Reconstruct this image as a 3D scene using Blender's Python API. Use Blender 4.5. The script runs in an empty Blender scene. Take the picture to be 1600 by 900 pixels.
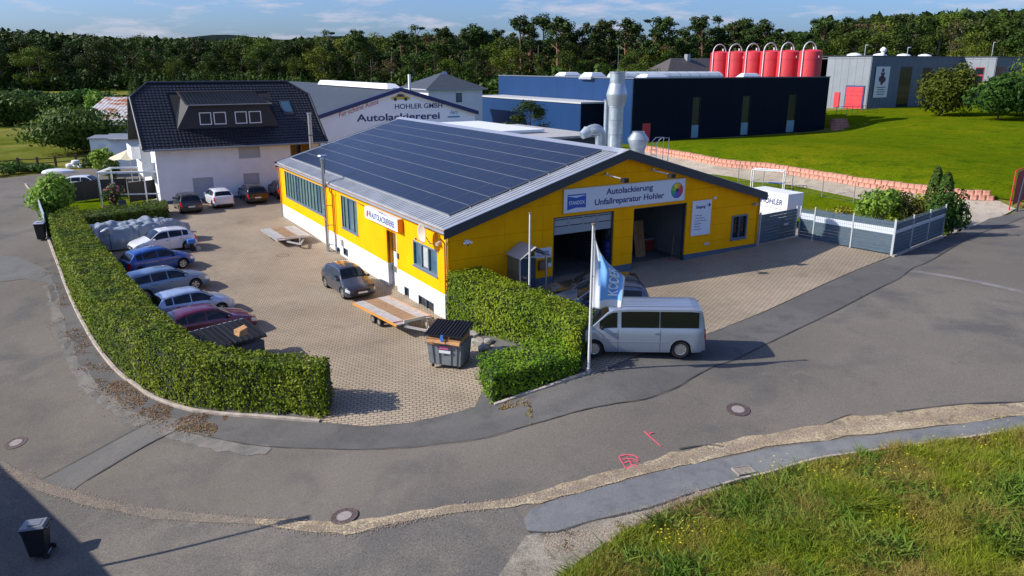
import bpy, bmesh, math, random
import numpy as np
from mathutils import Vector, Matrix
random.seed(7); RNG = np.random.default_rng(7)
SC = bpy.context.scene; COL = SC.collection
R = math.radians

# ---------------------------------------------------------------- camera
FPX, PITCH, ROLL, CAMH = 1197.42, .282759, .0022, 12.0
cam = bpy.data.cameras.new('camera'); camo = bpy.data.objects.new('camera', cam); COL.objects.link(camo)
cam.sensor_width = 36; cam.lens = FPX/1600*36; cam.clip_start = .1; cam.clip_end = 6000
_f = Vector((0, math.cos(PITCH), -math.sin(PITCH))); _r = Vector((1, 0, 0)); _u = Vector((0, math.sin(PITCH), math.cos(PITCH)))
AX = math.cos(ROLL)*_r+math.sin(ROLL)*_u; AU = -math.sin(ROLL)*_r+math.cos(ROLL)*_u; AF = _f
mw = Matrix((AX, AU, -AF)).transposed().to_4x4(); mw.translation = (0, 0, CAMH); camo.matrix_world = mw
SC.camera = camo
# ---------------------------------------------------------------- sky, sun, exposure
SUN_AZ, SUN_EL = 263.0, 33.0
SKY = .108; SUNE = 4.8
w = bpy.data.worlds.new('World'); SC.world = w; w.use_nodes = True
nt = w.node_tree; nt.nodes.clear()
def N(nt, t, **k):
    n = nt.nodes.new(t)
    for a, b in k.items(): setattr(n, a, b)
    return n
out = N(nt, 'ShaderNodeOutputWorld'); bg = N(nt, 'ShaderNodeBackground'); bg.inputs[1].default_value = SKY
sky = N(nt, 'ShaderNodeTexSky'); sky.sky_type = 'NISHITA'; sky.sun_disc = False
sky.sun_elevation = R(SUN_EL); sky.sun_rotation = R(SUN_AZ); sky.altitude = 300; sky.air_density = 1.0; sky.dust_density = 2.2; sky.ozone_density = 1.6
tc = N(nt, 'ShaderNodeTexCoord'); mp = N(nt, 'ShaderNodeMapping'); mp.inputs['Scale'].default_value = (11, 11, 60); mp.inputs['Location'].default_value = (1.3, 2.1, .4)
nz = N(nt, 'ShaderNodeTexNoise'); nz.inputs['Scale'].default_value = 1.0; nz.inputs['Detail'].default_value = 9; nz.inputs['Roughness'].default_value = .62
cr = N(nt, 'ShaderNodeValToRGB'); cr.color_ramp.elements[0].position = .50; cr.color_ramp.elements[1].position = .70
cr.color_ramp.elements[1].color = (.85, .85, .85, 1)
mx = N(nt, 'ShaderNodeMix', data_type='RGBA'); mx.inputs[7].default_value = (4.4, 4.4, 5.2, 1)
tint = N(nt, 'ShaderNodeMix', data_type='RGBA', blend_type='MULTIPLY'); tint.inputs[0].default_value = 1; tint.inputs[7].default_value = (.60, .82, 1.32, 1)
L_ = nt.links.new
L_(tc.outputs['Generated'], mp.inputs[0]); L_(mp.outputs[0], nz.inputs[0]); L_(nz.outputs[0], cr.inputs[0])
L_(sky.outputs[0], tint.inputs[6]); L_(cr.outputs[0], mx.inputs[0]); L_(tint.outputs[2], mx.inputs[6]); L_(mx.outputs[2], bg.inputs[0]); L_(bg.outputs[0], out.inputs[0])
sl = bpy.data.lights.new('sun', 'SUN'); sl.energy = SUNE; sl.angle = R(.5); sl.color = (1, .93, .82)
so = bpy.data.objects.new('sun', sl); COL.objects.link(so)
SDIR = Vector((math.sin(R(SUN_AZ))*math.cos(R(SUN_EL)), math.cos(R(SUN_AZ))*math.cos(R(SUN_EL)), math.sin(R(SUN_EL))))
so.rotation_euler = (-SDIR).to_track_quat('-Z', 'Y').to_euler(); so.location = (-30, -10, 40)
SC.view_settings.view_transform = 'Standard'; SC.view_settings.look = 'None'; SC.view_settings.exposure = 0.43; SC.view_settings.gamma = 1

# ---------------------------------------------------------------- surveying helpers (photo pixel -> place on a height)
def G(x, y, z=0.):
    d = AX*((x-800)/FPX)-AU*((y-450)/FPX)+AF; t = (z-CAMH)/d.z
    return Vector((0, 0, CAMH))+d*t
c0 = G(702, 508, 0); AZB = -.540568
LV = Vector((math.sin(AZB), math.cos(AZB), 0)); WV = Vector((math.cos(AZB), -math.sin(AZB), 0)); ROT = -AZB
def S(w, l, z=0.): return c0+WV*w+LV*l+Vector((0, 0, z))
def WL(p): return ((p-c0).dot(WV), (p-c0).dot(LV))
def onl(x, y, l):
    d = AX*((x-800)/FPX)-AU*((y-450)/FPX)+AF; o = Vector((0, 0, CAMH)); t = (c0+LV*l-o).dot(LV)/d.dot(LV); p = o+d*t; return (p-c0).dot(WV), p.z
def onw(x, y, w):
    d = AX*((x-800)/FPX)-AU*((y-450)/FPX)+AF; o = Vector((0, 0, CAMH)); t = (c0+WV*w-o).dot(WV)/d.dot(WV); p = o+d*t; return (p-c0).dot(LV), p.z
# ---------------------------------------------------------------- terrain height field from survey points
TP = [(702,508,0),(620,466,0),(560,430,0),(442,340,.35),(400,420,0),(300,350,.35),(262,320,.5),(140,345,.4),(190,440,-.05),(330,540,-.3),(500,600,-.25),(650,600,-.05),(720,560,.05),
(500,660,-.55),(640,665,-.4),(742,637,-.15),(240,640,-.95),(290,655,-.95),(150,575,-.75),(100,450,-.3),(60,377,.35),(24,693,-1.9),(62,872,-2.05),(250,870,-1.5),(538,808,-.45),(538,740,-.5),(360,760,-1.1),(750,730,-.1),
(800,640,.15),(919,590,.9),(1060,563,1.1),(1152,640,.65),(1180,386,1.4),(1068,407,1.28),(986,424,1.2),(862,440,1.25),(1391,400,1.4),(1270,376,1.4),(1300,480,1.3),(1480,372,1.5),(1550,322,1.6),
(1160,738,.15),(850,830,-.25),(980,890,-.1),(1200,860,.55),(1450,850,.9),(1590,700,.9),(1590,450,1.6),(1400,600,1.0),(1590,560,1.3),
(30,300,.2),(0,250,.2),(160,262,.4),(0,180,.5),(200,150,1),(880,450,1.22),(960,470,1.2),(1020,500,1.15),(830,520,.9),(840,560,.7)]
TW = [(G(x, y, z).x, G(x, y, z).y, z) for x, y, z in TP]
def sp(w, l, z): p = S(w, l); TW.append((p.x, p.y, z))
for w_ in (0, 10, 20): sp(w_, 15, .9 if w_ else .1); sp(w_, 30, 1.0 if w_ else .35)
sp(1.5, -.6, .9); sp(3, -2, 1.15); sp(-.8, -1, .05); sp(2.2, -5, 1.1)
for w_, l_, z_ in ((55,53,1.5),(75,53,1.6),(93,52,1.7),(57,90,1.5),(40,60,1.3),(20,50,1.0),(20,80,1.0),(119,62,4.2),(137,58,4.3),(150,40,4.8),(106,56,3.2),(100,40,3.4),(97,50,2.0),(130,10,4.2),(100,0,3.6),(85,30,2.9),(80,14,2.6)): sp(w_, l_, z_)
WALLPTS = [G(x, y, 1.6) for x, y in ((1000,239),(1050,248),(1120,262),(1200,271),(1270,283),(1340,295),(1400,303),(1440,308),(1500,315),(1560,319))]
for i, p in enumerate(WALLPTS):
    d = (WALLPTS[min(i+1, 9)]-WALLPTS[max(i-1, 0)]).normalized(); n = Vector((-d.y, d.x, 0))
    TW.append((p.x-n.x*.8, p.y-n.y*.8, 1.58)); TW.append((p.x+n.x*1.2, p.y+n.y*1.2, 2.3))
TW += [(-200,100,0),(-200,300,1),(-60,300,1),(60,300,4),(180,300,9),(220,150,8),(150,60,4),(-100,0,-2.5),(-100,60,0),(0,-40,-1.5),(60,-10,1.2),(30,5,1),(-30,5,-2.6),(60,30,1.8)]
TW = np.array(TW)
def _k(a, b): return np.sqrt(((a[:, None, :]-b[None, :, :])**2).sum(-1)+6.25)
_n = len(TW); _A = np.zeros((_n+3, _n+3)); _A[:_n, :_n] = _k(TW[:, :2], TW[:, :2])-np.eye(_n)*.25
_A[:_n, _n] = 1; _A[:_n, _n+1:] = TW[:, :2]; _A[_n, :_n] = 1; _A[_n+1:, :_n] = TW[:, :2].T
_c = np.linalg.solve(_A, np.concatenate([TW[:, 2], np.zeros(3)]))
def TN(X, Y):
    X = np.asarray(X, float).ravel(); Y = np.asarray(Y, float).ravel()
    Xc = np.clip(X, -210, 230); Yc = np.clip(Y, -45, 310); o = np.zeros(len(X))
    for i in range(0, len(X), 20000):
        q = np.stack([Xc[i:i+20000], Yc[i:i+20000]], 1)
        o[i:i+20000] = _k(q, TW[:, :2])@_c[:_n]+_c[_n]+q@_c[_n+1:]
    return o
def T(x, y): return float(TN([x], [y])[0])
def gp(px, py):
    z = 0.
    for i in range(14):
        p = G(px, py, z); z += (T(p.x, p.y)-z)*.8
    return Vector((p.x, p.y, T(p.x, p.y)))

# ---------------------------------------------------------------- materials
MATS = {}
def mat(name, col, rough=.6, metal=0., var=0., scale=3., bump=0., bscale=40., col2=None, spec=.5, coat=0., trans=0.):
    if name in MATS: return MATS[name]
    m = bpy.data.materials.new(name); m.use_nodes = True; t = m.node_tree; b = t.nodes['Principled BSDF']
    b.inputs['Roughness'].default_value = rough; b.inputs['Metallic'].default_value = metal; b.inputs['Specular IOR Level'].default_value = spec
    b.inputs['Coat Weight'].default_value = coat; b.inputs['Coat Roughness'].default_value = .05
    b.inputs['Base Color'].default_value = (*col, 1)
    tcn = N(t, 'ShaderNodeTexCoord')
    if var > 0 or col2:
        n = N(t, 'ShaderNodeTexNoise'); n.inputs['Scale'].default_value = scale; n.inputs['Detail'].default_value = 6; n.inputs['Roughness'].default_value = .6
        t.links.new(tcn.outputs['Object'], n.inputs[0])
        r = N(t, 'ShaderNodeMapRange'); r.inputs[1].default_value = .35; r.inputs[2].default_value = .65
        t.links.new(n.outputs[0], r.inputs[0])
        x = N(t, 'ShaderNodeMix', data_type='RGBA')
        a = tuple(c*(1-var) for c in col); c2 = col2 or tuple(min(1, c*(1+var)) for c in col)
        x.inputs[6].default_value = (*(col if col2 else a), 1); x.inputs[7].default_value = (*c2, 1)
        t.links.new(r.outputs[0], x.inputs[0]); t.links.new(x.outputs[2], b.inputs['Base Color'])
    if bump > 0:
        n2 = N(t, 'ShaderNodeTexNoise'); n2.inputs['Scale'].default_value = bscale; n2.inputs['Detail'].default_value = 4
        t.links.new(tcn.outputs['Object'], n2.inputs[0])
        bp = N(t, 'ShaderNodeBump'); bp.inputs['Strength'].default_value = bump; bp.inputs['Distance'].default_value = .02
        t.links.new(n2.outputs[0], bp.inputs['Height']); t.links.new(bp.outputs[0], b.inputs['Normal'])
    MATS[name] = m; return m
def leafmat(name, a, b_, trans=.25, big=None, bscale=.12):
    if name in MATS: return MATS[name]
    m = bpy.data.materials.new(name); m.use_nodes = True; t = m.node_tree; t.nodes.clear()
    o = N(t, 'ShaderNodeOutputMaterial'); g = N(t, 'ShaderNodeNewGeometry'); x = N(t, 'ShaderNodeMix', data_type='RGBA')
    x.inputs[6].default_value = (*a, 1); x.inputs[7].default_value = (*b_, 1); t.links.new(g.outputs['Random Per Island'], x.inputs[0]); c = x.outputs[2]
    if big:
        n = N(t, 'ShaderNodeTexNoise'); n.inputs['Scale'].default_value = bscale; n.inputs['Detail'].default_value = 4; t.links.new(g.outputs['Position'], n.inputs[0])
        r = N(t, 'ShaderNodeMapRange'); r.inputs[1].default_value = .4; r.inputs[2].default_value = .62; t.links.new(n.outputs[0], r.inputs[0])
        y = N(t, 'ShaderNodeMix', data_type='RGBA'); y.inputs[7].default_value = (*big, 1); t.links.new(r.outputs[0], y.inputs[0]); t.links.new(c, y.inputs[6]); c = y.outputs[2]
    oi = N(t, 'ShaderNodeObjectInfo'); hs = N(t, 'ShaderNodeHueSaturation'); mr = N(t, 'ShaderNodeMapRange'); mr.inputs[3].default_value = .7; mr.inputs[4].default_value = 1.35
    t.links.new(oi.outputs['Random'], mr.inputs[0]); t.links.new(mr.outputs[0], hs.inputs['Value']); t.links.new(c, hs.inputs['Color'])
    mh = N(t, 'ShaderNodeMapRange'); mh.inputs[3].default_value = .475; mh.inputs[4].default_value = .515
    mm = N(t, 'ShaderNodeMath', operation='FRACT'); m7 = N(t, 'ShaderNodeMath', operation='MULTIPLY'); m7.inputs[1].default_value = 7.31
    t.links.new(oi.outputs['Random'], m7.inputs[0]); t.links.new(m7.outputs[0], mm.inputs[0]); t.links.new(mm.outputs[0], mh.inputs[0]); t.links.new(mh.outputs[0], hs.inputs['Hue']); c = hs.outputs[0]
    d = N(t, 'ShaderNodeBsdfPrincipled'); d.inputs['Roughness'].default_value = .55; d.inputs['Specular IOR Level'].default_value = .12; t.links.new(c, d.inputs['Base Color'])
    tr = N(t, 'ShaderNodeBsdfTranslucent'); t.links.new(c, tr.inputs[0]); ms = N(t, 'ShaderNodeMixShader'); ms.inputs[0].default_value = trans
    t.links.new(d.outputs[0], ms.inputs[1]); t.links.new(tr.outputs[0], ms.inputs[2]); t.links.new(ms.outputs[0], o.inputs[0])
    MATS[name] = m; return m
def groundmat(name, cols, scales, bump=.3, bscale=60, rough=.9, fine=.25, fscale=30, spec=.12):
    """cols: base plus list of (colour, noise scale, low, high)."""
    if name in MATS: return MATS[name]
    m = bpy.data.materials.new(name); m.use_nodes = True; t = m.node_tree; b = t.nodes['Principled BSDF']; b.inputs['Roughness'].default_value = rough; b.inputs['Specular IOR Level'].default_value = spec
    g = N(t, 'ShaderNodeNewGeometry'); col = N(t, 'ShaderNodeRGB'); col.outputs[0].default_value = (*cols, 1); c = col.outputs[0]
    for i, (cc, s, lo, hi) in enumerate(scales):
        mpn = N(t, 'ShaderNodeMapping'); mpn.inputs['Location'].default_value = (13.7*i, 5.1*i, 0); t.links.new(g.outputs['Position'], mpn.inputs[0])
        n = N(t, 'ShaderNodeTexNoise'); n.inputs['Scale'].default_value = s; n.inputs['Detail'].default_value = 6; n.inputs['Roughness'].default_value = .62; n.inputs['Distortion'].default_value = .4
        t.links.new(mpn.outputs[0], n.inputs[0]); r = N(t, 'ShaderNodeMapRange'); r.inputs[1].default_value = lo; r.inputs[2].default_value = hi; t.links.new(n.outputs[0], r.inputs[0])
        x = N(t, 'ShaderNodeMix', data_type='RGBA'); x.inputs[7].default_value = (*cc, 1); t.links.new(r.outputs[0], x.inputs[0]); t.links.new(c, x.inputs[6]); c = x.outputs[2]
    n = N(t, 'ShaderNodeTexNoise'); n.inputs['Scale'].default_value = fscale; n.inputs['Detail'].default_value = 5; n.inputs['Roughness'].default_value = .8; t.links.new(g.outputs['Position'], n.inputs[0])
    r = N(t, 'ShaderNodeMapRange'); r.inputs[1].default_value = .3; r.inputs[2].default_value = .7; r.inputs[3].default_value = 1-fine; r.inputs[4].default_value = 1+fine; t.links.new(n.outputs[0], r.inputs[0])
    hs = N(t, 'ShaderNodeHueSaturation'); t.links.new(r.outputs[0], hs.inputs['Value']); t.links.new(c, hs.inputs['Color']); t.links.new(hs.outputs[0], b.inputs['Base Color'])
    n2 = N(t, 'ShaderNodeTexNoise'); n2.inputs['Scale'].default_value = bscale; n2.inputs['Detail'].default_value = 3; t.links.new(g.outputs['Position'], n2.inputs[0])
    bp = N(t, 'ShaderNodeBump'); bp.inputs['Strength'].default_value = bump; bp.inputs['Distance'].default_value = .02; t.links.new(n2.outputs[0], bp.inputs['Height']); t.links.new(bp.outputs[0], b.inputs['Normal'])
    MATS[name] = m; return m
def pavermat(name, c1, c2, mortar):
    m = bpy.data.materials.new(name); m.use_nodes = True; t = m.node_tree; b = t.nodes['Principled BSDF']; b.inputs['Roughness'].default_value = .9; b.inputs['Specular IOR Level'].default_value = .2
    g = N(t, 'ShaderNodeNewGeometry'); mpn = N(t, 'ShaderNodeMapping'); mpn.inputs['Rotation'].default_value = (0, 0, R(-8)); t.links.new(g.outputs['Position'], mpn.inputs[0])
    br = N(t, 'ShaderNodeTexBrick'); br.inputs['Scale'].default_value = 1; br.inputs['Brick Width'].default_value = .26; br.inputs['Row Height'].default_value = .16; br.inputs['Mortar Size'].default_value = .018; br.inputs['Mortar Smooth'].default_value = .3
    br.inputs['Color1'].default_value = (*c1, 1); br.inputs['Color2'].default_value = (*c2, 1); br.inputs['Mortar'].default_value = (*mortar, 1); t.links.new(mpn.outputs[0], br.inputs[0])
    n = N(t, 'ShaderNodeTexNoise'); n.inputs['Scale'].default_value = .22; n.inputs['Detail'].default_value = 7; n.inputs['Roughness'].default_value = .65; t.links.new(g.outputs['Position'], n.inputs[0])
    r = N(t, 'ShaderNodeMapRange'); r.inputs[1].default_value = .3; r.inputs[2].default_value = .7; r.inputs[3].default_value = .8; r.inputs[4].default_value = 1.2; t.links.new(n.outputs[0], r.inputs[0])
    hs = N(t, 'ShaderNodeHueSaturation'); t.links.new(r.outputs[0], hs.inputs['Value']); t.links.new(br.outputs[0], hs.inputs['Color'])
    n3 = N(t, 'ShaderNodeTexNoise'); n3.inputs['Scale'].default_value = .5; n3.inputs['Detail'].default_value = 8; t.links.new(g.outputs['Position'], n3.inputs[0])
    r3 = N(t, 'ShaderNodeMapRange'); r3.inputs[1].default_value = .62; r3.inputs[2].default_value = .72; r3.inputs[4].default_value = .45; t.links.new(n3.outputs[0], r3.inputs[0])
    x = N(t, 'ShaderNodeMix', data_type='RGBA'); x.inputs[7].default_value = (.16, .13, .09, 1); t.links.new(r3.outputs[0], x.inputs[0]); t.links.new(hs.outputs[0], x.inputs[6]); t.links.new(x.outputs[2], b.inputs['Base Color'])
    bp = N(t, 'ShaderNodeBump'); bp.inputs['Strength'].default_value = .6; bp.inputs['Distance'].default_value = .01; bp.invert = True; t.links.new(br.outputs['Fac'], bp.inputs['Height']); t.links.new(bp.outputs[0], b.inputs['Normal'])
    MATS[name] = m; return m

# ---------------------------------------------------------------- object helpers
def tag(o, label=None, cat=None, group=None, kind=None):
    if label: o['label'] = label
    if cat: o['category'] = cat
    if group: o['group'] = group
    if kind: o['kind'] = kind
    return o
def thing(name, label, cat, loc=(0, 0, 0), rot=0., group=None):
    o = bpy.data.objects.new(name, None); COL.objects.link(o); o.location = loc; o.rotation_euler = (0, 0, rot); o.empty_display_size = .3
    return tag(o, label, cat, group)
def link(name, me, parent=None):
    o = bpy.data.objects.new(name, me); COL.objects.link(o)
    if parent: o.parent = parent
    return o
def copy_tree(o, parent=None):
    c = o.copy(); COL.objects.link(c)
    if parent: c.parent = parent
    for ch in list(o.children): copy_tree(ch, c)
    return c
class MB:
    def __init__(s): s.v = []; s.f = []; s.m = []
    def add(s, vs, fs, m=0):
        b = len(s.v); s.v += [tuple(v) for v in vs]; s.f += [tuple(b+i for i in f) for f in fs]; s.m += [m]*len(fs); return s
    def box(s, x0, x1, y0, y1, z0, z1, m=0):
        return s.add([(x0,y0,z0),(x1,y0,z0),(x1,y1,z0),(x0,y1,z0),(x0,y0,z1),(x1,y0,z1),(x1,y1,z1),(x0,y1,z1)], [(0,3,2,1),(4,5,6,7),(0,1,5,4),(1,2,6,5),(2,3,7,6),(3,0,4,7)], m)
    def hexa(s, bot, top, m=0):
        n = len(bot); return s.add(list(bot)+list(top), [tuple(range(n-1, -1, -1)), tuple(range(n, 2*n))]+[(i, (i+1) % n, n+(i+1) % n, n+i) for i in range(n)], m)
    def cyl(s, a, b, r, r2=None, n=12, m=0, cap=True):
        a = Vector(a); b = Vector(b); r2 = r if r2 is None else r2; d = (b-a).normalized(); u = d.orthogonal().normalized(); v = d.cross(u)
        vs = []
        for p, q in ((a, r), (b, r2)):
            for i in range(n):
                t = 2*math.pi*i/n; vs.append(p+u*math.cos(t)*q+v*math.sin(t)*q)
        fs = [(i, (i+1) % n, n+(i+1) % n, n+i) for i in range(n)]
        if cap: fs += [tuple(range(n-1, -1, -1)), tuple(range(n, 2*n))]
        return s.add(vs, fs, m)
    def tube(s, pts, r, n=8, m=0):
        pts = [Vector(p) for p in pts]; rs = r if isinstance(r, (list, tuple)) else [r]*len(pts); vs = []; u = None
        for i, p in enumerate(pts):
            d = (pts[min(i+1, len(pts)-1)]-pts[max(i-1, 0)]).normalized()
            u = (d.orthogonal() if u is None else (u-d*u.dot(d))).normalized(); v = d.cross(u)
            for k in range(n): t = 2*math.pi*k/n; vs.append(p+(u*math.cos(t)+v*math.sin(t))*rs[i])
        fs = [(i*n+k, i*n+(k+1) % n, (i+1)*n+(k+1) % n, (i+1)*n+k) for i in range(len(pts)-1) for k in range(n)]
        fs += [tuple(range(n-1, -1, -1)), tuple((len(pts)-1)*n+k for k in range(n))]
        return s.add(vs, fs, m)
    def lathe(s, prof, c=(0, 0, 0), n=20, m=0):
        vs = [(c[0]+r*math.cos(2*math.pi*k/n), c[1]+r*math.sin(2*math.pi*k/n), c[2]+z) for r, z in prof for k in range(n)]
        fs = [(i*n+k, i*n+(k+1) % n, (i+1)*n+(k+1) % n, (i+1)*n+k) for i in range(len(prof)-1) for k in range(n)]
        fs += [tuple(range(n-1, -1, -1)), tuple((len(prof)-1)*n+k for k in range(n))]
        return s.add(vs, fs, m)
    def build(s, name, mats, parent=None, smooth=False, bevel=0., label=None, sharp=35):
        me = bpy.data.meshes.new(name); me.from_pydata(s.v, [], s.f); 
        for mm in (mats if isinstance(mats, (list, tuple)) else [mats]): me.materials.append(mm)
        if len(me.materials) > 1: me.polygons.foreach_set('material_index', s.m)
        me.validate(); me.update()
        bm = bmesh.new(); bm.from_mesh(me); bmesh.ops.recalc_face_normals(bm, faces=bm.faces); bm.to_mesh(me); bm.free()
        if smooth:
            me.polygons.foreach_set('use_smooth', [True]*len(me.polygons)); me.set_sharp_from_angle(angle=R(sharp))
        o = link(name, me, parent)
        if bevel:
            md = o.modifiers.new('bevel', 'BEVEL'); md.width = bevel; md.segments = 2; md.limit_method = 'ANGLE'
        if label: o['label'] = label
        return o
def fastmesh(name, V, F, m, parent=None, smooth=False):
    """V (n,3) array, F (k,4) or (k,3) array."""
    me = bpy.data.meshes.new(name); V = np.asarray(V, np.float32); F = np.asarray(F, np.int32); k = F.shape[1]
    me.vertices.add(len(V)); me.vertices.foreach_set('co', V.ravel()); me.loops.add(F.size); me.loops.foreach_set('vertex_index', F.ravel())
    me.polygons.add(len(F)); me.polygons.foreach_set('loop_start', np.arange(0, F.size, k)); me.polygons.foreach_set('loop_total', np.full(len(F), k))
    if smooth: me.polygons.foreach_set('use_smooth', np.ones(len(F), bool))
    me.update(calc_edges=True); me.materials.append(m); return me
def leaves(P, Nn, size, flat=.5, asp=.55):
    """leaf quads at points P, facing roughly Nn."""
    n = len(P); r = RNG.normal(size=(n, 3)); Nn = Nn+r*flat; Nn /= np.linalg.norm(Nn, axis=1)[:, None]+1e-9
    a = np.cross(Nn, RNG.normal(size=(n, 3))); a /= np.linalg.norm(a, axis=1)[:, None]+1e-9; b = np.cross(Nn, a)
    s = (size*RNG.uniform(.45, 1.5, n))[:, None]
    V = np.stack([P-a*s, P-b*s*asp+Nn*s*.15, P+a*s, P+b*s*asp+Nn*s*.15], 1).reshape(-1, 3)
    return V, np.arange(4*n).reshape(-1, 4)
def text(name, s, m, parent, origin, xa, ya, w=None, h=None, align='CENTER', bold=.0, depth=.004, shear=0.):
    cu = bpy.data.curves.new(name, 'FONT'); cu.body = s; cu.size = 1; cu.extrude = depth; cu.offset = bold; cu.shear = shear; cu.align_x = align; cu.align_y = 'CENTER'; cu.resolution_u = 4
    o = bpy.data.objects.new('tmp', cu); COL.objects.link(o); dg = bpy.context.evaluated_depsgraph_get(); me = bpy.data.meshes.new_from_object(o.evaluated_get(dg))
    bpy.data.objects.remove(o); xs = [v.co.x for v in me.vertices]; ys = [v.co.y for v in me.vertices]
    sx = w/(max(xs)-min(xs)) if w else 1; sy = h/(max(ys)-min(ys)) if h else sx
    if not w: sx = sy
    cx = (max(xs)+min(xs))/2 if align == 'CENTER' else min(xs); cy = (max(ys)+min(ys))/2
    xa = Vector(xa).normalized(); ya = Vector(ya).normalized(); za = xa.cross(ya); o0 = Vector(origin)
    for v in me.vertices: v.co = o0+xa*((v.co.x-cx)*sx)+ya*((v.co.y-cy)*sy)+za*v.co.z
    me.materials.clear(); me.materials.append(m); me.name = name; return link(name, me, parent)
def polymesh(pts, z0=None):
    bm = bmesh.new(); vs = [bm.verts.new((p[0], p[1], 0)) for p in pts]; f = bm.faces.new(vs); bmesh.ops.triangulate(bm, faces=[f]); return bm
def sheet(name, pts, dz, m, step=1.0, label=None, pix=True, parent=None):
    if pix: pts = [gp(*p) for p in pts]
    bm = polymesh(pts); xs = [p[0] for p in pts]; ys = [p[1] for p in pts]
    for ax, lo, hi in ((0, min(xs), max(xs)), (1, min(ys), max(ys))):
        k = math.ceil(lo/step)
        while k*step < hi:
            co = [0, 0, 0]; no = [0, 0, 0]; co[ax] = k*step; no[ax] = 1
            bmesh.ops.bisect_plane(bm, geom=bm.verts[:]+bm.edges[:]+bm.faces[:], plane_co=co, plane_no=no, dist=1e-5); k += 1
    z = TN([v.co.x for v in bm.verts], [v.co.y for v in bm.verts])
    for v, q in zip(bm.verts, z): v.co.z = q+dz
    for f in bm.faces:
        f.normal_update()
        if f.normal.z < 0: f.normal_flip()
    me = bpy.data.meshes.new(name); bm.to_mesh(me); bm.free(); me.materials.append(m); me.polygons.foreach_set('use_smooth', [True]*len(me.polygons))
    o = link(name, me, parent); o['kind'] = 'structure'
    return o
def smoothline(pts, n=6):
    """Catmull-Rom through points."""
    P = [Vector(p) for p in pts]; o = []
    for i in range(len(P)-1):
        a, b, c, d = P[max(i-1, 0)], P[i], P[i+1], P[min(i+2, len(P)-1)]
        for k in range(n):
            t = k/n; o.append(.5*((2*b)+(c-a)*t+(2*a-5*b+4*c-d)*t*t+(3*b-a-3*c+d)*t**3))
    o.append(P[-1]); return o
def ribbon(name, pts, width, dz, m, jit=0., pix=True, kind='structure', parent=None, h=0., n=5):
    """strip along a line on the ground; h>0 gives a raised kerb."""
    P = smoothline([gp(*p) if pix else p for p in pts], n); mb = MB(); ring = []
    for i, p in enumerate(P):
        d = (P[min(i+1, len(P)-1)]-P[max(i-1, 0)]); d.z = 0; d.normalize(); q = Vector((-d.y, d.x, 0)); wd = width*.5*(1+random.uniform(-jit, jit))
        wd2 = width*.5*(1+random.uniform(-jit, jit)); z = T(p.x, p.y)
        ring.append((p+q*wd, p-q*wd2, z))
    vs = []
    for a, b, z in ring:
        za = T(a.x, a.y)+dz; zb = T(b.x, b.y)+dz
        if h > 0: zt = max(za, zb)+h; vs += [(a.x, a.y, za-.1), (a.x, a.y, zt-.015), (a.x*.85+b.x*.15, a.y*.85+b.y*.15, zt), (b.x*.85+a.x*.15, b.y*.85+a.y*.15, zt), (b.x, b.y, zt-.015), (b.x, b.y, zb-.1)]
        else: vs += [(a.x, a.y, za), ((a.x+b.x)/2, (a.y+b.y)/2, z+dz), (b.x, b.y, zb)]
    k = 6 if h > 0 else 3
    fs = [(i*k+j, i*k+j+1, (i+1)*k+j+1, (i+1)*k+j) for i in range(len(P)-1) for j in range(k-1)]
    if h > 0: fs += [tuple(range(k-1, -1, -1)), tuple((len(P)-1)*k+j for j in range(k))]
    mb.add(vs, fs); o = mb.build(name, m, parent)
    if kind: o['kind'] = kind
    return o
# ================================================================ THE GROUND
M_white = mat('white_plaster', (.78, .78, .77), .85, var=.05, scale=.8, bump=.15, bscale=120)
M_field = groundmat('meadow', (.075, .10, .010), [((.20, .18, .045), .035, .44, .58), ((.13, .15, .03), .15, .5, .65), ((.05, .09, .015), .5, .55, .75)], fscale=3, fine=.35, spec=0, bump=.6, bscale=5)
M_lawn = groundmat('lawn', (.082, .120, .003), [((.125, .140, .004), .09, .48, .64), ((.052, .088, .003), .45, .50, .66), ((.19, .17, .008), 1.1, .62, .74), ((.045, .075, .003), 2.2, .56, .7)], fscale=5, fine=.5, spec=0, bump=1.0, bscale=7)
M_asph = groundmat('asphalt', (.138, .123, .104), [((.165, .147, .124), .09, .42, .62), ((.105, .099, .092), .3, .5, .68), ((.165, .15, .13), 1.2, .6, .75)], fscale=22, fine=.38, bump=.5, bscale=70)
M_asphd = groundmat('asphalt_dark', (.104, .101, .096), [((.128, .122, .114), .25, .45, .6), ((.085, .083, .08), .9, .5, .7)], fscale=22, fine=.32, bump=.5, bscale=70)
M_asphl = groundmat('asphalt_blue', (.150, .155, .158), [((.178, .18, .178), .5, .45, .6), ((.12, .125, .13), 1.5, .5, .7)], fscale=25, fine=.28, bump=.4, bscale=70)
M_asphold = groundmat('asphalt_old', (.122, .113, .102), [((.155, .14, .12), .35, .42, .6), ((.165, .15, .125), 1.1, .55, .68)], fscale=18, fine=.5, bump=.8, bscale=45)
M_gravel = groundmat('gravel', (.30, .235, .15), [((.40, .33, .22), .8, .45, .6), ((.17, .14, .10), 2.5, .52, .66)], fscale=14, fine=.6, bump=1, bscale=25)
M_dirt = groundmat('dirt', (.20, .175, .14), [((.28, .25, .20), .8, .45, .6), ((.12, .11, .08), 2.5, .52, .66)], fscale=14, fine=.5, bump=1, bscale=25)
M_path = groundmat('pale_gravel', (.33, .28, .22), [((.40, .35, .28), .3, .42, .6), ((.24, .21, .16), 1.4, .5, .7)], fscale=12, fine=.25, bump=.6, bscale=25)
M_pave = pavermat('yard_pavers', (.355, .292, .21), (.315, .255, .185), (.115, .092, .066))
M_kerb = mat('kerb_concrete', (.36, .31, .26), .9, var=.25, scale=2.5, bump=.4, bscale=30)
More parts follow.
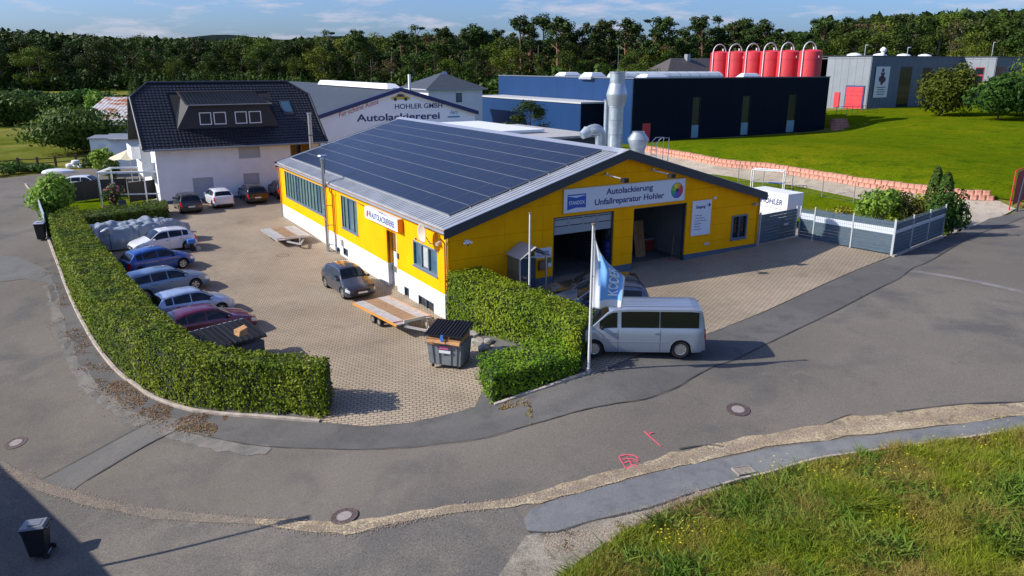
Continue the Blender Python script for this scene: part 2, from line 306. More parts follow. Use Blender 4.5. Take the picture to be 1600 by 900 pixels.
M_crack = mat('crack', (.05, .047, .043), .95)
M_pale = groundmat('pale_dust', (.19, .175, .155), [((.13, .125, .115), .8, .45, .6)], fscale=20, fine=.3)

def grid_axis(lo, hi, flo, fhi, st, grow=1.18):
    a = list(np.arange(flo, fhi+st/2, st)); s = st
    while a[-1] < hi: s *= grow; a.append(a[-1]+s)
    s = st
    while a[0] > lo: s *= grow; a.insert(0, a[0]-s)
    return np.array(a)
gx = grid_axis(-3000, 3000, -70, 75, 1.0); gy = grid_axis(-120, 5000, 5, 110, 1.0)
XX, YY = np.meshgrid(gx, gy); ZZ = TN(XX, YY).reshape(XX.shape)-.07*((XX > -69.5) & (XX < 74.5) & (YY > 5.5) & (YY < 109.5))
ny, nx = XX.shape; idx = np.arange(nx*ny).reshape(ny, nx)
FF = np.stack([idx[:-1, :-1], idx[:-1, 1:], idx[1:, 1:], idx[1:, :-1]], -1).reshape(-1, 4)
me = fastmesh('ground', np.stack([XX, YY, ZZ], -1).reshape(-1, 3), FF, M_field, smooth=True); tag(link('ground', me), kind='structure')

KERB = [(40,288),(56,312),(66,350),(80,385),(95,425),(110,465),(128,502),(150,540),(180,578),(212,603),(240,622),(290,640),(345,648),(400,652),(500,660)]
road = [(-700,340),(-300,292),(0,279),(100,268),(165,260),(225,258),(250,300),(262,330),(160,350),(120,420),(160,500),(250,580),(400,620),(500,630),(740,600),(900,560),(1000,510),(1240,440),(1380,385),(1470,360),(1590,318),(1700,270),(2300,200),(2600,420),(2300,680),(1900,660),(1600,671),(1500,684),(1353,706),(1276,717),(1200,738),(1130,757),(1020,800),(900,850),(800,1000),(700,1250),(-300,1250),(-900,900)]
sheet('road', road, .012, M_asph)
sheet('old_road_surface', [(-500,560),(-160,640),(0,728),(50,752),(137,783),(200,797),(325,812),(400,818),(475,826),(575,828),(700,803),(800,790),(815,808),(830,836),(870,831),(890,850),(860,900),(760,1100),(100,1150),(-500,1050)], .020, M_asphold)
# darker footway strip round the bend and along the forecourt
FT = [(70,420),(74,440),(78,462),(86,500),(107,560),(140,590),(175,620),(215,647),(250,660),(300,674),(350,688),(405,697),(480,701),(560,703),(660,698),(750,686),(800,673),(850,659),(905,643),(960,632),(1010,624),(1060,605),(1080,592),(1112,575),(1150,562),(1200,537),(1250,513),(1305,487),(1375,450),(1405,436),(1425,420),(1452,409),(1492,385),(1545,360),(1620,328)]
IN = [(1600,314),(1545,342),(1470,372),(1391,404),(1280,449),(1200,487),(1097,528),(1000,556),(925,592),(850,612),(772,634),(742,640),(640,665),(575,671),(500,664),(400,656),(345,652),(290,644),(240,626),(212,607),(180,582),(150,544),(128,506),(110,469),(95,429),(88,412)]
sheet('footway', FT+IN, .026, M_asphd)
sheet('road_patch_left', [(-20,398),(30,402),(78,425),(84,445),(40,436),(-20,444)], .028, groundmat('asphalt_pale_patch', (.150, .148, .142), [((.135, .13, .122), .6, .45, .6)], fscale=22, fine=.3))
sheet('road_patch_strip', [(30,762),(62,752),(160,700),(255,650),(300,662),(230,696),(135,752),(110,770),(80,768)], .028, groundmat('asphalt_seam_fill', (.125, .122, .115), [((.145, .138, .125), .6, .45, .6)], fscale=22, fine=.3))
sheet('yard_paving', [(500,661),(575,668),(640,662),(700,649),(742,637),(760,600),(790,560),(770,540),(720,512),(690,490),(600,430),(520,370),(455,322),(445,305),(350,300),(240,312),(255,350),(140,350),(125,360),(120,400),(150,470),(210,540),(300,590),(420,630)], .040, M_pave)
sheet('forecourt_paving', [(925,588),(1000,555),(1097,526),(1200,485),(1280,448),(1390,402),(1470,370),(1300,340),(1190,372),(1060,400),(860,430),(760,465),(790,500),(860,545)], .040, M_pave)
strip_top = [(818,812),(830,797),(860,785),(925,766),(985,751),(1045,734),(1106,722),(1197,703),(1292,690),(1400,678),(1500,664),(1600,650),(1900,640)]
strip_bot = [(2000,668),(1600,671),(1506,684),(1460,692),(1353,707),(1276,718),(1200,739),(1130,757),(1075,773),(1014,794),(922,815),(870,831),(840,837),(824,830)]
sheet('pavement_strip', strip_top+strip_bot, .030, M_asphl)
g_top = [(-150,640),(-60,680),(0,716),(15,727),(50,745),(87,760),(137,776),(200,790),(260,798),(325,805),(400,811),(475,815),(540,818),(620,804),(700,793),(800,778),(861,764),(922,745),(983,730),(1045,709),(1106,697),(1197,678),(1292,664),(1322,651),(1399,646),(1506,634),(1600,630),(1900,620)]
g_bot = [(1900,640),(1600,650),(1500,664),(1400,674),(1292,688),(1197,700),(1106,721),(1045,734),(983,749),(922,766),(860,784),(800,793),(700,805),(610,820),(540,836),(470,831),(400,821),(325,816),(237,812),(200,803),(137,791),(87,777),(50,762),(0,745),(-60,705),(-150,660)]
random.seed(3)
jj = lambda L: [(x+random.uniform(-5, 5), y+random.uniform(-2, 2)) for x, y in L]
def dens(L):
    o = []
    for a, b in zip(L, L[1:]):
        for k in range(3): o.append((a[0]+(b[0]-a[0])*k/3, a[1]+(b[1]-a[1])*k/3))
    return o+[L[-1]]
sheet('gravel_verge', jj(dens(g_top[10:]))+jj(dens(g_bot[:18])), .036, M_gravel)
M_gravd = groundmat('gravel_worn', (.175, .152, .125), [((.138, .123, .105), .7, .42, .54), ((.25, .21, .15), 2.5, .57, .68)], fscale=14, fine=.55, bump=1, bscale=25)
sheet('gravel_verge', jj(dens(g_top[:11]))+[(399, 820)]+jj(dens(g_bot[18:])), .036, M_gravd)
sheet('gravel_patch', [(822,838),(870,833),(922,817),(1014,796),(1130,760),(1150,775),(1040,850),(980,900),(960,1000),(800,1000),(780,900)], .034, M_dirt)
ribbon('dusty_joint', [(75,445),(85,475),(104,540),(128,590),(162,622),(200,650),(240,664),(290,682),(350,698),(420,706)], .5, .028, M_pale, .5)
for k, (nm, L, w_) in enumerate([('crack', FT[16:], .028), ('crack', [(300,678),(350,689),(405,698),(480,702),(560,704),(660,699),(750,687),(800,674)], .03), ('crack', [(62,752),(160,700),(255,650)], .035), ('crack', [(135,752),(230,696),(300,664)], .035),
        ('crack', [(824,832),(870,833),(922,817),(1014,796),(1075,774)], .06), ('crack', [(1292,663),(1320,652),(1332,650)], .05), ('crack', [(1400,645),(1506,633),(1600,629)], .05), ('crack', [(1130,700),(1106,697),(1060,703)], .05)]): ribbon(nm, L, w_, .050, M_crack, .6)
ribbon('road_seam', [(1425,424),(1500,436),(1600,458),(1750,500)], .5, .026, groundmat('asphalt_pale', (.2, .195, .185), [((.15, .145, .14), .8, .45, .6)], fscale=20, fine=.25), .15)
ribbon('kerb', KERB, .16, .0, M_kerb, .1, h=.1, n=4)
ribbon('kerb', [(772,634),(815,619),(860,604),(900,590),(925,581)], .16, .0, M_kerb, .1, h=.1)
ribbon('kerb', [(1130,757),(1160,748),(1200,739),(1276,717),(1353,706),(1460,691),(1600,672),(1800,655)], .09, .0, M_kerb, .1, h=.045)
ribbon('drain_channel', [(332,525),(352,495),(385,475)][:0] or [(398,488),(372,462),(345,435),(322,408)], .16, .050, mat('channel_stone', (.24, .19, .13), .9, var=.2, scale=3), .1)
# sloping lawn, gravel lane behind and foreground bank
WN = []
for i, p in enumerate(WALLPTS):
    d = (WALLPTS[min(i+1, 9)]-WALLPTS[max(i-1, 0)]).normalized(); WN.append(Vector((-d.y, d.x, 0)))
lawn = [p+n*.3 for p, n in zip(WALLPTS, WN)]+[gp(1640,318), gp(1900,200), S(150, 0), S(150, 55), S(119, 62), S(102, 76), S(96.5, 76), S(96.5, 51), S(56, 51.5), S(50, 52)]
sheet('lawn', lawn, .03, M_lawn, step=2.0, pix=False)
sheet('gravel_lane', [p-n*.1 for p, n in zip(WALLPTS, WN)]+[gp(1588,322), gp(1545,345), gp(1478,372), gp(1472,352), gp(1400,325), gp(1330,310), gp(1240,290), gp(1150,275), gp(1000,262)], .02, M_path, pix=False)
sheet('lawn_strip', [(1000,262),(1150,277),(1240,291),(1330,309),(1400,326),(1468,350),(1462,366),(1395,395),(1240,366),(1190,350),(1100,300)], .028, M_lawn)
sheet('garden_lawn', [(62,312),(74,348),(110,338),(262,328),(250,300),(160,305),(110,295)], .030, M_lawn)
bank = [(800,1000),(850,940),(880,900),(905,878),(945,850),(975,832),(1020,806),(1060,789),(1100,774),(1145,762),(1200,745),(1276,722),(1353,711),(1460,697),(1506,688),(1600,676),(1900,668),(2300,690),(2300,1250),(700,1250)]
M_bank = groundmat('grass_soil', (.06, .075, .015), [((.12, .11, .04), .9, .5, .65), ((.035, .05, .012), 1.5, .5, .65)], fscale=12, fine=.5, bump=1, bscale=12, spec=0)
sheet('grass_bank_soil', bank, .040, M_bank)

# ---------------- grass blades on the bank
def inside(P, poly):
    x, y = P[:, 0], P[:, 1]; c = np.zeros(len(P), bool); q = np.array([(p[0], p[1]) for p in poly]); j = len(q)-1
    for i in range(len(q)):
        xi, yi, xj, yj = q[i, 0], q[i, 1], q[j, 0], q[j, 1]
        with np.errstate(divide='ignore', invalid='ignore'): c ^= ((yi > y) != (yj > y)) & (x < (xj-xi)*(y-yi)/(yj-yi+1e-12)+xi)
        j = i
    return c
def vnoise(P, s, seed=0):
    """smooth value noise in 2-D, 0..1"""
    r = np.random.default_rng(seed).random((64, 64)); q = P/s; i = np.floor(q).astype(int); f = q-i; f = f*f*(3-2*f)
    g = lambda a, b: r[(i[:, 0]+a) % 64, (i[:, 1]+b) % 64]
    return (g(0, 0)*(1-f[:, 0])+g(1, 0)*f[:, 0])*(1-f[:, 1])+(g(0, 1)*(1-f[:, 0])+g(1, 1)*f[:, 0])*f[:, 1]
def blades(name, poly, n, h, wd, m, label, seed, thresh=None, spread=.6, edge=.4, dz=.03):
    rg = np.random.default_rng(seed); q = np.array([(p[0], p[1]) for p in poly]); lo, hi = q.min(0), q.max(0)
    hi = np.minimum(hi, [36, 30]); lo = np.maximum(lo, [-2, 9.5])
    P = rg.uniform(lo, hi, (int(n), 2)); P = P[inside(P, poly)]
    vis = (np.abs(P[:, 0]) < P[:, 1]*.95+5); P = P[vis]
    k = vnoise(P, 1.3, seed)*.6+vnoise(P, .4, seed+1)*.4
    if thresh is not None: P = P[k > thresh]; k = k[k > thresh]
    n = len(P); z = TN(P[:, 0], P[:, 1])+dz; H = h*rg.uniform(.5, 1.3, n)*(.22+1.55*k); a = rg.uniform(0, 2*np.pi, n); W_ = wd*rg.uniform(.6, 1.4, n)
    lx, ly = np.cos(a), np.sin(a); b = rg.uniform(0, 2*np.pi, n); ln = H*rg.uniform(.15, spread*1.6, n)
    o = np.stack([P[:, 0], P[:, 1], z], 1); s = np.stack([lx*W_, ly*W_, 0*z], 1)
    mid = o+np.stack([np.cos(b)*ln*.3, np.sin(b)*ln*.3, H*.6], 1); tip = o+np.stack([np.cos(b)*ln, np.sin(b)*ln, H*(.95)], 1)
    V = np.stack([o-s, o+s, mid+s*.7, mid-s*.7, tip], 1).reshape(-1, 3); base = np.arange(n)*5
    F = np.concatenate([np.stack([base, base+1, base+2], 1), np.stack([base, base+2, base+3], 1), np.stack([base+3, base+2, base+4], 1)])
    me = fastmesh(name, V, F, m); o = link(name, me); tag(o, label, 'grass', kind='stuff'); return P
bpoly = [gp(*p) for p in bank]
M_gr1 = leafmat('grass_blade', (.10, .18, .010), (.21, .27, .02), .3, (.26, .24, .05), .55)
M_gr2 = leafmat('weed_leaf', (.07, .15, .015), (.14, .23, .025), .3, (.17, .22, .03), .7)
M_dry = leafmat('dry_grass', (.33, .25, .11), (.22, .17, .07), .2)
bp_in = [gp(*p) for p in [(800,1000),(880,915),(930,880),(975,845),(1040,812),(1110,782),(1160,768),(1230,748),(1353,716),(1460,700),(1600,680),(1900,672),(2300,690),(2300,1250),(700,1250)]]
blades('tall_grass', bp_in, 560000, .34, .011, M_gr1, 'long green grass covering the roadside bank in the near corner', 5)
blades('weeds', bp_in, 135000, .32, .035, M_gr2, 'broad leaved green weeds tufted through the roadside grass bank', 9, thresh=.52, spread=1.1)
blades('dry_grass', bpoly, 100000, .20, .010, M_dry, 'straw coloured dry grass scattered over the roadside bank', 12, thresh=.42, spread=1.2)
# yellow flowers
rg = np.random.default_rng(4); V = []; F = []
ctr = [gp(*p) for p in ((1240,760),(1225,750),(1270,755),(1380,765),(1320,775),(1500,770),(1520,775),(1390,820),(1500,690),(1560,680),(1340,765),(1060,850),(1060,855),(1430,730))]
for c in ctr:
    for k in range(17):
        x, y = c.x+rg.normal()*.55, c.y+rg.normal()*.45; z = T(x, y)+rg.uniform(.22, .42); s = rg.uniform(.018, .035); b = len(V)
        V += [(x-s, y, z), (x, y-s, z+.01), (x+s, y, z), (x, y+s, z+.012)]; F.append((b, b+1, b+2, b+3))
me = fastmesh('wildflowers', V, F, mat('yellow_petal', (.75, .6, .02), .6)); tag(link('wildflowers', me), 'small yellow wildflowers dotted over the roadside grass bank', 'flowers', kind='stuff')
# fallen leaves and dry weeds along the kerb
def litter(name, line, wid, n, m, size, label, up=.03):
    P = smoothline([gp(*p) for p in line], 6); A = np.array([(p.x, p.y) for p in P]); rg = np.random.default_rng(len(line)+n)
    i = rg.integers(0, len(A)-1, n); t = rg.random(n)[:, None]; Q = A[i]*(1-t)+A[i+1]*t; d = A[i+1]-A[i]; d /= np.linalg.norm(d, axis=1)[:, None]; nn = np.stack([-d[:, 1], d[:, 0]], 1)
    Q = Q+nn*(rg.normal(size=n)*wid)[:, None]; k = vnoise(Q, .8, 3)*.7+vnoise(Q, .25, 8)*.3; Q = Q[k > .5]; z = TN(Q[:, 0], Q[:, 1])+.03+rg.random(len(Q))*up
    V, F = leaves(np.column_stack([Q, z]), np.tile([0., 0, 1], (len(Q), 1)), size, .6, .35); o = link(name, fastmesh(name, V, F, m)); tag(o, label, 'litter', kind='stuff')
M_litter = leafmat('dead_leaf', (.42, .27, .09), (.22, .15, .055), .1)
litter('fallen_leaves', [(74,405),(92,450),(108,500),(132,545),(165,588),(200,615),(240,640),(290,655),(350,660)], .42, 9000, M_litter, .038, 'brown dead leaves and dry weeds lying along the kerb of the long hedge')
litter('fallen_leaves', [(775,644),(800,646),(830,640)], .35, 900, M_litter, .05, 'brown dead leaves lying on the road by the short front hedge')
litter('fallen_leaves', [(275,670),(340,672),(350,684)], .18, 700, M_litter, .04, 'small heap of brown leaves out on the road near the hedge bend')
litter('fallen_leaves', [(1000,835),(960,860),(905,885)], .5, 2500, M_dry, .04, 'dry straw tufts thinning out over the gravel beside the grass bank', .05)
def stones(name, line, wid, n, size, label, m):
    P = smoothline([gp(*p) for p in line], 6); A = np.array([(p.x, p.y) for p in P]); rg = np.random.default_rng(n); i = rg.integers(0, len(A)-1, n); t = rg.random(n)[:, None]; Q = A[i]*(1-t)+A[i+1]*t
    d = A[i+1]-A[i]; d /= np.linalg.norm(d, axis=1)[:, None]; nn = np.stack([-d[:, 1], d[:, 0]], 1); Q = Q+nn*rg.normal(0, wid, n)[:, None]; z = TN(Q[:, 0], Q[:, 1])+.038
    s = size*rg.uniform(.4, 1.4, n); V = []; 
    o = np.column_stack([Q, z]); a = rg.uniform(0, 6.28, n)
    pts = [np.column_stack([np.cos(a+k*1.57)*s, np.sin(a+k*1.57)*s*.8, 0*s]) for k in range(4)]
    V = np.stack([o+p for p in pts]+[o+np.column_stack([0*s, 0*s, s*.7])], 1).reshape(-1, 3); b = np.arange(n)*5
    F = np.concatenate([np.stack([b+k, b+(k+1) % 4, b+4], 1) for k in range(4)]); ob = link(name, fastmesh(name, V, F, m)); tag(ob, label, 'gravel', kind='stuff')
M_stone = leafmat('gravel_stone', (.42, .35, .25), (.22, .19, .15), 0)
stones('gravel', [(0,735),(87,768),(200,797),(400,816),(540,829),(700,799),(860,774),(983,739),(1106,709),(1197,689),(1322,668),(1506,648),(1600,640)], .13, 14000, .022, 'loose tan gravel scattered along the joint in the road', M_stone)
stones('gravel', [(850,850),(900,850),(960,825),(1040,800),(1110,775)], .25, 2200, .026, 'loose grey stones on the bare patch at the tip of the grass bank', M_stone)

# ================================================================ HEDGES
M_hl = leafmat('hedge_leaf', (.050, .120, .005), (.125, .22, .009), .10, (.17, .25, .014), .6)
M_hl2 = leafmat('hedge_leaf_dark', (.06, .13, .010), (.13, .21, .018), .25)
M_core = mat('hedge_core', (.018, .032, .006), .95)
def hedge(name, label, outer, inner, ztop, m=M_hl, dens=130, size=.055, bulge=.095, zb=None, group=None):
    """body between an outer and an inner foot line (world points) with top heights ztop per point."""
    O = smoothline(outer, 5); I = smoothline(inner, 5); ZT = np.interp(np.linspace(0, 1, len(O)), np.linspace(0, 1, len(ztop)), ztop); n = len(O)
    base = Vector((O[0].x, O[0].y, T(O[0].x, O[0].y))); root = thing(name, label, 'hedge', base, 0, group)
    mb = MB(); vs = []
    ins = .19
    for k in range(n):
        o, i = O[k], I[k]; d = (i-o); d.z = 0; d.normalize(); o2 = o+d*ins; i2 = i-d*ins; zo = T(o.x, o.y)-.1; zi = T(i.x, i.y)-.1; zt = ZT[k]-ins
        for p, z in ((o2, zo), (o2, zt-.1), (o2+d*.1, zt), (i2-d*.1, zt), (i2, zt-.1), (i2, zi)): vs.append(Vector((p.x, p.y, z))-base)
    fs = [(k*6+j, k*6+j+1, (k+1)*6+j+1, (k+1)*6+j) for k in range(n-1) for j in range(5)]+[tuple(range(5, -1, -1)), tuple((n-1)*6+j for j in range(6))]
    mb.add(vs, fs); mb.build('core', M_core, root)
    # sample outer shell
    rings = []
    for k in range(n):
        o, i = O[k], I[k]; d = (i-o); d.z = 0; wdt = d.length; d.normalize(); zo = T(o.x, o.y); zi = T(i.x, i.y); zt = ZT[k]; r = min(.08, wdt*.3)
        pr = [(o, zo), (o, zo*.5+zt*.5), (o, zt-r), (o+d*r, zt), (o+d*wdt*.5, zt+.02), (i-d*r, zt), (i, zt-r), (i, zi*.5+zt*.5), (i, zi)]
        rings.append([(p.x, p.y, z) for p, z in pr])
    A = np.array(rings); quads = []
    for k in range(n-1):
        for j in range(8): quads.append((A[k, j], A[k+1, j], A[k+1, j+1], A[k, j+1]))
    for e, sgn in ((0, 1), (n-1, -1)):
        for j in range(4): quads.append((A[e, j], A[e, j+1], A[e, 7-j], A[e, 8-j]) if sgn > 0 else (A[e, 8-j], A[e, 7-j], A[e, j+1], A[e, j]))
    Q = np.array(quads); cr_ = np.cross(Q[:, 2]-Q[:, 0], Q[:, 3]-Q[:, 1]); ar = np.linalg.norm(cr_, axis=1)/2; nn = cr_/(2*ar[:, None]+1e-9)
    cen = A.mean(axis=1).mean(axis=0)
    mid = Q.mean(axis=1); axisc = A[:, [0, 4, 8]].mean(axis=1)
    near = axisc[np.argmin(((mid[:, None, :2]-axisc[None, :, :2])**2).sum(-1), 1)]; near[:, 2] = mid[:, 2]*.5+near[:, 2]*.5
    fl = ((mid-near)*nn).sum(1) < 0; nn[fl] *= -1
    cnt = RNG.poisson(ar*dens); ii = np.repeat(np.arange(len(Q)), cnt); u = RNG.random(len(ii))[:, None]; v = RNG.random(len(ii))[:, None]; q = Q[ii]
    P = (q[:, 0]*(1-u)+q[:, 1]*u)*(1-v)+(q[:, 3]*(1-u)+q[:, 2]*u)*v
    bump = (vnoise(P[:, :2]+P[:, 2:]*1.3, .55, 2)-.5)*2*bulge+(vnoise(P[:, :2]*1.0+P[:, 2:]*.7, .17, 6)-.5)*bulge
    depth = RNG.uniform(-.17, .03, len(P))+.11*(RNG.random(len(P)) < .05)*RNG.random(len(P)); P = P+nn[ii]*(bump+depth)[:, None]
    V, F = leaves(P-np.array(base), nn[ii]*1.0+np.array([0, 0, .12]), size, .38, .5)
    link('foliage', fastmesh('foliage', V, F, m), root); return root
kin = lambda L, z: [Vector((p.x, p.y, 0)) for p in (G(x, y, z) for x, y in L)]
HO = [Vector((p.x, p.y, 0)) for p in (gp(*q) for q in [(84,381),(98,425),(113,465),(131,501),(153,538),(183,575),(215,600),(243,618),(292,635),(347,643),(402,647),(512,655)])]
HI = kin([(122,335),(152,382),(189,424),(212,450),(247,484),(285,510),(312,525),(338,531),(375,536),(410,540),(450,543),(515,549)], 1.65)
hedge('clipped_hedge', 'long curved clipped hedge between the bending road and the row of parked cars', HO, HI, [2.35, 2.2, 1.95, 1.7, 1.5, 1.45, 1.45, 1.5], dens=350, size=.058)
def hb(pts): return [Vector((p.x, p.y, 0)) for p in pts]
hedge('clipped_hedge', 'tall clipped hedge running from the corner of the yellow workshop to the silver van', hb([S(-.25, -.35), S(-.2, -2.2), S(.3, -4.6), S(.9, -7.3), G(900, 592, .7)]), hb([S(1.75, -.35), S(1.9, -2.2), S(2.2, -4.4), S(2.7, -6.6), G(930, 545, .9)]), [2.75, 2.7, 2.65, 2.6, 2.55], dens=350, size=.058)
hedge('clipped_hedge', 'short low clipped hedge beside the black lidded dumpster and the road', hb([gp(772,632), gp(815,617), gp(860,602), gp(905,588)]), hb([gp(750,592), gp(790,580), gp(830,568), gp(880,552)]), [1.25, 1.4, 1.6, 1.75], dens=350, size=.056)
hedge('garden_hedge', 'low dark clipped garden hedge facing the covered boat', hb([G(96,372,.3), G(150,361,.35), G(210,352,.35), G(264,345,.35)]), hb([G(92,358,.3), G(150,348,.35), G(210,340,.35), G(262,333,.35)]), [1.55, 1.5, 1.5, 1.5], M_hl2, dens=90, size=.09)
hedge('garden_hedge', 'narrow garden hedge behind the white roadside screen', hb([G(58,324,.35), G(64,345,.35), G(75,372,.3)]), hb([G(67,324,.35), G(76,345,.35), G(90,372,.3)]), [1.7, 1.6, 1.6], M_hl2, dens=90, size=.09)
# ================================================================ BUILDINGS
M_yel = mat('yellow_cladding', (.98, .41, .001), .75, var=.06, scale=.7, spec=.08, bump=.12, bscale=3)
_t = M_yel.node_tree; _b = _t.nodes['Principled BSDF']; _tc = N(_t, 'ShaderNodeTexCoord'); _mp = N(_t, 'ShaderNodeMapping'); _mp.inputs['Scale'].default_value = (1.6, 1.6, .3); _n2 = N(_t, 'ShaderNodeTexNoise'); _n2.inputs['Scale'].default_value = 1.2; _n2.inputs['Detail'].default_value = 5
_r = N(_t, 'ShaderNodeMapRange'); _r.inputs[1].default_value = .35; _r.inputs[2].default_value = .68; _r.inputs[3].default_value = 1.0; _r.inputs[4].default_value = .93; _h = N(_t, 'ShaderNodeHueSaturation')
_src = _b.inputs['Base Color'].links[0].from_socket; _t.links.new(_tc.outputs['Object'], _mp.inputs[0]); _t.links.new(_mp.outputs[0], _n2.inputs[0]); _t.links.new(_n2.outputs[0], _r.inputs[0]); _t.links.new(_r.outputs[0], _h.inputs['Value']); _t.links.new(_src, _h.inputs['Color']); _t.links.new(_h.outputs[0], _b.inputs['Base Color'])
M_anth = mat('anthracite_trim', (.028, .036, .05), .45)
M_grayw = mat('window_frame_grey', (.12, .17, .21), .45)
M_green = mat('green_blind', (.075, .14, .125), .6, var=.2, scale=2)
M_glass = mat('window_glass', (.012, .018, .025), .08, spec=.5)
M_glassb = mat('window_glass_blue', (.06, .12, .17), .08, spec=.9)
M_roof = mat('roof_sheet_grey', (.38, .395, .41), .42, metal=.15, var=.12, scale=.9)
M_steel = mat('stainless_steel', (.55, .56, .57), .25, metal=.9, var=.1, scale=3)
M_galv = mat('galvanised_duct', (.42, .47, .50), .38, metal=.55, var=.15, scale=2.5)
M_solar = mat('solar_cell', (.010, .017, .045), .16, spec=.75, coat=.5)
M_alu = mat('aluminium', (.62, .63, .64), .35, metal=.7)
M_plinth = mat('blue_grey_plinth', (.07, .105, .15), .7, var=.15, scale=2)
M_red = mat('red_paint', (.55, .03, .04), .45)
M_navy = mat('navy_lettering', (.012, .03, .16), .5)
M_signw = mat('sign_white', (.66, .70, .76), .45)
M_sblue = mat('sign_blue', (.02, .09, .42), .5)
M_orange = mat('orange_sign_side', (.75, .30, .01), .5)
M_blk = mat('black_plastic', (.012, .012, .014), .5, spec=.4)
M_wood = mat('brown_wood', (.28, .15, .06), .7, var=.25, scale=4)
M_brownp = mat('brown_door', (.16, .07, .02), .5)
M_conc = mat('concrete', (.28, .27, .25), .9, var=.2, scale=1.5, bump=.3)
M_inner = mat('inner_wall', (.17, .17, .165), .9, var=.1, scale=1)
M_pipe = mat('orange_painted_pipe', (.62, .25, .01), .45)
M_cop = mat('grey_gutter', (.30, .31, .33), .4, metal=.4)

def clip(poly, a, b, c):
    """keep a*u+b*z<=c"""
    o = []
    for i in range(len(poly)):
        p, q = poly[i], poly[(i+1) % len(poly)]; dp = a*p[0]+b*p[1]-c; dq = a*q[0]+b*q[1]-c
        if dp <= 1e-9: o.append(p)
        if (dp < -1e-9 and dq > 1e-9) or (dp > 1e-9 and dq < -1e-9): t = dp/(dp-dq); o.append((p[0]+(q[0]-p[0])*t, p[1]+(q[1]-p[1])*t))
    return o
def panels(parent, mf, us, zs, holes, clips, m, name='wall_panel', thick=.06, gap=.006, back=None, solid=False):
    """cladding split at the seams us/zs; sub-split round the holes (u0,u1,z0,z1)."""
    hu = sorted({h for H in holes for h in H[:2]}); hz = sorted({h for H in holes for h in H[2:]})
    def cell(mb, U, Z, th, off, gp_):
        su = [U[0]]+[h for h in hu if U[0] < h < U[1]]+[U[1]]; sz = [Z[0]]+[h for h in hz if Z[0] < h < Z[1]]+[Z[1]]
        for ia, (a, b) in enumerate(zip(su, su[1:])):
            for ic, (c, d) in enumerate(zip(sz, sz[1:])):
                if any(H[0]-1e-6 <= a and b <= H[1]+1e-6 and H[2]-1e-6 <= c and d <= H[3]+1e-6 for H in holes): continue
                a2 = a+gp_ if a == U[0] else a; b2 = b-gp_ if b == U[1] else b; c2 = c+gp_ if c == Z[0] else c; d2 = d-gp_ if d == Z[1] else d
                p = [(a2, c2), (b2, c2), (b2, d2), (a2, d2)]
                for cl in clips: p = clip(p, *cl) if p else p
                if len(p) >= 3: mb.append(((ia, ic), [mf(u, z, off-th) for u, z in p], [mf(u, z, off) for u, z in p]))
    def emit(cells, nm_, m_):
        left = {c[0]: c for c in cells}
        while left:
            st = [next(iter(left))]; o = MB()
            while st:
                k = st.pop()
                if k not in left: continue
                c = left.pop(k); o.hexa(c[1], c[2]); st += [(k[0]+1, k[1]), (k[0]-1, k[1]), (k[0], k[1]+1), (k[0], k[1]-1)]
            o.build(nm_, m_, parent)
    if solid:
        q_ = []; cell(q_, (us[0], us[-1]), (zs[0], zs[-1]), thick, 0, 0); return emit(q_, name, m)
    for U in zip(us, us[1:]):
        for Z in zip(zs, zs[1:]):
            q_ = []; cell(q_, U, Z, thick, 0, gap); emit(q_, name, m)
    if back: q_ = []; cell(q_, (us[0], us[-1]), (zs[0], zs[-1]), .12, -thick-.003, 0); emit(q_, 'wall', back)
def framed(parent, mf, u0, u1, z0, z1, name='window', fm=M_grayw, gm=M_glass, mull=(), fw=.07, deep=.10, trans=(), sill=True, proud=.012):
    """window: frame part with panes as sub-parts."""
    mb = MB()
    def bx(a, b, c, d, lo, hi): mb.hexa([mf(a, c, lo), mf(b, c, lo), mf(b, d, lo), mf(a, d, lo)], [mf(a, c, hi), mf(b, c, hi), mf(b, d, hi), mf(a, d, hi)])
    bx(u0, u1, z0, z0+fw, -deep, proud); bx(u0, u1, z1-fw, z1, -deep, proud); bx(u0, u0+fw, z0+fw, z1-fw, -deep, proud); bx(u1-fw, u1, z0+fw, z1-fw, -deep, proud)
    for q in mull: bx(q-fw*.5, q+fw*.5, z0+fw, z1-fw, -deep, proud-.006)
    fr = mb.build(name, fm, parent); us = [u0+fw]+[q for q in mull]+[u1-fw]
    for k, (a, b) in enumerate(zip(us, us[1:])):
        a2 = a+(fw*.5 if k else 0); b2 = b-(fw*.5 if k < len(us)-2 else 0); g = MB(); g.hexa([mf(a2, z0+fw, -deep+.01), mf(b2, z0+fw, -deep+.01), mf(b2, z1-fw, -deep+.01), mf(a2, z1-fw, -deep+.01)], [mf(a2, z0+fw, -deep+.03), mf(b2, z0+fw, -deep+.03), mf(b2, z1-fw, -deep+.03), mf(a2, z1-fw, -deep+.03)])
        g.build('pane', gm if not isinstance(gm, list) else gm[k % len(gm)], fr)
    if sill:
        s = MB(); s.hexa([mf(u0-.05, z0-.05, -.02), mf(u1+.05, z0-.05, -.02), mf(u1+.05, z0-.005, -.02), mf(u0-.05, z0-.005, -.02)], [mf(u0-.05, z0-.05, .09), mf(u1+.05, z0-.05, .09), mf(u1+.05, z0-.02, .09), mf(u0-.05, z0-.02, .09)]); s.build('sill', fm, fr)
    return fr

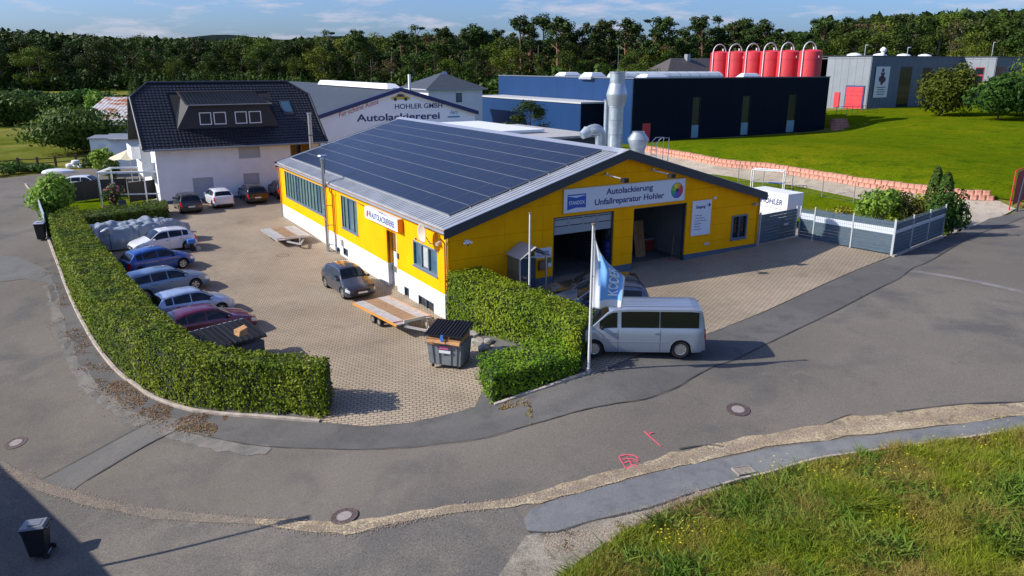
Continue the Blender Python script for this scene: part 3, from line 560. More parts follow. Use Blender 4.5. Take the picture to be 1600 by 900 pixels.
WS = thing('workshop', 'long yellow and white workshop with a gable roof covered in solar panels', 'workshop', S(0, 0, 0), ROT)
LEN, WID, EAV, APX, AX_ = 29.6, 20.85, 4.62, 7.62, 10.4
mg = lambda u, z, d: (u, -d, z)                 # gable facing the forecourt
ml = lambda u, z, d: (-d, u, z)                 # long wall facing the yard
kL = (APX-EAV)/AX_; kR = (APX-EAV)/(WID-AX_)
gcl = [(-kL, 1, EAV-.02), (kR, 1, EAV+kR*WID-.02)]
D1 = (5.94, 9.80, .9, 4.65); D2 = (11.12, 14.96, .9, 4.64); W4 = (18.59, 19.89, 2.09, 3.54); PD = (3.62, 4.72, .9, 3.05)
panels(WS, mg, [0, 3.1, 5.3, 10.4, 16.6, WID], [1.62, 2.2, 3.15, 4.1, 5.35, 6.6, 7.8], [D1, D2, W4, PD], gcl, M_yel, back=M_anth)
panels(WS, lambda u, z, d: mg(u, z, d+.012), [0, WID], [-.5, 1.62], [D1, D2, PD], [], M_plinth, name='plinth', thick=.25, solid=True)
W1 = (18.04, 28.2, 2.23, 4.22); W2 = (12.19, 15.09, 2.12, 4.19); W3 = (1.15, 4.02, 2.12, 3.44); DR = (6.3, 7.6, -.1, 3.3)
panels(WS, ml, [.0, 6.1, 7.9, 11.9, 15.4, 17.8, LEN], [1.41, 4.60], [W1, W2, W3, DR], [], M_yel, back=M_anth)
BW = [(1.74, 3.61, .0, .62), (4.81, 5.44, -.02, .62), (14.37, 15.28, .28, .78), (15.91, 16.63, -.1, .55)]
panels(WS, lambda u, z, d: ml(u, z, d-.03), [.0, LEN], [-.6, 1.41], BW+[DR], [], M_white, name='plaster_base', thick=.3, solid=True)
for sgn, nm in ((0, 0),):
    panels(WS, lambda u, z, d: (WID+d, u, z), [0, LEN], [.2, EAV], [], [], M_yel, name='side_wall', thick=.2, solid=True)
    panels(WS, lambda u, z, d: (u, LEN+d-.0, z), [0.2, WID-.2], [-.5, 7.8], [], gcl, M_yel, name='rear_wall', thick=.2, solid=True)
# windows in the yard wall
us = [18.04+10.16*k/14 for k in range(1, 14)]
framed(WS, ml, *W1, mull=us, gm=[M_green, M_green, M_glassb, M_green, M_green, M_green, M_green], fw=.055)
framed(WS, ml, *W2, mull=[12.9, 13.9, 14.6], gm=[M_green, M_glassb, M_green, M_green], fw=.06)
framed(WS, ml, *W3, mull=[2.2, 3.05], gm=[M_glassb, M_glass, M_glassb], fw=.09, deep=.14)
MB().hexa([ml(2.3, 2.25, -.1), ml(2.95, 2.25, -.1), ml(2.95, 3.3, -.1), ml(2.3, 3.3, -.1)], [ml(2.3, 2.25, -.085), ml(2.95, 2.25, -.085), ml(2.95, 3.3, -.085), ml(2.3, 3.3, -.085)]).build('curtain', mat('pale_curtain', (.35, .38, .38), .8, var=.15, scale=6), WS)
for b in BW: framed(WS, lambda u, z, d: ml(u, z, d-.03), *b, mull=[(b[0]+b[1])/2] if b[1]-b[0] > 1 else [], fw=.045, sill=False)
# yard door recess
mb = MB(); mb.box(.0, .5, 7.6, 7.68, 1.41, 3.3); mb.box(.0, .5, 6.22, 7.6, 3.3, 3.4); mb.build('door_reveal', M_yel, WS); MB().box(.0, .5, 7.6, 7.68, -.3, 1.405).build('door_reveal', M_white, WS); MB().box(.0, .5, 6.22, 6.3, -.3, 3.3).build('door_reveal', M_white, WS)
d = MB().box(.32, .40, 6.3, 7.6, -.1, 2.1).build('door', M_white, WS); MB().box(.285, .32, 7.3, 7.36, .9, 1.05).build('handle', M_steel, d)
MB().box(.30, .40, 6.3, 7.6, 2.1, 3.3).build('door_top_panel', M_brownp, WS)
MB().box(.305, .32, 6.45, 6.9, 1.25, 1.8).build('door_pane', M_glass, WS)
MB().box(-.06, .6, 6.3, 7.6, -.25, .03).build('doorstep', M_conc, WS)
MB().box(-.07, -.02, 5.95, 6.13, 2.0, 2.3).build('letter_box', M_plinth, WS)
# roof sheets (trapezoid ribs run up the slope)
def roof_slope(x0, z0, x1, z1, name):
    pr_ = []; y = -.22; pitch = .3
    while y < LEN-.1: pr_ += [(y, 0), (y+.17, 0), (y+.2, .045), (y+.27, .045)]; y += pitch
    pr_.append((LEN+.08, 0)); vs = []; n = len(pr_)
    for (x, z) in ((x0, z0), (x1, z1)):
        for y, h in pr_: vs.append((x, y, z+h))
    for (x, z) in ((x0, z0), (x1, z1)): vs += [(x, -.22, z-.1), (x, LEN+.08, z-.1)]
    fs = [(i, i+1, n+i+1, n+i) for i in range(n-1)]+[(2*n, 2*n+1, 2*n+3, 2*n+2), tuple([2*n]+list(range(0, n))+[2*n+1]), tuple([2*n+2]+list(range(n, 2*n))+[2*n+3]), (0, n, 2*n+2, 2*n), (n-1, 2*n-1, 2*n+3, 2*n+1)]
    MB().add(vs, fs).build(name, M_roof, WS)
RZ = .1
roof_slope(-.14, EAV+RZ-.14*kL+.03, AX_, APX+RZ+.03, 'roof_sheet'); roof_slope(WID+.28, EAV+RZ-.28*kR+.03, AX_, APX+RZ+.03, 'roof_sheet')
MB().add([(AX_-.45, -.2, APX+RZ-.45*kL+.09), (AX_, -.2, APX+RZ+.12), (AX_+.45, -.2, APX+RZ-.45*kR+.09), (AX_-.45, LEN+.2, APX+RZ-.45*kL+.09), (AX_, LEN+.2, APX+RZ+.12), (AX_+.45, LEN+.2, APX+RZ-.45*kR+.09)], [(0, 1, 4, 3), (1, 2, 5, 4)]).build('ridge_cap', M_alu, WS)
for (xa, xb, k) in ((-.3, AX_, kL), (AX_, WID+.3, -kR)):
    za = EAV+(xa*kL if xa < AX_-1 else (APX-EAV)); zb = APX if xb < WID else EAV-.3*kR
    for ya, yb in ((-.30, -.225), (LEN+.085, LEN+.14)):
        MB().hexa([(xa, ya, za-.26), (xb, ya, zb-.26), (xb, yb, zb-.26), (xa, yb, za-.26)], [(xa, ya, za+.19), (xb, ya, zb+.19), (xb, yb, zb+.19), (xa, yb, za+.19)]).build('verge_board', M_anth, WS)
mb = MB()
for (xa, xb) in ((-.28, AX_), (AX_, WID+.28)):
    za = EAV-.28*kL if xa < 0 else APX; zb = APX if xb < WID else EAV-.28*kR
    mb.hexa([(xa, -.31, za+.2), (xb, -.31, zb+.2), (xb, .0, zb+.2), (xa, .0, za+.2)], [(xa, -.31, za+.225), (xb, -.31, zb+.225), (xb, .0, zb+.225), (xa, .0, za+.225)])
mb.build('verge_flashing', M_alu, WS)
for x, s in ((-.16, -1), (WID+.30, 1)):
    MB().tube([(x+s*.06, -.25, EAV-.09), (x+s*.06, LEN+.25, EAV-.09)], .075, 8).build('gutter', M_cop, WS)
# downpipes
for y, orange in ((.12, 1), (14.0+2.2, 1), (LEN-.15, 1)):
    mb = MB(); mb.tube([(-.36, y, EAV-.15), (-.33, y, EAV-.35), (-.1, y, EAV-.6), (-.1, y, 1.4)], .045, 8); p = mb.build('downpipe', M_pipe, WS)
    MB().tube([(-.1, y, 1.4), (-.1, y, -.2 if y < 20 else .2)], .045, 8).build('pipe_foot', M_cop, p)
MB().tube([(WID+.12, .1, EAV-.2), (WID+.12, .1, 1.2)], .045, 8).build('downpipe', M_cop, WS)
# solar panels: 8 rows up the slope, 14 along
px0, px1, py0, py1 = .74, 9.86, 1.33, 28.75; nr, nc = 8, 14; dx = (px1-px0)/nr; dy = (py1-py0)/nc; th = math.atan(kL)
cell = MB(); g = .016
def slab(mb, x0, x1, y0, y1, z0, z1): mb.hexa([(x0, y0, z0+x0*kL), (x1, y0, z0+x1*kL), (x1, y1, z0+x1*kL), (x0, y1, z0+x0*kL)], [(x0, y0, z1+x0*kL), (x1, y0, z1+x1*kL), (x1, y1, z1+x1*kL), (x0, y1, z1+x0*kL)])
slab(cell, g, dx-g, g, dy-g, .0, .035)
msolar = bpy.data.materials.new('solar_panel'); msolar.use_nodes = True; t = msolar.node_tree; b = t.nodes['Principled BSDF']; b.inputs['Roughness'].default_value = .30; b.inputs['Specular IOR Level'].default_value = .32
tcn = N(t, 'ShaderNodeTexCoord'); br = N(t, 'ShaderNodeTexBrick'); br.offset = 0; br.inputs['Scale'].default_value = 1; br.inputs['Brick Width'].default_value = dx/6; br.inputs['Row Height'].default_value = dy/10; br.inputs['Mortar Size'].default_value = .006
br.inputs['Color1'].default_value = (.007, .011, .027, 1); br.inputs['Color2'].default_value = (.010, .015, .034, 1); br.inputs['Mortar'].default_value = (.035, .042, .058, 1); t.links.new(tcn.outputs['Object'], br.inputs[0]); t.links.new(br.outputs[0], b.inputs['Base Color'])
MATS['solar'] = msolar
o = cell.build('solar_panel', msolar, WS); me_c = o.data; bpy.data.objects.remove(o)
fr = MB(); slab(fr, .004, dx-.004, .004, g, -.01, .042); slab(fr, .004, dx-.004, dy-g, dy-.004, -.01, .042); slab(fr, .004, g, g, dy-g, -.01, .042); slab(fr, dx-g, dx-.004, g, dy-g, -.01, .042)
o = fr.build('panel_frame', mat('panel_frame_grey', (.17, .19, .22), .4, metal=.2), WS); me_f = o.data; bpy.data.objects.remove(o)
for i in range(nr):
    for j in range(nc):
        x = px0+i*dx; o = link('solar_panel', me_c, WS); o.location = (x, py0+j*dy, EAV+RZ+.13+x*kL+random.uniform(0, .006)); f = link('frame', me_f, o)
# mounting rails and clamps showing at the panel edge
mb = MB()
for i in range(nr+1):
    x = px0+i*dx
    slab(mb, x-.02, x+.02, py0-.12, py1+.1, EAV+RZ+.07, EAV+RZ+.115)
mb.build('mounting_rail', M_alu, WS)
# interior behind the open doors
FZ = 1.24
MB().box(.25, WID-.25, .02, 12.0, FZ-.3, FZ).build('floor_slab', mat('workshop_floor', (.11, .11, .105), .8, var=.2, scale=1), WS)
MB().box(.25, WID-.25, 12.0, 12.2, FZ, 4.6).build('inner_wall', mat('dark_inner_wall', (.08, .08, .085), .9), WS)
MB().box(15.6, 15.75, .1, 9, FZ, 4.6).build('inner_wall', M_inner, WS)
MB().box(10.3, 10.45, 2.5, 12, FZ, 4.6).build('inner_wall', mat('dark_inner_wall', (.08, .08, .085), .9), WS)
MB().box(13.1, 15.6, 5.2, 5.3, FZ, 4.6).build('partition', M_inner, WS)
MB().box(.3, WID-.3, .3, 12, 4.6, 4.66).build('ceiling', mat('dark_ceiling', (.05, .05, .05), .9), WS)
for D in (D1, D2):
    mb = MB(); mb.box(D[0], D[0]+.09, .06, .2, FZ, D[3]); mb.box(D[1]-.09, D[1], .06, .2, FZ, D[3]); mb.box(D[0], D[1], .06, .2, D[3]-.06, D[3]); mb.build('door_frame', M_anth, WS)
MB().box(D1[0], D2[1], .021, .15, FZ-.28, FZ+.004).build('door_threshold', M_conc, WS)
# partly lowered sectional door with window strip
sd = MB().box(D1[0]+.1, D1[1]-.1, .12, .17, 3.72, 4.12).box(D1[0]+.1, D1[1]-.1, .12, .17, 4.5, 4.6).build('sectional_door', mat('grey_door_panel', (.27, .30, .33), .5), WS)
for k in range(4):
    a = D1[0]+.1+k*.915; MB().box(a+.06, a+.86, .13, .15, 4.16, 4.46).build('door_window', mat('milky_pane', (.30, .34, .36), .3), sd); 
mb = MB()
for k in range(5): a = D1[0]+.1+k*.915; MB().box(a-.05 if k else a, a+.055, .12, .17, 4.12, 4.5).build('glazing_bar', mat('grey_door_panel', (.27, .30, .33), .5), sd)
# roof over gable: small window with shutter box
framed(WS, mg, *W4, mull=[19.24], fw=.10, proud=.05, sill=True)
mb = MB()
for k in range(1, 6): mb.box(18.65+k*.2, 18.67+k*.2, -.075, -.055, 2.16, 3.47)
for k in range(1, 5): mb.box(18.66, 19.82, -.076, -.056, 2.16+k*.27, 2.18+k*.27)
mb.build('window_grille', M_blk, WS)
# chimney pipe on the yard wall
P0 = (-.42, 17.0); mb = MB(); mb.tube([(P0[0], P0[1], .15), (P0[0], P0[1], 6.15)], .125, 14); ch = mb.build('chimney_pipe', M_steel, WS, smooth=True)
MB().cyl((P0[0], P0[1], 6.15), (P0[0], P0[1], 6.28), .16, .16).cyl((P0[0], P0[1], 6.45), (P0[0], P0[1], 6.48), .3, .28).tube([(P0[0]+.12, P0[1], 6.2), (P0[0]+.12, P0[1], 6.46)], .015, 5).tube([(P0[0]-.12, P0[1], 6.2), (P0[0]-.12, P0[1], 6.46)], .015, 5).build('rain_cap', M_steel, ch)
mb = MB()
for z in (.6, 1.9, 3.2, 4.4): mb.cyl((P0[0], P0[1], z), (P0[0], P0[1], z+.06), .14, .14); mb.box(P0[0], -.0, P0[1]-.02, P0[1]+.02, z, z+.05)
mb.build('pipe_clamp', M_cop, ch)
MB().box(-.75, -.1, 16.6, 17.4, -.1, .18).build('chimney_footing', M_conc, WS)
MB().box(-.16, -.04, 15.2, 15.6, .9, 1.3).build('meter_box', M_white, WS)
# canopy porch at the office door
PC = MB(); 
mb = MB()
for x in (3.2, 4.7):
    for y in (-1.25,): mb.box(x-.035, x+.035, y-.035, y+.035, 1.15, 3.18)
    mb.box(x-.03, x+.03, -1.22, -.06, 3.12, 3.18)
mb.box(3.2, 4.7, -1.28, -1.22, 3.12, 3.18); mb.build('porch_frame', M_alu, WS)
mb = MB(); mb.hexa([(3.1, -1.5, 3.14), (3.97, -1.5, 3.64), (3.97, -.07, 3.64), (3.1, -.07, 3.14)], [(3.1, -1.5, 3.18), (3.97, -1.5, 3.68), (3.97, -.07, 3.68), (3.1, -.07, 3.18)])
mb.hexa([(3.97, -1.5, 3.64), (4.85, -1.5, 3.14), (4.85, -.07, 3.14), (3.97, -.07, 3.64)], [(3.97, -1.5, 3.68), (4.85, -1.5, 3.18), (4.85, -.07, 3.18), (3.97, -.07, 3.68)]); mb.build('porch_roof', mat('porch_polycarbonate', (.34, .33, .32), .35), WS)
mb = MB(); mb.box(3.19, 3.21, -1.2, -.08, 1.3, 3.08); mb.build('porch_screen', mat('dusty_glass', (.12, .12, .09), .15, spec=.8), WS)
mb = MB(); mb.box(3.24, 4.1, -1.26, -1.24, 1.3, 3.08); mb.build('porch_screen', mat('porch_glass', (.05, .07, .09), .1, spec=.8), WS)
dd = MB().box(PD[0]+.02, PD[1]-.02, .02, .08, 1.24, PD[3]-.02).build('office_door', mat('grey_blue_door', (.10, .16, .22), .5), WS)
MB().box(4.6, 4.66, -.04, .02, 2.1, 2.3).build('handle', M_steel, dd); MB().box(3.85, 4.45, .0, .02, 1.6, 2.8).build('pane', M_glass, dd)

# ---- signs and fittings: things hung on the wall
def wobj(name, label, cat, w, l, z, group=None): return thing(name, label, cat, S(w, l, z), ROT, group)
SGN = wobj('sign_board', 'long white company sign reading Autolackierung Unfallreparatur Hohler above the garage doors', 'sign', 6.5, -.02, 4.85)
MB().box(0, 8.1, -.07, 0, 0, 1.17).build('board', M_signw, SGN)
mb = MB(); mb.box(-.03, 8.13, -.085, .0, -.03, -.001); mb.box(-.03, 8.13, -.085, 0, 1.171, 1.2); mb.box(-.03, -.001, -.085, 0, -.001, 1.171); mb.box(8.101, 8.13, -.085, 0, -.001, 1.171); mb.build('rim', M_alu, SGN)
fx = (1, 0, 0); fz = (0, 0, 1)
text('lettering', 'Autolackierung', M_navy, SGN, (4.22, -.075, .83), fx, fz, w=3.15, h=.42, bold=.018)
text('lettering', 'Unfallreparatur Hohler', M_navy, SGN, (4.27, -.075, .33), fx, fz, w=4.7, h=.42, bold=.018)
lg = []; lgm = MB()
lgm.hexa([(.2, -.08, .12), (.75, -.08, .22), (1.35, -.08, .18), (1.35, -.08, .82), (.75, -.08, .72), (.2, -.08, .82)], [(.2, -.071, .12), (.75, -.071, .22), (1.35, -.071, .18), (1.35, -.071, .82), (.75, -.071, .72), (.2, -.071, .82)]); lgo = lgm.build('paint_logo', M_sblue, SGN)
text('logo_lettering', 'STANDOX', M_signw, lgo, (.78, -.086, .47), fx, fz, w=.98, h=.2, bold=.02)
MB().box(.2, 1.35, -.084, -.0805, .84, .9).build('logo_bar', M_sblue, lgo)
wheel_cols = [(.6, .04, .04), (.75, .35, .02), (.75, .6, .03), (.25, .5, .05), (.03, .35, .2), (.03, .15, .5), (.2, .06, .35), (.5, .03, .15)]
cw = MB().cyl((7.55, -.0705, .56), (7.55, -.08, .56), .43, n=24).build('colour_wheel', M_navy, SGN)
for k, c_ in enumerate(wheel_cols):
    a0, a1 = k*math.pi/4, (k+1)*math.pi/4; mb = MB(); ring = [(7.55+math.cos(a0+(a1-a0)*q/4)*r_, .56+math.sin(a0+(a1-a0)*q/4)*r_) for r_, qs in ((.12, range(5)), (.4, range(4, -1, -1))) for q in qs]
    mb.hexa([(x, -.081, z) for x, z in ring], [(x, -.088, z) for x, z in ring]); mb.build('wheel_segment', mat('wheel_%d' % k, c_, .5), cw)
S2 = wobj('sign_board', 'tall white Eingang sign with arrow beside the right garage door', 'sign', 15.33, -.02, 2.68)
MB().box(0, 1.45, -.06, 0, 0, 2.0).build('board', M_signw, S2); text('lettering', 'Eingang', M_navy, S2, (.62, -.064, 1.62), fx, fz, w=.72, h=.22, bold=.02)
MB().box(1.06, 1.36, -.07, -.061, 1.68, 1.72).add([(1.2, -.072, 1.84), (1.4, -.072, 1.7), (1.2, -.072, 1.56), (1.24, -.072, 1.7)], [(0, 1, 2, 3)]).build('arrow', M_navy, S2)
for k, (tx, ww) in enumerate((('Autolackierung', .5), ('Unfallinstandsetzung', .72), ('Smart Repair und Spot Repair', .9), ('Dellenservice', .5), ('Glasservice', .4), ('Hol- und Bringservice', .55))):
    text('lettering', tx, M_navy, S2, (.22, -.064, 1.16-k*.16), fx, fz, w=ww, h=.065, align='LEFT')
S3 = wobj('sign_board', 'small white and blue opening hours sign beside the porch', 'sign', 4.78, -.02, 2.68); MB().box(0, 1.02, -.05, 0, 0, .5).build('board', M_signw, S3)
text('lettering', 'Anmeldung', M_sblue, S3, (.5, -.054, .3), fx, fz, w=.7, h=.14, bold=.02); MB().box(.15, .9, -.056, -.051, .08, .13).build('stripe', M_sblue, S3)
S4 = wobj('notice_box', 'brown notice box on the wall below the small porch sign', 'notice box', 5.05, -.02, 2.05); MB().box(0, .5, -.09, 0, 0, .5).build('case', mat('brown_case', (.12, .07, .04), .5), S4); MB().box(.05, .45, -.1, -.091, .05, .45).build('pane', mat('brown_glass', (.16, .12, .09), .2), S4)
S5 = wobj('small_sign', 'small green and white plate right of the brown notice box', 'sign', 5.62, -.02, 2.15); MB().box(0, .2, -.03, 0, .22, .46).build('green_plate', mat('green_plate', (.03, .22, .12), .5), S5); MB().box(0, .2, -.03, 0, 0, .215).build('white_plate', M_signw, S5)
S6 = wobj('number_plate_sign', 'tiny white plate low on the yellow wall right of the garage doors', 'sign', 16.5, -.02, 2.02); MB().box(0, .32, -.03, 0, 0, .14).build('plate', M_signw, S6); text('lettering', '145', M_blk, S6, (.16, -.034, .07), fx, fz, w=.2, h=.08)
# sign on yard wall
SY = wobj('light_box_sign', 'white box sign with an orange side above the yard door', 'sign', -.02, 10.0, 3.62)
MB().box(-.30, 0, -4.8, 0, 0, .66).build('box', M_signw, SY); MB().box(-.31, .0, -4.83, -4.801, -.02, .68).build('orange_end', M_orange, SY)
text('lettering', 'AUTOLACKIEREREI', M_navy, SY, (-.304, -2.7, .31), (0, -1, 0), fz, w=3.3, h=.34, bold=.015)
MB().add([(-.306, -.25, .1), (-.306, -.42, .1), (-.306, -.62, .3), (-.306, -.55, .52), (-.306, -.33, .45)], [(0, 1, 2, 3, 4)]).build('emblem', mat('emblem_red', (.5, .05, .03), .5), SY)
text('emblem_lettering', 'H', M_blk, SY, (-.308, -.85, .34), (0, -1, 0), fz, w=.22, h=.34, bold=.03)
MB().tube([(-.3, -.1, .62), (-.75, -.1, .9), (-.75, -1.2, .9)], .015, 6).tube([(-.3, -3.3, .62), (-.75, -3.3, .9), (-.75, -3.9, .9)], .015, 6).build('lamp_bracket', M_blk, SY)
# floodlights, cameras, dish
def flood(w, z, label):
    t = wobj('floodlight', label, 'floodlight', w, -.05, z, 'floodlights over the long sign'); MB().tube([(0, 0, .15), (.0, -.25, .12), (.35, -1.15, .0)], .03, 6).build('arm', M_alu, t); MB().box(.22, .52, -1.42, -1.12, -.16, .05).build('housing', M_blk, t); MB().box(.15, .24, -.06, .0, .08, .22).build('bracket', M_alu, t)
flood(*(lambda q: (q[0], q[1]))(onl(942, 276, 0)), 'left of two arm mounted floodlights over the long white sign'); flood(*(lambda q: (q[0], q[1]))(onl(1015, 269, 0)), 'right of two arm mounted floodlights over the long white sign')
t = wobj('satellite_dish', 'beige satellite dish on the yellow yard wall above the small window', 'satellite dish', -.5, *onw(663, 364, -.5))
mb = MB(); rr = .48; vs = [(0, 0, 0)]; 
prof = [(.02, 0), (.15, .012), (.3, .05), (.42, .10), (rr, .14)]
mb = MB(); vs = [(-z-.0, r_*math.cos(2*math.pi*k/20), r_*math.sin(2*math.pi*k/20)) for r_, z in prof for k in range(20)]; mb.add(vs, [(i*20+k, i*20+(k+1) % 20, (i+1)*20+(k+1) % 20, (i+1)*20+k) for i in range(4) for k in range(20)]+[tuple(range(20))])
dsh = mb.build('dish', mat('dish_beige', (.50, .42, .33), .6), t, smooth=True); md = dsh.modifiers.new('thick', 'SOLIDIFY'); md.thickness = .015
MB().tube([(0, 0, -.1), (.2, -.2, -.5), (.47, -.45, -.55)], .025, 6).tube([(-.05, 0, -.45), (-.45, .0, -.25)], .015, 6).box(-.5, -.42, -.04, .04, -.28, -.18).build('arm', M_cop, t)
t = wobj('security_camera', 'white twin lens security camera at the shaded side of the building corner', 'camera', .98, -.02, 4.02); MB().box(-.08, .08, -.06, 0, -.08, .08).build('base', M_white, t); MB().cyl((-.05, -.05, 0), (-.22, -.22, -.05), .055).cyl((.05, -.05, 0), (.2, -.24, -.05), .055).cyl((0, -.06, -.05), (0, -.15, -.14), .07).build('lens_body', M_white, t); MB().cyl((0, -.15, -.14), (0, -.17, -.16), .045).build('lens', M_blk, t)
t = wobj('security_light', 'small white lamp on the yard wall near the corner downpipe', 'lamp', -.02, .75, 3.9); MB().box(-.08, 0, -.1, .1, -.1, .1).cyl((-.08, 0, 0), (-.22, -.06, -.04), .09).build('housing', mat('dish_beige', (.50, .42, .33), .6), t)
t = wobj('security_camera', 'small camera on the yellow wall right of the long sign', 'camera', 17.0, -.02, 4.75); MB().box(-.07, .07, -.12, 0, -.06, .06).build('housing', M_white, t)
t = wobj('wall_lamp', 'grey spotlight near the right end of the yellow gable', 'lamp', 20.3, -.02, 4.1); MB().box(-.15, .15, -.25, -.02, -.05, .05).build('housing', M_cop, t)
# ducts standing on the far roof slope
def findl(px, w_, z):
    b_ = None
    for k in range(2000):
        l = -2+k*.02; p = S(w_, l, z)-Vector((0, 0, CAMH)); x = 800+FPX*p.dot(AX)/p.dot(AF)
        if b_ is None or abs(x-px) < b_[0]: b_ = (abs(x-px), l)
    return b_[1]
rz = lambda w_: EAV+.13+(w_*kL if w_ < AX_ else (WID-w_)*kR)
w_ = 12.6; l_ = findl(961, w_, 8); z_ = rz(w_); t = thing('exhaust_stack', 'tall galvanised exhaust stack with a widened collar behind the workshop ridge', 'chimney', S(w_, l_, z_), ROT)
t.scale = (.83, .83, (onl(962, 112, l_)[1]-z_)/5.02)
MB().lathe([(.50, -.1), (.50, 2.9), (.53, 2.9), (.53, 2.98), (.56, 3.0), (.70, 3.62), (.70, 3.70), (.52, 4.3), (.50, 4.32), (.50, 4.95), (.54, 4.95), (.54, 5.02), (.42, 5.02), (.42, 4.7)], n=28).build('stack', M_galv, t, smooth=True)
mb = MB()
for z in (1.2, 2.1, 2.9): mb.cyl((0, 0, z), (0, 0, z+.04), .515, n=28)
mb.build('joint_band', M_cop, t); MB().cyl((0, 0, 5.0), (0, 0, 6.6), .012, n=5).build('lightning_rod', M_cop, t)
l_ = findl(938, w_, 7.6); t = thing('exhaust_duct', 'galvanised bent exhaust duct left of the tall stack', 'duct', S(w_, l_, z_), ROT)
arc = [(0, 0, -.1), (0, 0, .9)]+[(-.42+.42*math.cos(a), 0, .9+.42*math.sin(a)) for a in [math.pi/10*k for k in range(1, 6)]]+[(-.7, 0, 1.28), (-1.05, 0, 1.12)]
MB().tube(arc, .30, 16).build('bend', M_galv, t, smooth=True, sharp=60); mb = MB(); mb.cyl((-.95, 0, 1.2), (-1.35, 0, .98), .34, .22, n=16); mb.build('nozzle', M_galv, t)
l_ = findl(946, w_+1.2, 7.6); t = thing('vent_pipe', 'slim grey vent pipe behind the bent exhaust duct', 'pipe', S(w_+1.2, l_, rz(w_+1.2)), ROT); MB().cyl((0, 0, 0), (0, 0, 3.2), .14, n=14).build('pipe', M_galv, t, smooth=True); MB().cyl((0, 0, 3.2), (0, 0, 3.26), .18, n=14).build('cap', M_cop, t)
w2 = 13.6; l_ = findl(996, w2, 7.3); t = thing('roof_ventilator', 'squat galvanised roof ventilator right of the tall stack', 'ventilator', S(w2, l_, rz(w2)), ROT); MB().lathe([(.42, -.1), (.42, .55), (.44, .6), (.62, 1.1), (.62, 1.16), (.36, 1.5), (.36, 1.58), (.3, 1.58), (.3, 1.4)], n=22).build('hood', M_galv, t, smooth=True)
t = thing('roof_ladder', 'white tubular roof ladder beside the squat ventilator', 'ladder', S(w2+.9, l_-.6, rz(w2+.9)), ROT)
MB().tube([(0, 0, -.1), (0, 0, 1.2), (.3, 0, 1.45), (.9, .0, 1.45), (.9, 0, 0)], .025, 6).tube([(0, .45, -.1), (0, .45, 1.2), (.3, .45, 1.45), (.9, .45, 1.45), (.9, .45, 0)], .025, 6).build('rail', M_alu, t)
mb = MB()
for k in range(4): mb.tube([(0, 0, .2+.3*k), (0, .45, .2+.3*k)], .018, 5)
mb.build('rung', M_alu, t)
qa = onl(850, 206, 24); qb = onl(936, 210, 24); t = thing('annex', 'low dark annex with a pale flat roof behind the workshop ridge left of the ducts', 'annex', S(qa[0], 24, 0), ROT); aw_ = qb[0]-qa[0]; az2 = qb[1]
MB().box(0, aw_, 0, 14, .5, az2-.2).build('wall', mat('dark_wall', (.05, .055, .065), .8), t); MB().box(-.2, aw_+.2, -.2, 14.3, az2-.199, az2).build('roof', mat('pale_roofing', (.36, .35, .34), .8, var=.1), t)
qa = onl(762, 199, 28); qb = onl(846, 208, 28); t = thing('annex', 'low annex with a bright white sheet roof between workshop and blue annex', 'annex', S(qa[0], 28, 0), ROT); aw_ = qb[0]-qa[0]; az2 = (qa[1]+qb[1])/2
MB().box(0, aw_, 0, 12, .5, az2-.2).build('wall', M_white, t); MB().box(-.2, aw_+.2, -.2, 12.3, az2-.199, az2).build('roof', mat('white_sheet', (.7, .72, .74), .5), t)

# ---------------- workshop contents
def inobj(name, label, cat, w, l, z=FZ, rot=0, group=None): return thing(name, label, cat, S(w, l, z), ROT+rot, group)
t = inobj('wooden_board', 'tall light wooden board leaning inside the right garage doorway', 'board', 13.2, 2.1); MB().hexa([(0, 0, 0), (.75, 0, 0), (.75, .05, 0), (0, .05, 0)], [(.25, .7, 2.0), (1.0, .7, 2.0), (1.0, .75, 2.0), (.25, .75, 2.0)]).build('board', M_wood, t)
t = inobj('workbench', 'red tool trolley and bench standing inside the right doorway', 'bench', 14.1, 3.0); MB().box(0, 1.2, 0, .7, 0, .7).build('cabinet', mat('dark_red', (.25, .03, .02), .5), t); MB().box(-.05, 1.25, -.05, .75, .7, .78).build('top', M_cop, t); MB().box(.2, .7, .2, .5, .781, 1.0).build('case', M_blk, t)
for k, (w_, l_, c_) in enumerate(((11.9, 3.2, (.03, .05, .25)), (12.45, 3.0, (.18, .2, .24)))):
    t = inobj('barrel', ['dark blue barrel inside the right garage doorway', 'grey barrel with pale lid next to the blue barrel inside'][k], 'barrel', w_, l_); MB().lathe([(.28, 0), (.29, .3), (.3, .32), (.29, .34), (.29, .6), (.3, .62), (.29, .64), (.28, .9)], n=18).build('drum', mat('drum%d' % k, c_, .5), t, smooth=True); MB().cyl((0, 0, .9), (0, 0, .94), .27, n=18).build('lid', mat('drum_lid%d' % k, (.03, .06, .35) if k == 0 else (.4, .4, .4), .5), t)
t = inobj('storage_shelf', 'shelf full of tools against the white partition inside', 'shelf', 12.9, 4.6); mb = MB()
for k in range(4): mb.box(0, 1.5, 0, .45, .3+k*.55, .34+k*.55)
for x in (0, 1.46): mb.box(x, x+.04, 0, .45, 0, 2.1)
mb.build('frame', M_cop, t)
for k in range(9): x = random.uniform(.1, 1.2); z = .34+random.randrange(4)*.55; MB().box(x, x+.2, .05, .3, z+.002, z+random.uniform(.15, .4)).build('tool_case', mat('case%d' % (k % 3), [(.3, .3, .32), (.25, .12, .05), (.05, .1, .3)][k % 3], .6), t)
t = inobj('door_leaf', 'dark inner door in the white partition of the workshop', 'door', 14.35, 5.17); MB().box(0, .95, 0, .04, 0, 2.1).build('leaf', M_anth, t); MB().box(.05, .09, -.04, 0, 1.0, 1.1).build('handle', M_steel, t)
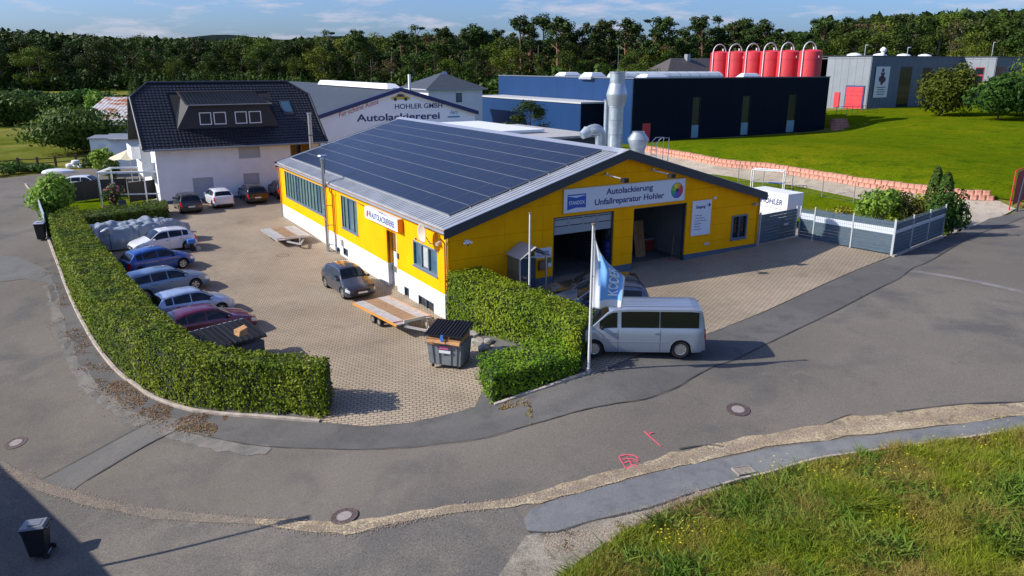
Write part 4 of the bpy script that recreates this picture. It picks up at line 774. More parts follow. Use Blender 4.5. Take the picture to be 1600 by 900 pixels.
t = inobj('lifting_post', 'blue vehicle lift post inside the left garage doorway', 'vehicle lift', 7.0, 4.5); MB().box(0, .3, 0, .3, 0, 3.0).build('post', mat('lift_blue', (.02, .05, .16), .5), t); MB().box(-.2, .5, -.15, .45, 0, .06).build('base', M_anth, t); MB().box(.3, 1.1, .1, .2, .4, .5).build('arm', M_anth, t)
t = inobj('broom', 'long handled broom leaning by the right garage door jamb', 'broom', 14.5, .5); MB().tube([(0, 0, .1), (.3, .25, 1.4)], .016, 6).build('handle', M_wood, t); MB().box(-.18, .12, -.06, .04, 0, .12).build('head', M_red, t)

# ================================================================ WHITE HOUSE
hz = .45; HW, HL = -7.71, 39.4; HS = thing('house', 'white house with a black tiled half hipped roof and a wide dormer', 'house', S(HW, HL, hz), ROT)
hl = 14.1; hd = 11.0; he = 5.35; hr = 9.95   # length, depth, eave, ridge heights above hz
mf = lambda u, z, d: (u, -d, z)
wins = [(2.69, 4.37, .58, 2.15), (6.95, 8.35, 1.03, 2.25), (6.75, 8.6, 3.65, 5.0), (11.3, 13.2, 3.4, 4.9)]
panels(HS, mf, [0, hl], [.35, he], wins, [], M_white, name='front_wall', thick=.3, solid=True)
MB().box(-.01, hl, -.012, .28, -.6, .35).build('plinth', M_plinth, HS)
MB().hexa([(0, .3, -.3), (0, hd, -.3), (.3, hd, -.3), (.3, .3, -.3)], [(0, .3, he), (0, hd, he), (.3, hd, he), (.3, .3, he)]).build('side_wall', M_white, HS)
mb = MB(); q = [(.0, he), (.0, he)]
gpts = [(.3, he), (hd-.3, he), (hd*.5+1.6, 8.55), (hd*.5-1.6, 8.55)]
mb.hexa([(0.0, y, z) for y, z in gpts], [(.3, y, z) for y, z in gpts]); mb.build('gable', mat('grey_gable', (.30, .33, .36), .8, var=.1), HS)
MB().box(0.3, hl, hd-.3, hd, -.3, he).box(hl-.3, hl, .3, hd-.3, -.3, he).build('rear_wall', M_white, HS)
for k, a in enumerate(wins[:3]):
    fr = framed(HS, mf, *a, name='shuttered_window', fm=mat('shutter_frame', (.42, .44, .46), .6), gm=mat('roller_shutter', (.42, .45, .48), .6), fw=.06, deep=.12, proud=.0)
    mb = MB()
    z = a[2]+.1
    while z < a[3]-.1: mb.box(a[0]+.07, a[1]-.07, .075, .088, z, z+.055); z += .075
    mb.build('shutter_slat', mat('roller_shutter', (.42, .45, .48), .6), fr)
framed(HS, mf, *wins[3], fm=mat('brown_frame', (.22, .10, .04), .6), gm=M_glass, mull=[12.3], fw=.08)
M_tile = mat('black_roof_tile', (.022, .023, .027), .33, var=.35, scale=5, spec=.45); M_tileb = mat('roof_underlay', (.012, .012, .014), .8)
pitch = (hr-he)/(hd*.5)
def roofpoly(mb, pts, th=.12): mb.hexa([(x, y, z-th) for x, y, z in pts], [(x, y, z) for x, y, z in pts])
ov = .94; hr_x = 14.54; xr1 = 12.9; yo = -.7; zo = he+yo*pitch
xr0 = .65; xk = (8.75-he)/pitch   # half hip begins at z 8.75
A1 = [(-ov, yo, zo), (hr_x, yo, zo), (hr_x, xk, 8.75), (xr1, hd/2, hr), (xr0, hd/2, hr), (-ov, xk, 8.75)]
mb = MB(); roofpoly(mb, A1); A2 = [(x, hd-y, z) for x, y, z in A1][::-1]; roofpoly(mb, A2); roofpoly(mb, [(-ov, xk, 8.75), (xr0, hd/2, hr), (-ov, hd-xk, 8.75)]); roofpoly(mb, [(hr_x, xk, 8.75), (xr1, hd/2, hr), (hr_x, hd-xk, 8.75)]); mb.build('roof', M_tileb, HS)
# individual tiles, joined
def tiles(parent, org, du, dv, nrm, nu, nv, tu, tv, keep, m, name='roof_tile'):
    org, du, dv, nrm = map(Vector, (org, du, dv, nrm)); V = []; F = []
    for j in range(nv):
        for i in range(nu):
            u = i*tu; v = j*tv
            if not keep(u+tu/2, v+tv/2): continue
            a = org+du*u+dv*v+nrm*.06; b = org+du*(u+tu*.94)+dv*v+nrm*.06; mp_ = org+du*(u+tu*.5)+dv*v+nrm*.085; c = org+du*(u+tu*.94)+dv*(v+tv*1.06)+nrm*.012; d = org+du*u+dv*(v+tv*1.06)+nrm*.012; mt = org+du*(u+tu*.5)+dv*(v+tv*1.06)+nrm*.035
            k = len(V); V += [a, mp_, b, c, mt, d, a-nrm*.05, b-nrm*.05]; F += [(k, k+1, k+4, k+5), (k+1, k+2, k+3, k+4), (k+6, k+7, k+2, k+1), (k+6, k+1, k, k+6)][:3]
    o = MB(); o.v = [tuple(v) for v in V]; o.f = F; o.m = [0]*len(F); ob = o.build(name, m, parent); ob['kind'] = 'stuff'; return ob
sl_ = Vector((0, 1, pitch)).normalized(); nn_ = Vector((0, -pitch, 1)).normalized(); SLN = (Vector((0, hd/2, hr))-Vector((0, yo, zo))).length
yf = 1.0
dx0 = onl(276, 194, HL+yf)[0]-HW; dx1 = onl(436, 190, HL+yf)[0]-HW; rx0, rzt = onl(290, 163, HL+yf-.2); rx1 = onl(424, 160, HL+yf-.2)[0]-HW; rx0 -= HW; rzt -= hz
print('dormer', dx0, dx1, rx0, rx1, rzt)
sx0 = onl(441, 175, HL+2.3)[0]-HW
def keepf(u, v):
    x = -ov+u; y = yo+sl_.y*v
    if y > xk and x < -ov+(y-xk)/(hd/2-xk)*(xr0+ov): return False
    if y > xk and x > hr_x-(y-xk)/(hd/2-xk)*(hr_x-xr1): return False
    if dx0+.05 < x < dx1-.05 and 1.0 < y < 4.4: return False
    if sx0 < x < sx0+1.1 and 2.0 < y < 3.6: return False
    return x < hr_x
tiles(HS, (-ov, yo, zo), (1, 0, 0), sl_, nn_, int((hr_x+ov)/.3), int(SLN/.34), .3, .34, keepf, M_tile)
# dormer (trapezoid, slate clad) with four windows
zf = he+yf*pitch+.05; zt = rzt; yb = min(4.6, (zt+.95-he)/pitch); zr_ = he+yb*pitch+.1
mb = MB(); f4 = [(dx0, yf, zf), (dx1, yf, zf), (rx1-.35, yf+.1, zt), (rx0+.35, yf+.1, zt)]
b4 = [(dx0, 3.2, he+3.2*pitch-.1), (dx1, 3.2, he+3.2*pitch-.1), (rx1-.9, yb, zr_-.1), (rx0+.3, yb, zr_-.1)]
mb.add(f4+b4, [(0, 1, 2, 3), (0, 3, 7, 4), (1, 5, 6, 2), (0, 4, 5, 1)]); dm = mb.build('dormer', mat('slate_cladding', (.020, .022, .027), .6, var=.3, scale=9, bump=.6, bscale=25), HS)
mb = MB(); roofpoly(mb, [(rx0, yf-.3, zt-.03), (rx1, yf-.3, zt-.03), (rx1-.75, yb, zr_), (rx0-.1, yb, zr_)], .1); dr_ = mb.build('dormer_roof', M_tileb, dm)
e1 = Vector((0, yb-yf+.3, zr_-zt+.03)); e1n = e1.normalized(); n1 = Vector((0, -e1n.z, e1n.y)); W0 = rx1-rx0
tiles(dm, (rx0, yf-.3, zt-.02), (1, 0, 0), e1n, n1, int(W0/.3), int(e1.length/.34), .3, .34, lambda u, v: u < W0-.75*v/e1.length, M_tile, name='dormer_tile')
MB().box(rx0-.02, rx1+.02, yf-.38, yf-.3, zt-.12, zt-.02).build('dormer_gutter', M_cop, dm)
M_pvc = mat('white_pvc', (.75, .75, .75), .4); M_pv = mat('pane_bluegreen', (.07, .16, .18), .1, spec=.8)
md_ = lambda u, z, d: (u, yf+.02+(z-zf)*.1/(zt-zf)-d, z)
for wa, wb__ in ((311, 330), (333.5, 353), (367, 385.5), (389, 408)): framed(dm, md_, onl(wa, 180, HL+yf)[0]-HW, onl(wb__, 180, HL+yf)[0]-HW, zf+.3, min(zt-.12, zf+1.35), name='window', fm=M_pvc, gm=M_pv, fw=.075, deep=.02, proud=.07, sill=False)
mb = MB(); y0, y1 = 2.1, 3.45; roofpoly(mb, [(sx0+.05, y0, he+y0*pitch+.14), (sx0+1.05, y0, he+y0*pitch+.14), (sx0+1.05, y1, he+y1*pitch+.14), (sx0+.05, y1, he+y1*pitch+.14)], .14); sk = mb.build('skylight', M_anth, HS)
mb = MB(); y0, y1 = 2.25, 3.3; roofpoly(mb, [(sx0+.15, y0, he+y0*pitch+.155), (sx0+.95, y0, he+y0*pitch+.155), (sx0+.95, y1, he+y1*pitch+.155), (sx0+.15, y1, he+y1*pitch+.155)], .01); mb.build('pane', M_glassb, sk)
MB().tube([(-ov, yo-.06, zo-.05), (hr_x, yo-.06, zo-.05)], .08, 8).build('gutter', M_cop, HS); MB().tube([(hl-.2, yo, zo-.1), (hl-.2, -.08, zo-.5), (hl-.2, -.08, .5)], .05, 8).build('downpipe', M_cop, HS)
mb = MB(); mb.tube([(-ov-.02, yo, zo+.05), (-ov-.02, xk, 8.82), (xr0, hd/2, hr+.08), (xr1, hd/2, hr+.08), (hr_x+.02, xk, 8.82), (hr_x+.02, yo, zo+.05)], .11, 6); mb.build('ridge_tile', M_tile, HS)
chq = onl(483, 178, HL-2); t = thing('flue_pipe', 'slim grey flue pipe rising in front of the white house roof', 'flue', S(chq[0], HL-2, hz), ROT); MB().cyl((0, 0, 0), (0, 0, chq[1]-hz), .17, n=12).build('pipe', M_cop, t, smooth=True); MB().cyl((0, 0, chq[1]-hz), (0, 0, chq[1]-hz+.1), .21, n=12).build('cap', M_cop, t)
MB().cyl((0, 0, 3), (0, 0, 3.06), .2, n=12).cyl((0, 0, 5.5), (0, 0, 5.56), .2, n=12).build('clamp', M_blk, t)
# balconies on the left side of the house
mb = MB(); mb.box(-1.0, 0, 1.2, 5.2, 2.35, 2.5); mb.box(-1.0, -.92, 1.2, 5.2, 2.5, 3.5); mb.box(-.92, 0, 1.2, 1.28, 2.5, 3.5); mb.build('balcony', M_white, HS)
mb = MB(); mb.box(-1.3, 0, 5.6, 9.5, 3.4, 3.55); mb.box(-1.3, -1.22, 5.6, 9.5, 3.55, 4.5); mb.box(-1.22, 0, 5.6, 5.68, 3.55, 4.5); mb.build('balcony', M_white, HS)
mb = MB(); mb.box(-.98, -.88, 1.22, 1.32, -.2, 2.35); mb.box(-.98, -.88, 5.05, 5.15, -.2, 2.35); mb.build('balcony_post', M_white, HS)
mb = MB(); mb.tube([(-.9, .9, 2.6), (-.9, .9, 4.2)], .45, 12); 
MB().box(-1.0, -.2, 1.3, 1.4, 3.5, 5.1).build('balcony_screen', M_white, HS); 
arcp = [(-.05, hd*.5+1.9*math.cos(a), he-.2+1.6*math.sin(a)) for a in [math.pi*k/14 for k in range(15)]]; MB().tube(arcp, .09, 6).build('arched_trim', M_white, HS)

def findl2(px, w_, z, l0, l1):
    return min((abs(800+FPX*(S(w_, l, z)-Vector((0, 0, CAMH))).dot(AX)/(S(w_, l, z)-Vector((0, 0, CAMH))).dot(AF)-px), l) for l in np.arange(l0, l1, .1))[1]
# ================================================================ REAR WHITE GABLE BUILDING
bz = 1.0; RB = thing('paint_shop', 'white gabled paint shop with Autolackiererei written below a navy edge', 'paint shop', S(0, 50, 0), ROT)
a0, a1, am, ez, az_ = 9.62, 28.4, 19.02, 6.72, 9.42
cl = [(-(az_-ez)/(am-a0), 1, ez-a0*(az_-ez)/(am-a0)), ((az_-ez)/(a1-am), 1, ez+a1*(az_-ez)/(a1-am))]
panels(RB, lambda u, z, d: (u, -d, z), [a0, a1], [0, 9.6], [], cl, mat('bright_white_render', (.93, .94, .96), .8, var=.03, scale=.6), name='gable_wall', thick=.3, solid=True)
MB().box(a0, a0+.3, .3, 30, 0, ez).box(a1-.3, a1, .3, 30, 0, ez).build('side_wall', M_white, RB)
mb = MB()
for xa, za, xb, zb in ((a0-.3, ez-.08, am, az_), (am, az_, a1+.3, ez-.08)):
    mb.hexa([(xa, -.35, za-.2), (xb, -.35, zb-.2), (xb, -.02, zb-.2), (xa, -.02, za-.2)], [(xa, -.35, za+.22), (xb, -.35, zb+.22), (xb, -.02, zb+.22), (xa, -.02, za+.22)])
mb.build('verge_trim', mat('navy_trim', (.01, .025, .12), .5), RB)
mb = MB()
for xa, za, xb, zb in ((a0-.3, ez-.08, am, az_), (am, az_, a1+.3, ez-.08)): mb.hexa([(xa, -.02, za-.05), (xb, -.02, zb-.05), (xb, 44, zb-.05), (xa, 44, za-.05)], [(xa, -.02, za+.12), (xb, -.02, zb+.12), (xb, 44, zb+.12), (xa, 44, za+.12)])
mb.build('roof', mat('slate_roof', (.035, .045, .055), .6, var=.12, scale=.8), RB)
mb = MB(); l1_, l2_ = findl2(617, am, az_, 50, 140)-50, findl2(506, am, az_, 50, 160)-50; mb.hexa([(am-.9, l1_, az_), (am+.9, l1_, az_), (am+.9, l2_, az_), (am-.9, l2_, az_)], [(am-.5, l1_+1, az_+.55), (am+.5, l1_+1, az_+.55), (am+.5, l2_, az_+.55), (am-.5, l2_, az_+.55)]); mb.build('ridge_light', mat('white_sheet', (.7, .72, .74), .5), RB)
q1 = onl(557, 184, 50); q2 = onl(687, 178, 50)
text('lettering', 'Autolackiererei', M_navy, RB, ((q1[0]+q2[0])/2, -.01, (q1[1]+q2[1])/2-.1), fx, fz, w=(q2[0]-q1[0])*1.0, h=.78, bold=.02, depth=.01)
q1 = onl(617, 166, 50); q2 = onl(691, 165, 50); text('lettering', 'HOHLER GMBH', M_navy, RB, ((q1[0]+q2[0])/2, -.01, (q1[1]+q2[1])/2), fx, fz, w=q2[0]-q1[0], h=.55, bold=.012, depth=.01)
q1 = onl(529, 180, 50); q2 = onl(591, 158, 50); v_ = Vector((q2[0]-q1[0], 0, q2[1]-q1[1])); text('lettering', 'Für schöne Autos', mat('red_lettering', (.5, .05, .08), .5), RB, ((q1[0]+q2[0])/2, -.01, (q1[1]+q2[1])/2), v_, Vector((-v_.z, 0, v_.x)), w=v_.length, h=.5, depth=.01, shear=.3)
q = onl(626, 152, 50); cx, cz = q; mb = MB(); car_ = [(-1.1, -.25), (1.1, -.25), (1.15, .0), (.7, .12), (.35, .36), (-.25, .42), (-.7, .1), (-1.15, .05)]
mb.hexa([(cx+x, -.02, cz+z) for x, z in car_], [(cx+x, -.004, cz+z) for x, z in car_]); em = mb.build('car_emblem', mat('emblem_yellow', (.65, .5, .03), .5), RB)
mb = MB(); 
for x in (-.65, .6): mb.cyl((cx+x, -.021, cz-.2), (cx+x, -.03, cz-.2), .2, n=14)
mb.hexa([(cx-.55, -.028, cz+.05), (cx+.5, -.028, cz+.05), (cx+.25, -.028, cz+.3), (cx-.25, -.028, cz+.34)], [(cx-.55, -.021, cz+.05), (cx+.5, -.021, cz+.05), (cx+.25, -.021, cz+.3), (cx-.25, -.021, cz+.34)]); mb.build('emblem_detail', M_navy, em)
q = onl(709, 175, 50); text('lettering', 'Aero', mat('light_blue_letter', (.05, .25, .55), .5), RB, (q[0], -.01, q[1]), fx, fz, w=1.0, h=.5, depth=.01, shear=.3); MB().box(q[0]-.8, q[0]+.75, -.02, -.004, q[1]-.62, q[1]-.45).build('underline', mat('light_blue_letter', (.05, .25, .55), .5), RB)
# white villa with hipped roof
D = 118.; dd = AX*((669-800)/FPX)-AU*((138-450)/FPX)+AF; pv = Vector((0, 0, CAMH))+dd*(D/dd.y); vw, vl = WL(pv); vz = pv.z
VL = thing('villa', 'white villa with a dark hipped roof behind the paint shop', 'villa', S(vw, vl, 1.0), ROT); vh = vz-1.0-.1; vd = 9.5; vwid = 9.2
MB().box(0, vwid, 0, vd, 0, vh).build('wall', M_white, VL)
mb = MB(); o_ = .6; e = [(-o_, -o_, vh), (vwid+o_, -o_, vh), (vwid+o_, vd+o_, vh), (-o_, vd+o_, vh)]; rt_ = [(vwid/2-.1, vd/2-.3, vh+2.3), (vwid/2+.1, vd/2+.3, vh+2.3)]
mb.add(e+rt_, [(0, 1, 4), (1, 2, 5, 4), (2, 3, 5), (3, 0, 4, 5), (0, 3, 2, 1)]); mb.build('roof', mat('slate_roof2', (.05, .058, .07), .6, var=.15, scale=2), VL)
mb = MB(); mb.box(-o_-.04, vwid+o_+.04, -o_-.04, vd+o_+.04, vh-.16, vh-.005); mb.build('eaves_board', mat('grey_fascia', (.35, .37, .40), .6), VL)
q = onl(717, 151, vl); framed(VL, lambda u, z, d: (u, -d, z), q[0]-vw-.5, q[0]-vw+.5, q[1]-1-.75, q[1]-1+.55, fm=M_anth, gm=M_glassb, deep=.02, proud=.04)
q = onl(694, 112, vl+4); t = thing('satellite_dish', 'grey satellite dish on the villa roof peak', 'satellite dish', S(q[0], vl+4, vh+2.6), ROT); MB().tube([(0, 0, -.6), (0, 0, .4)], .04, 6).build('mast', M_cop, t); MB().cyl((0, -.05, .45), (0, -.14, .5), .45, .5, n=18).build('dish', M_galv, t)
q = onl(640, 132, 66); t = thing('flue_pipe', 'thin pale flue pipe on the paint shop roof', 'flue', S(q[0], 66, 7.5), ROT); MB().cyl((0, 0, 0), (0, 0, q[1]-7.5+1.3), .2, n=12).build('pipe', M_white, t)
# brown roofed house far behind the blue hall
q = onl(1080, 92, 105); t = thing('house', 'brown roofed house half hidden behind the blue hall', 'house', S(q[0], 105, 2), ROT); MB().box(-7, 12, 0, 8, 0, 8.6).build('wall', M_white, t)
mb = MB(); mb.add([(-7.5, -.6, 8.4), (12.5, -.6, 8.4), (12.5, 4, 11.7), (-2.5, 4, 11.7), (-7.5, 8.6, 8.4), (12.5, 8.6, 8.4)], [(0, 1, 2, 3), (3, 2, 5, 4), (0, 3, 4), (0, 4, 5, 1)]); mb.build('roof', mat('brown_roof', (.075, .065, .06), .7, var=.15, scale=2), t); MB().box(1.6, 2.6, 3, 4, 10.9, 12.6).build('chimney', M_cop, t)

# ================================================================ BLUE HALL
M_bl = mat('blue_cladding_sunlit', (.006, .036, .120), .5, var=.06, scale=.3, spec=.25); M_bld = mat('blue_cladding_shaded', (.0022, .0075, .018), .6, var=.08, scale=.3, spec=.1); M_felt = mat('roofing_felt', (.20, .21, .22), .9, var=.15)  # one blue cladding: shade is put into the darker tone of the sides facing away
BH = thing('blue_hall', 'large flat roofed blue industrial hall with narrow slit windows', 'hall', S(54.6, 53, 1.4), ROT)
hh = 8.85; bw = 41.1; m_ = lambda u, z, d: (u, -d, z)
slits = []
for (xa, ya, xb, yb) in ((1083, 152, 1091, 217), (1161, 150, 1168, 212), (1233, 148, 1240, 207)):
    p = onl(xa, ya, 53); q = onl(xb, yb, 53); slits.append((p[0]-54.6, q[0]-54.6, max(.35, q[1]-1.4), p[1]-1.4))
p = onl(1004, 193, 53); q = onl(1016, 214, 53); dhole = (p[0]-54.6, q[0]-54.6, .0, p[1]-1.4)
us = [0]+[k*3.74 for k in range(1, 11)]+[bw]
panels(BH, m_, us, [-.5, hh], slits+[dhole], [], M_bld, name='wall_panel', thick=.08, gap=.01, back=M_blk)
for s_ in slits:
    f_ = framed(BH, m_, *s_, name='slit_window', fm=M_blk, gm=mat('olive_glass', (.022, .022, .010), .3), fw=.08, deep=.12, sill=False)
    MB().box(s_[0]+.08, s_[1]-.08, .04, .06, s_[2]+.08, s_[2]+1.9).build('lower_pane', mat('pale_blue_pane', (.18, .32, .40), .3), f_)
MB().box(dhole[0], dhole[1], .04, .1, 0, dhole[3]).build('red_door', M_red, BH)
us = [0]+[4.6*k for k in range(1, 8)]+[36.9]
panels(BH, lambda u, z, d: (-d, u, z), us, [-.5, hh], [], [], M_bl, name='wall_panel', thick=.08, gap=.008, back=M_blk)
MB().box(.2, 26, .2, 36.7, hh-.35, hh-.2).box(26, bw-.2, .2, 3.4, hh-.35, hh-.2).build('roof', M_felt, BH)
MB().box(26, bw-.1, 3.4, 3.6, -.5, hh-.1).box(25.8, 26, 3.6, 36.7, -.5, hh-.1).box(bw-.08, bw, .1, 3.4, -.5, hh-.1).box(.2, 25.8, 36.7, 36.9, -.5, hh-.1).build('rear_wall', M_bld, BH)
mb = MB(); mb.box(-.12, bw+.05, -.12, .06, hh, hh+.14); mb.box(-.12, .06, .06, 36.9, hh, hh+.14); mb.build('parapet_cap', mat('cap_grey', (.13, .15, .18), .5), BH)
MB().box(-.2, bw, -.35, -.09, -.6, .22).build('plinth', M_conc, BH)
# annex on the left
wq, zq = onl(908, 160, 58); AN = thing('blue_annex', 'lower blue annex with a pale roof edge in front of the hall', 'annex', S(wq, 58, 1.2), ROT)
aw = 54.4-wq; ah = zq-1.2-.2; al = onw(748, 150, wq)[0]-58; print('annex', wq, zq, aw, al)
panels(AN, lambda u, z, d: (-d, u, z), [al*k/6 for k in range(7)], [-.5, ah], [], [], M_bl, name='wall_panel', thick=.08, gap=.008, back=M_blk)
panels(AN, m_, [0, aw], [-.5, ah], [(.5, aw-.3, .2, 2.6)], [], M_bld, name='wall_panel', thick=.08, gap=.008, back=M_blk); MB().box(.55, aw-.35, .03, .08, .2, 2.55).build('red_gate', mat('dark_red_gate', (.12, .02, .03), .5), AN)
MB().box(-.15, aw, -.15, al+.1, ah, ah+.22).build('roof', mat('pale_roof_edge', (.42, .43, .44), .7), AN)
# domes and strip light on the roof
def dome(px, py, wd, dp, h, l, label, group='rooflights of the blue hall'):
    q = onl(px, py, l); t = thing('rooflight', label, 'rooflight', S(q[0], l, 1.4+hh-.18), ROT, group); mb = MB(); mb.hexa([(-wd/2, 0, 0), (wd/2, 0, 0), (wd/2, dp, 0), (-wd/2, dp, 0)], [(-wd/2, 0, .35), (wd/2, 0, .35), (wd/2, dp, .35), (-wd/2, dp, .35)]); mb.build('kerb', M_alu, t)
    mb = MB(); mb.hexa([(-wd/2+.05, .05, .351), (wd/2-.05, .05, .351), (wd/2-.05, dp-.05, .351), (-wd/2+.05, dp-.05, .351)], [(-wd/2+.6, .5, .35+h), (wd/2-.6, .5, .35+h), (wd/2-.6, dp-.5, .35+h), (-wd/2+.6, dp-.5, .35+h)]); mb.build('dome', mat('opal_acrylic', (.72, .75, .78), .35), t, bevel=.08)
dome(896, 118, 3.6, 3, .5, 78, 'small white rooflight dome at the left end of the blue hall roof'); dome(936, 118, 3.0, 3, .6, 62, 'white rooflight left of the tall stack on the blue hall roof')
dome(1028, 121, 4.2, 2.5, .45, 54.5, 'pale box rooflight at the front edge of the blue hall roof'); dome(1176, 121, 4.0, 1.6, .5, 54.4, 'white rooflight in front of the red silos')
q = onl(965, 117, 58); q2 = onl(1130, 117, 58); t = thing('strip_rooflight', 'long vaulted strip rooflight running along the blue hall roof', 'rooflight', S(q[0], 58, 1.4+hh-.19), ROT); ln = q2[0]-q[0]
pr_ = [(0, 0), (0, .5), (.4, .85), (1.2, 1.1), (2.0, .85), (2.4, .5), (2.4, 0)]; MB().add([(x, y, z) for x in (0, ln) for y, z in pr_], [(i, i+1, i+8, i+7) for i in range(6)]+[tuple(range(7)), tuple(range(7, 14))]).build('vault', mat('opal_sheet', (.48, .53, .55), .4), t)
mb = MB()
for k in range(int(ln/2)+1): mb.add([(k*2+o_, y*1.01-.01, z*1.02) for o_ in (0, .08) for y, z in pr_], [(i, i+1, i+8, i+7) for i in range(6)])
mb.build('rib', M_cop, t)
# red silos
M_silo = mat('silo_red', (.55, .035, .045), .5, var=.12, scale=.8); M_wpipe = mat('white_pipe', (.72, .72, .70), .4)
def silo():
    t = thing('silo', 'x', 'silo', (0, 0, 0), ROT, 'red silos in a row behind the blue hall')
    MB().lathe([(1.75, 0), (1.8, 11.9), (1.78, 12.15), (1.5, 12.35), (.3, 12.5)], n=32).build('tank', M_silo, t, smooth=True)
    mb = MB()
    for z in (8.2, 10.9): mb.cyl((0, 0, z), (0, 0, z+.05), 1.82, n=32)
    mb.build('seam_band', mat('silo_red2', (.42, .03, .04), .5), t)
    arc = [(-1.95, 0, 1), (-1.95, 0, 12.2)]+[(-.35+1.6*math.cos(a)*1.0, 0, 12.2+1.45*math.sin(a)) for a in [math.pi-math.pi*k/12 for k in range(1, 12)]]+[(1.25, 0, 12.3)]
    MB().tube(arc, .09, 8).build('filling_pipe', M_wpipe, t, smooth=True)
    MB().cyl((.2, -.3, 12.4), (.2, -.3, 12.9), .14, n=8).build('vent', M_wpipe, t); MB().box(-.35, -.2, -1.86, -1.78, 11.2, 11.5).build('plate', M_white, t)
    return t
sb = silo(); place = ['nearest and rightmost red silo, fully visible', 'second red silo from the right behind the blue hall', 'third red silo from the right behind the blue hall', 'third red silo from the left behind the blue hall', 'second red silo from the left behind the blue hall', 'leftmost and farthest of the six red silos']
def findlw(px, w_, z, l0, l1):
    return min((abs(800+FPX*(S(w_, l, z)-Vector((0, 0, CAMH))).dot(AX)/(S(w_, l, z)-Vector((0, 0, CAMH))).dot(AF)-px), l) for l in np.arange(l0, l1, .05))[1]
for k, cx_ in enumerate((1265, 1231, 1204, 1177, 1150, 1125)):
    t = sb if k == 0 else copy_tree(sb); l_ = findlw(cx_, 93.0, 12, 50, 120); t.location = S(93, l_, 2.1); t['label'] = place[k]
print('silo l', [round((o.location-c0).dot(LV), 1) for o in bpy.data.objects if o.name.startswith('silo') and not o.parent])

# ================================================================ GREY ZIGZAG HALL
M_gy = mat('grey_cladding_sunlit', (.215, .24, .265), .45, metal=.1, var=.06, scale=.5); M_gyd = mat('grey_cladding_shaded', (.065, .10, .145), .45, var=.08, scale=.5)  # same cladding twice: sun and shade on the zigzag faces are built into these colours
def ptD(px, y): d = AX*((px-800)/FPX)-AU*((87-450)/FPX)+AF; return Vector((0, 0, CAMH))+d*(y/d.y)
A_ = ptD(1364, 150); wA, lA = WL(A_); GH = thing('grey_hall', 'grey zigzag fronted hall, sunlit and shaded faces coloured apart, on top of the lawn', 'hall', S(wA, lA, 4.0), ROT); gh = 9.75
lA2 = 0
for k in range(400):
    l = k*.05; p = S(wA, lA+l, 9)-Vector((0, 0, CAMH)); x = 800+FPX*p.dot(AX)/p.dot(AF)
    if x <= 1290: lA2 = l; break
wB = 0
for k in range(2000):
    w_ = k*.05; p = S(wA+w_, lA, 9)-Vector((0, 0, CAMH)); x = 800+FPX*p.dot(AX)/p.dot(AF)
    if x >= 1500: wB = w_; break
lC = 0
for k in range(900):
    l = k*.05; p = S(wA+wB, lA-l, 9)-Vector((0, 0, CAMH)); x = 800+FPX*p.dot(AX)/p.dot(AF)
    if x >= 1552: lC = l; break
def mk(holes, u1, step, mfun, m, z1=gh):
    us = [0]; 
    while us[-1]+step < u1-.4: us.append(us[-1]+step)
    us.append(u1); panels(GH, mfun, us, [-1.5, z1], holes, [], m, name='wall_panel', thick=.08, gap=.02, back=M_anth)
print('grey', wA, lA, lA2, wB, lC)
mk([], lA2, 1.6, lambda u, z, d: (-d, u, z), M_gy); mk([], wB, 1.9, lambda u, z, d: (u, -d, z), M_gyd); mk([], lC, 1.6, lambda u, z, d: (wB-d, -lC+u, z), M_gy); mk([], 9.5, 1.9, lambda u, z, d: (wB+u, -lC-d, z), M_gyd)
MB().hexa([(0, 0, gh-.4), (wB, 0, gh-.4), (wB, 30, gh-.4), (0, 30, gh-.4)], [(0, 0, gh-.3), (wB, 0, gh-.3), (wB, 30, gh-.3), (0, 30, gh-.3)]).box(wB, wB+9.5, -lC, 30, gh-.4, gh-.3).build('roof', M_felt, GH)
mb = MB(); mb.box(-.1, .1, .0, lA2+12, gh, gh+.18); mb.box(.1, wB-.1, -.1, .1, gh, gh+.18); mb.box(wB-.1, wB+.1, -lC, -.1, gh, gh+.18); mb.box(wB+.1, wB+9.5, -lC-.1, -lC+.1, gh, gh+.18); mb.build('parapet_cap', M_anth, GH)
MB().box(-.1, wB+9.5, 30, 30.2, -1, gh).box(wB+9.4, wB+9.5, -lC, 30, -1, gh).build('rear_wall', M_gyd, GH)
# dock door, small door, banner, slit windows
g_ = lambda px, py: onw(px, py, wA)
p = g_(1350, 136); q = g_(1320, 169); base = 4.0
y0, y1 = p[0]-lA, q[0]-lA; zt_ = p[1]-base; zb_ = q[1]-base
gr = MB().box(-.16, -.01, min(y0, y1)-.25, max(y0, y1)+.25, zb_-.1, zt_+.25).build('gate_frame', mat('gate_blue', (.02, .05, .16), .5), GH); 
n_ = 5
for k in range(n_): MB().box(-.20, -.161, min(y0, y1), max(y0, y1), zb_+(zt_-zb_)*k/n_+.02, zb_+(zt_-zb_)*(k+1)/n_-.02).build('gate_section', M_silo, gr)
p = g_(1313, 144); q = g_(1302, 167); MB().box(-.16, -.01, min(p[0], q[0])-lA, max(p[0], q[0])-lA, q[1]-base, p[1]-base).build('side_door', M_silo, GH)
h_ = lambda px, py: onl(px, py, lA)
p = h_(1369, 104); q = h_(1384, 152); BN = thing('banner', 'tall white banner with a dark red emblem on the grey hall', 'banner', S(p[0], lA-.12, q[1]), ROT); bwid = q[0]-p[0]; bht = p[1]-q[1]
MB().box(0, bwid, -.03, 0, 0, bht).build('cloth', mat('banner_white', (.68, .70, .72), .6), BN)
mb = MB(); 
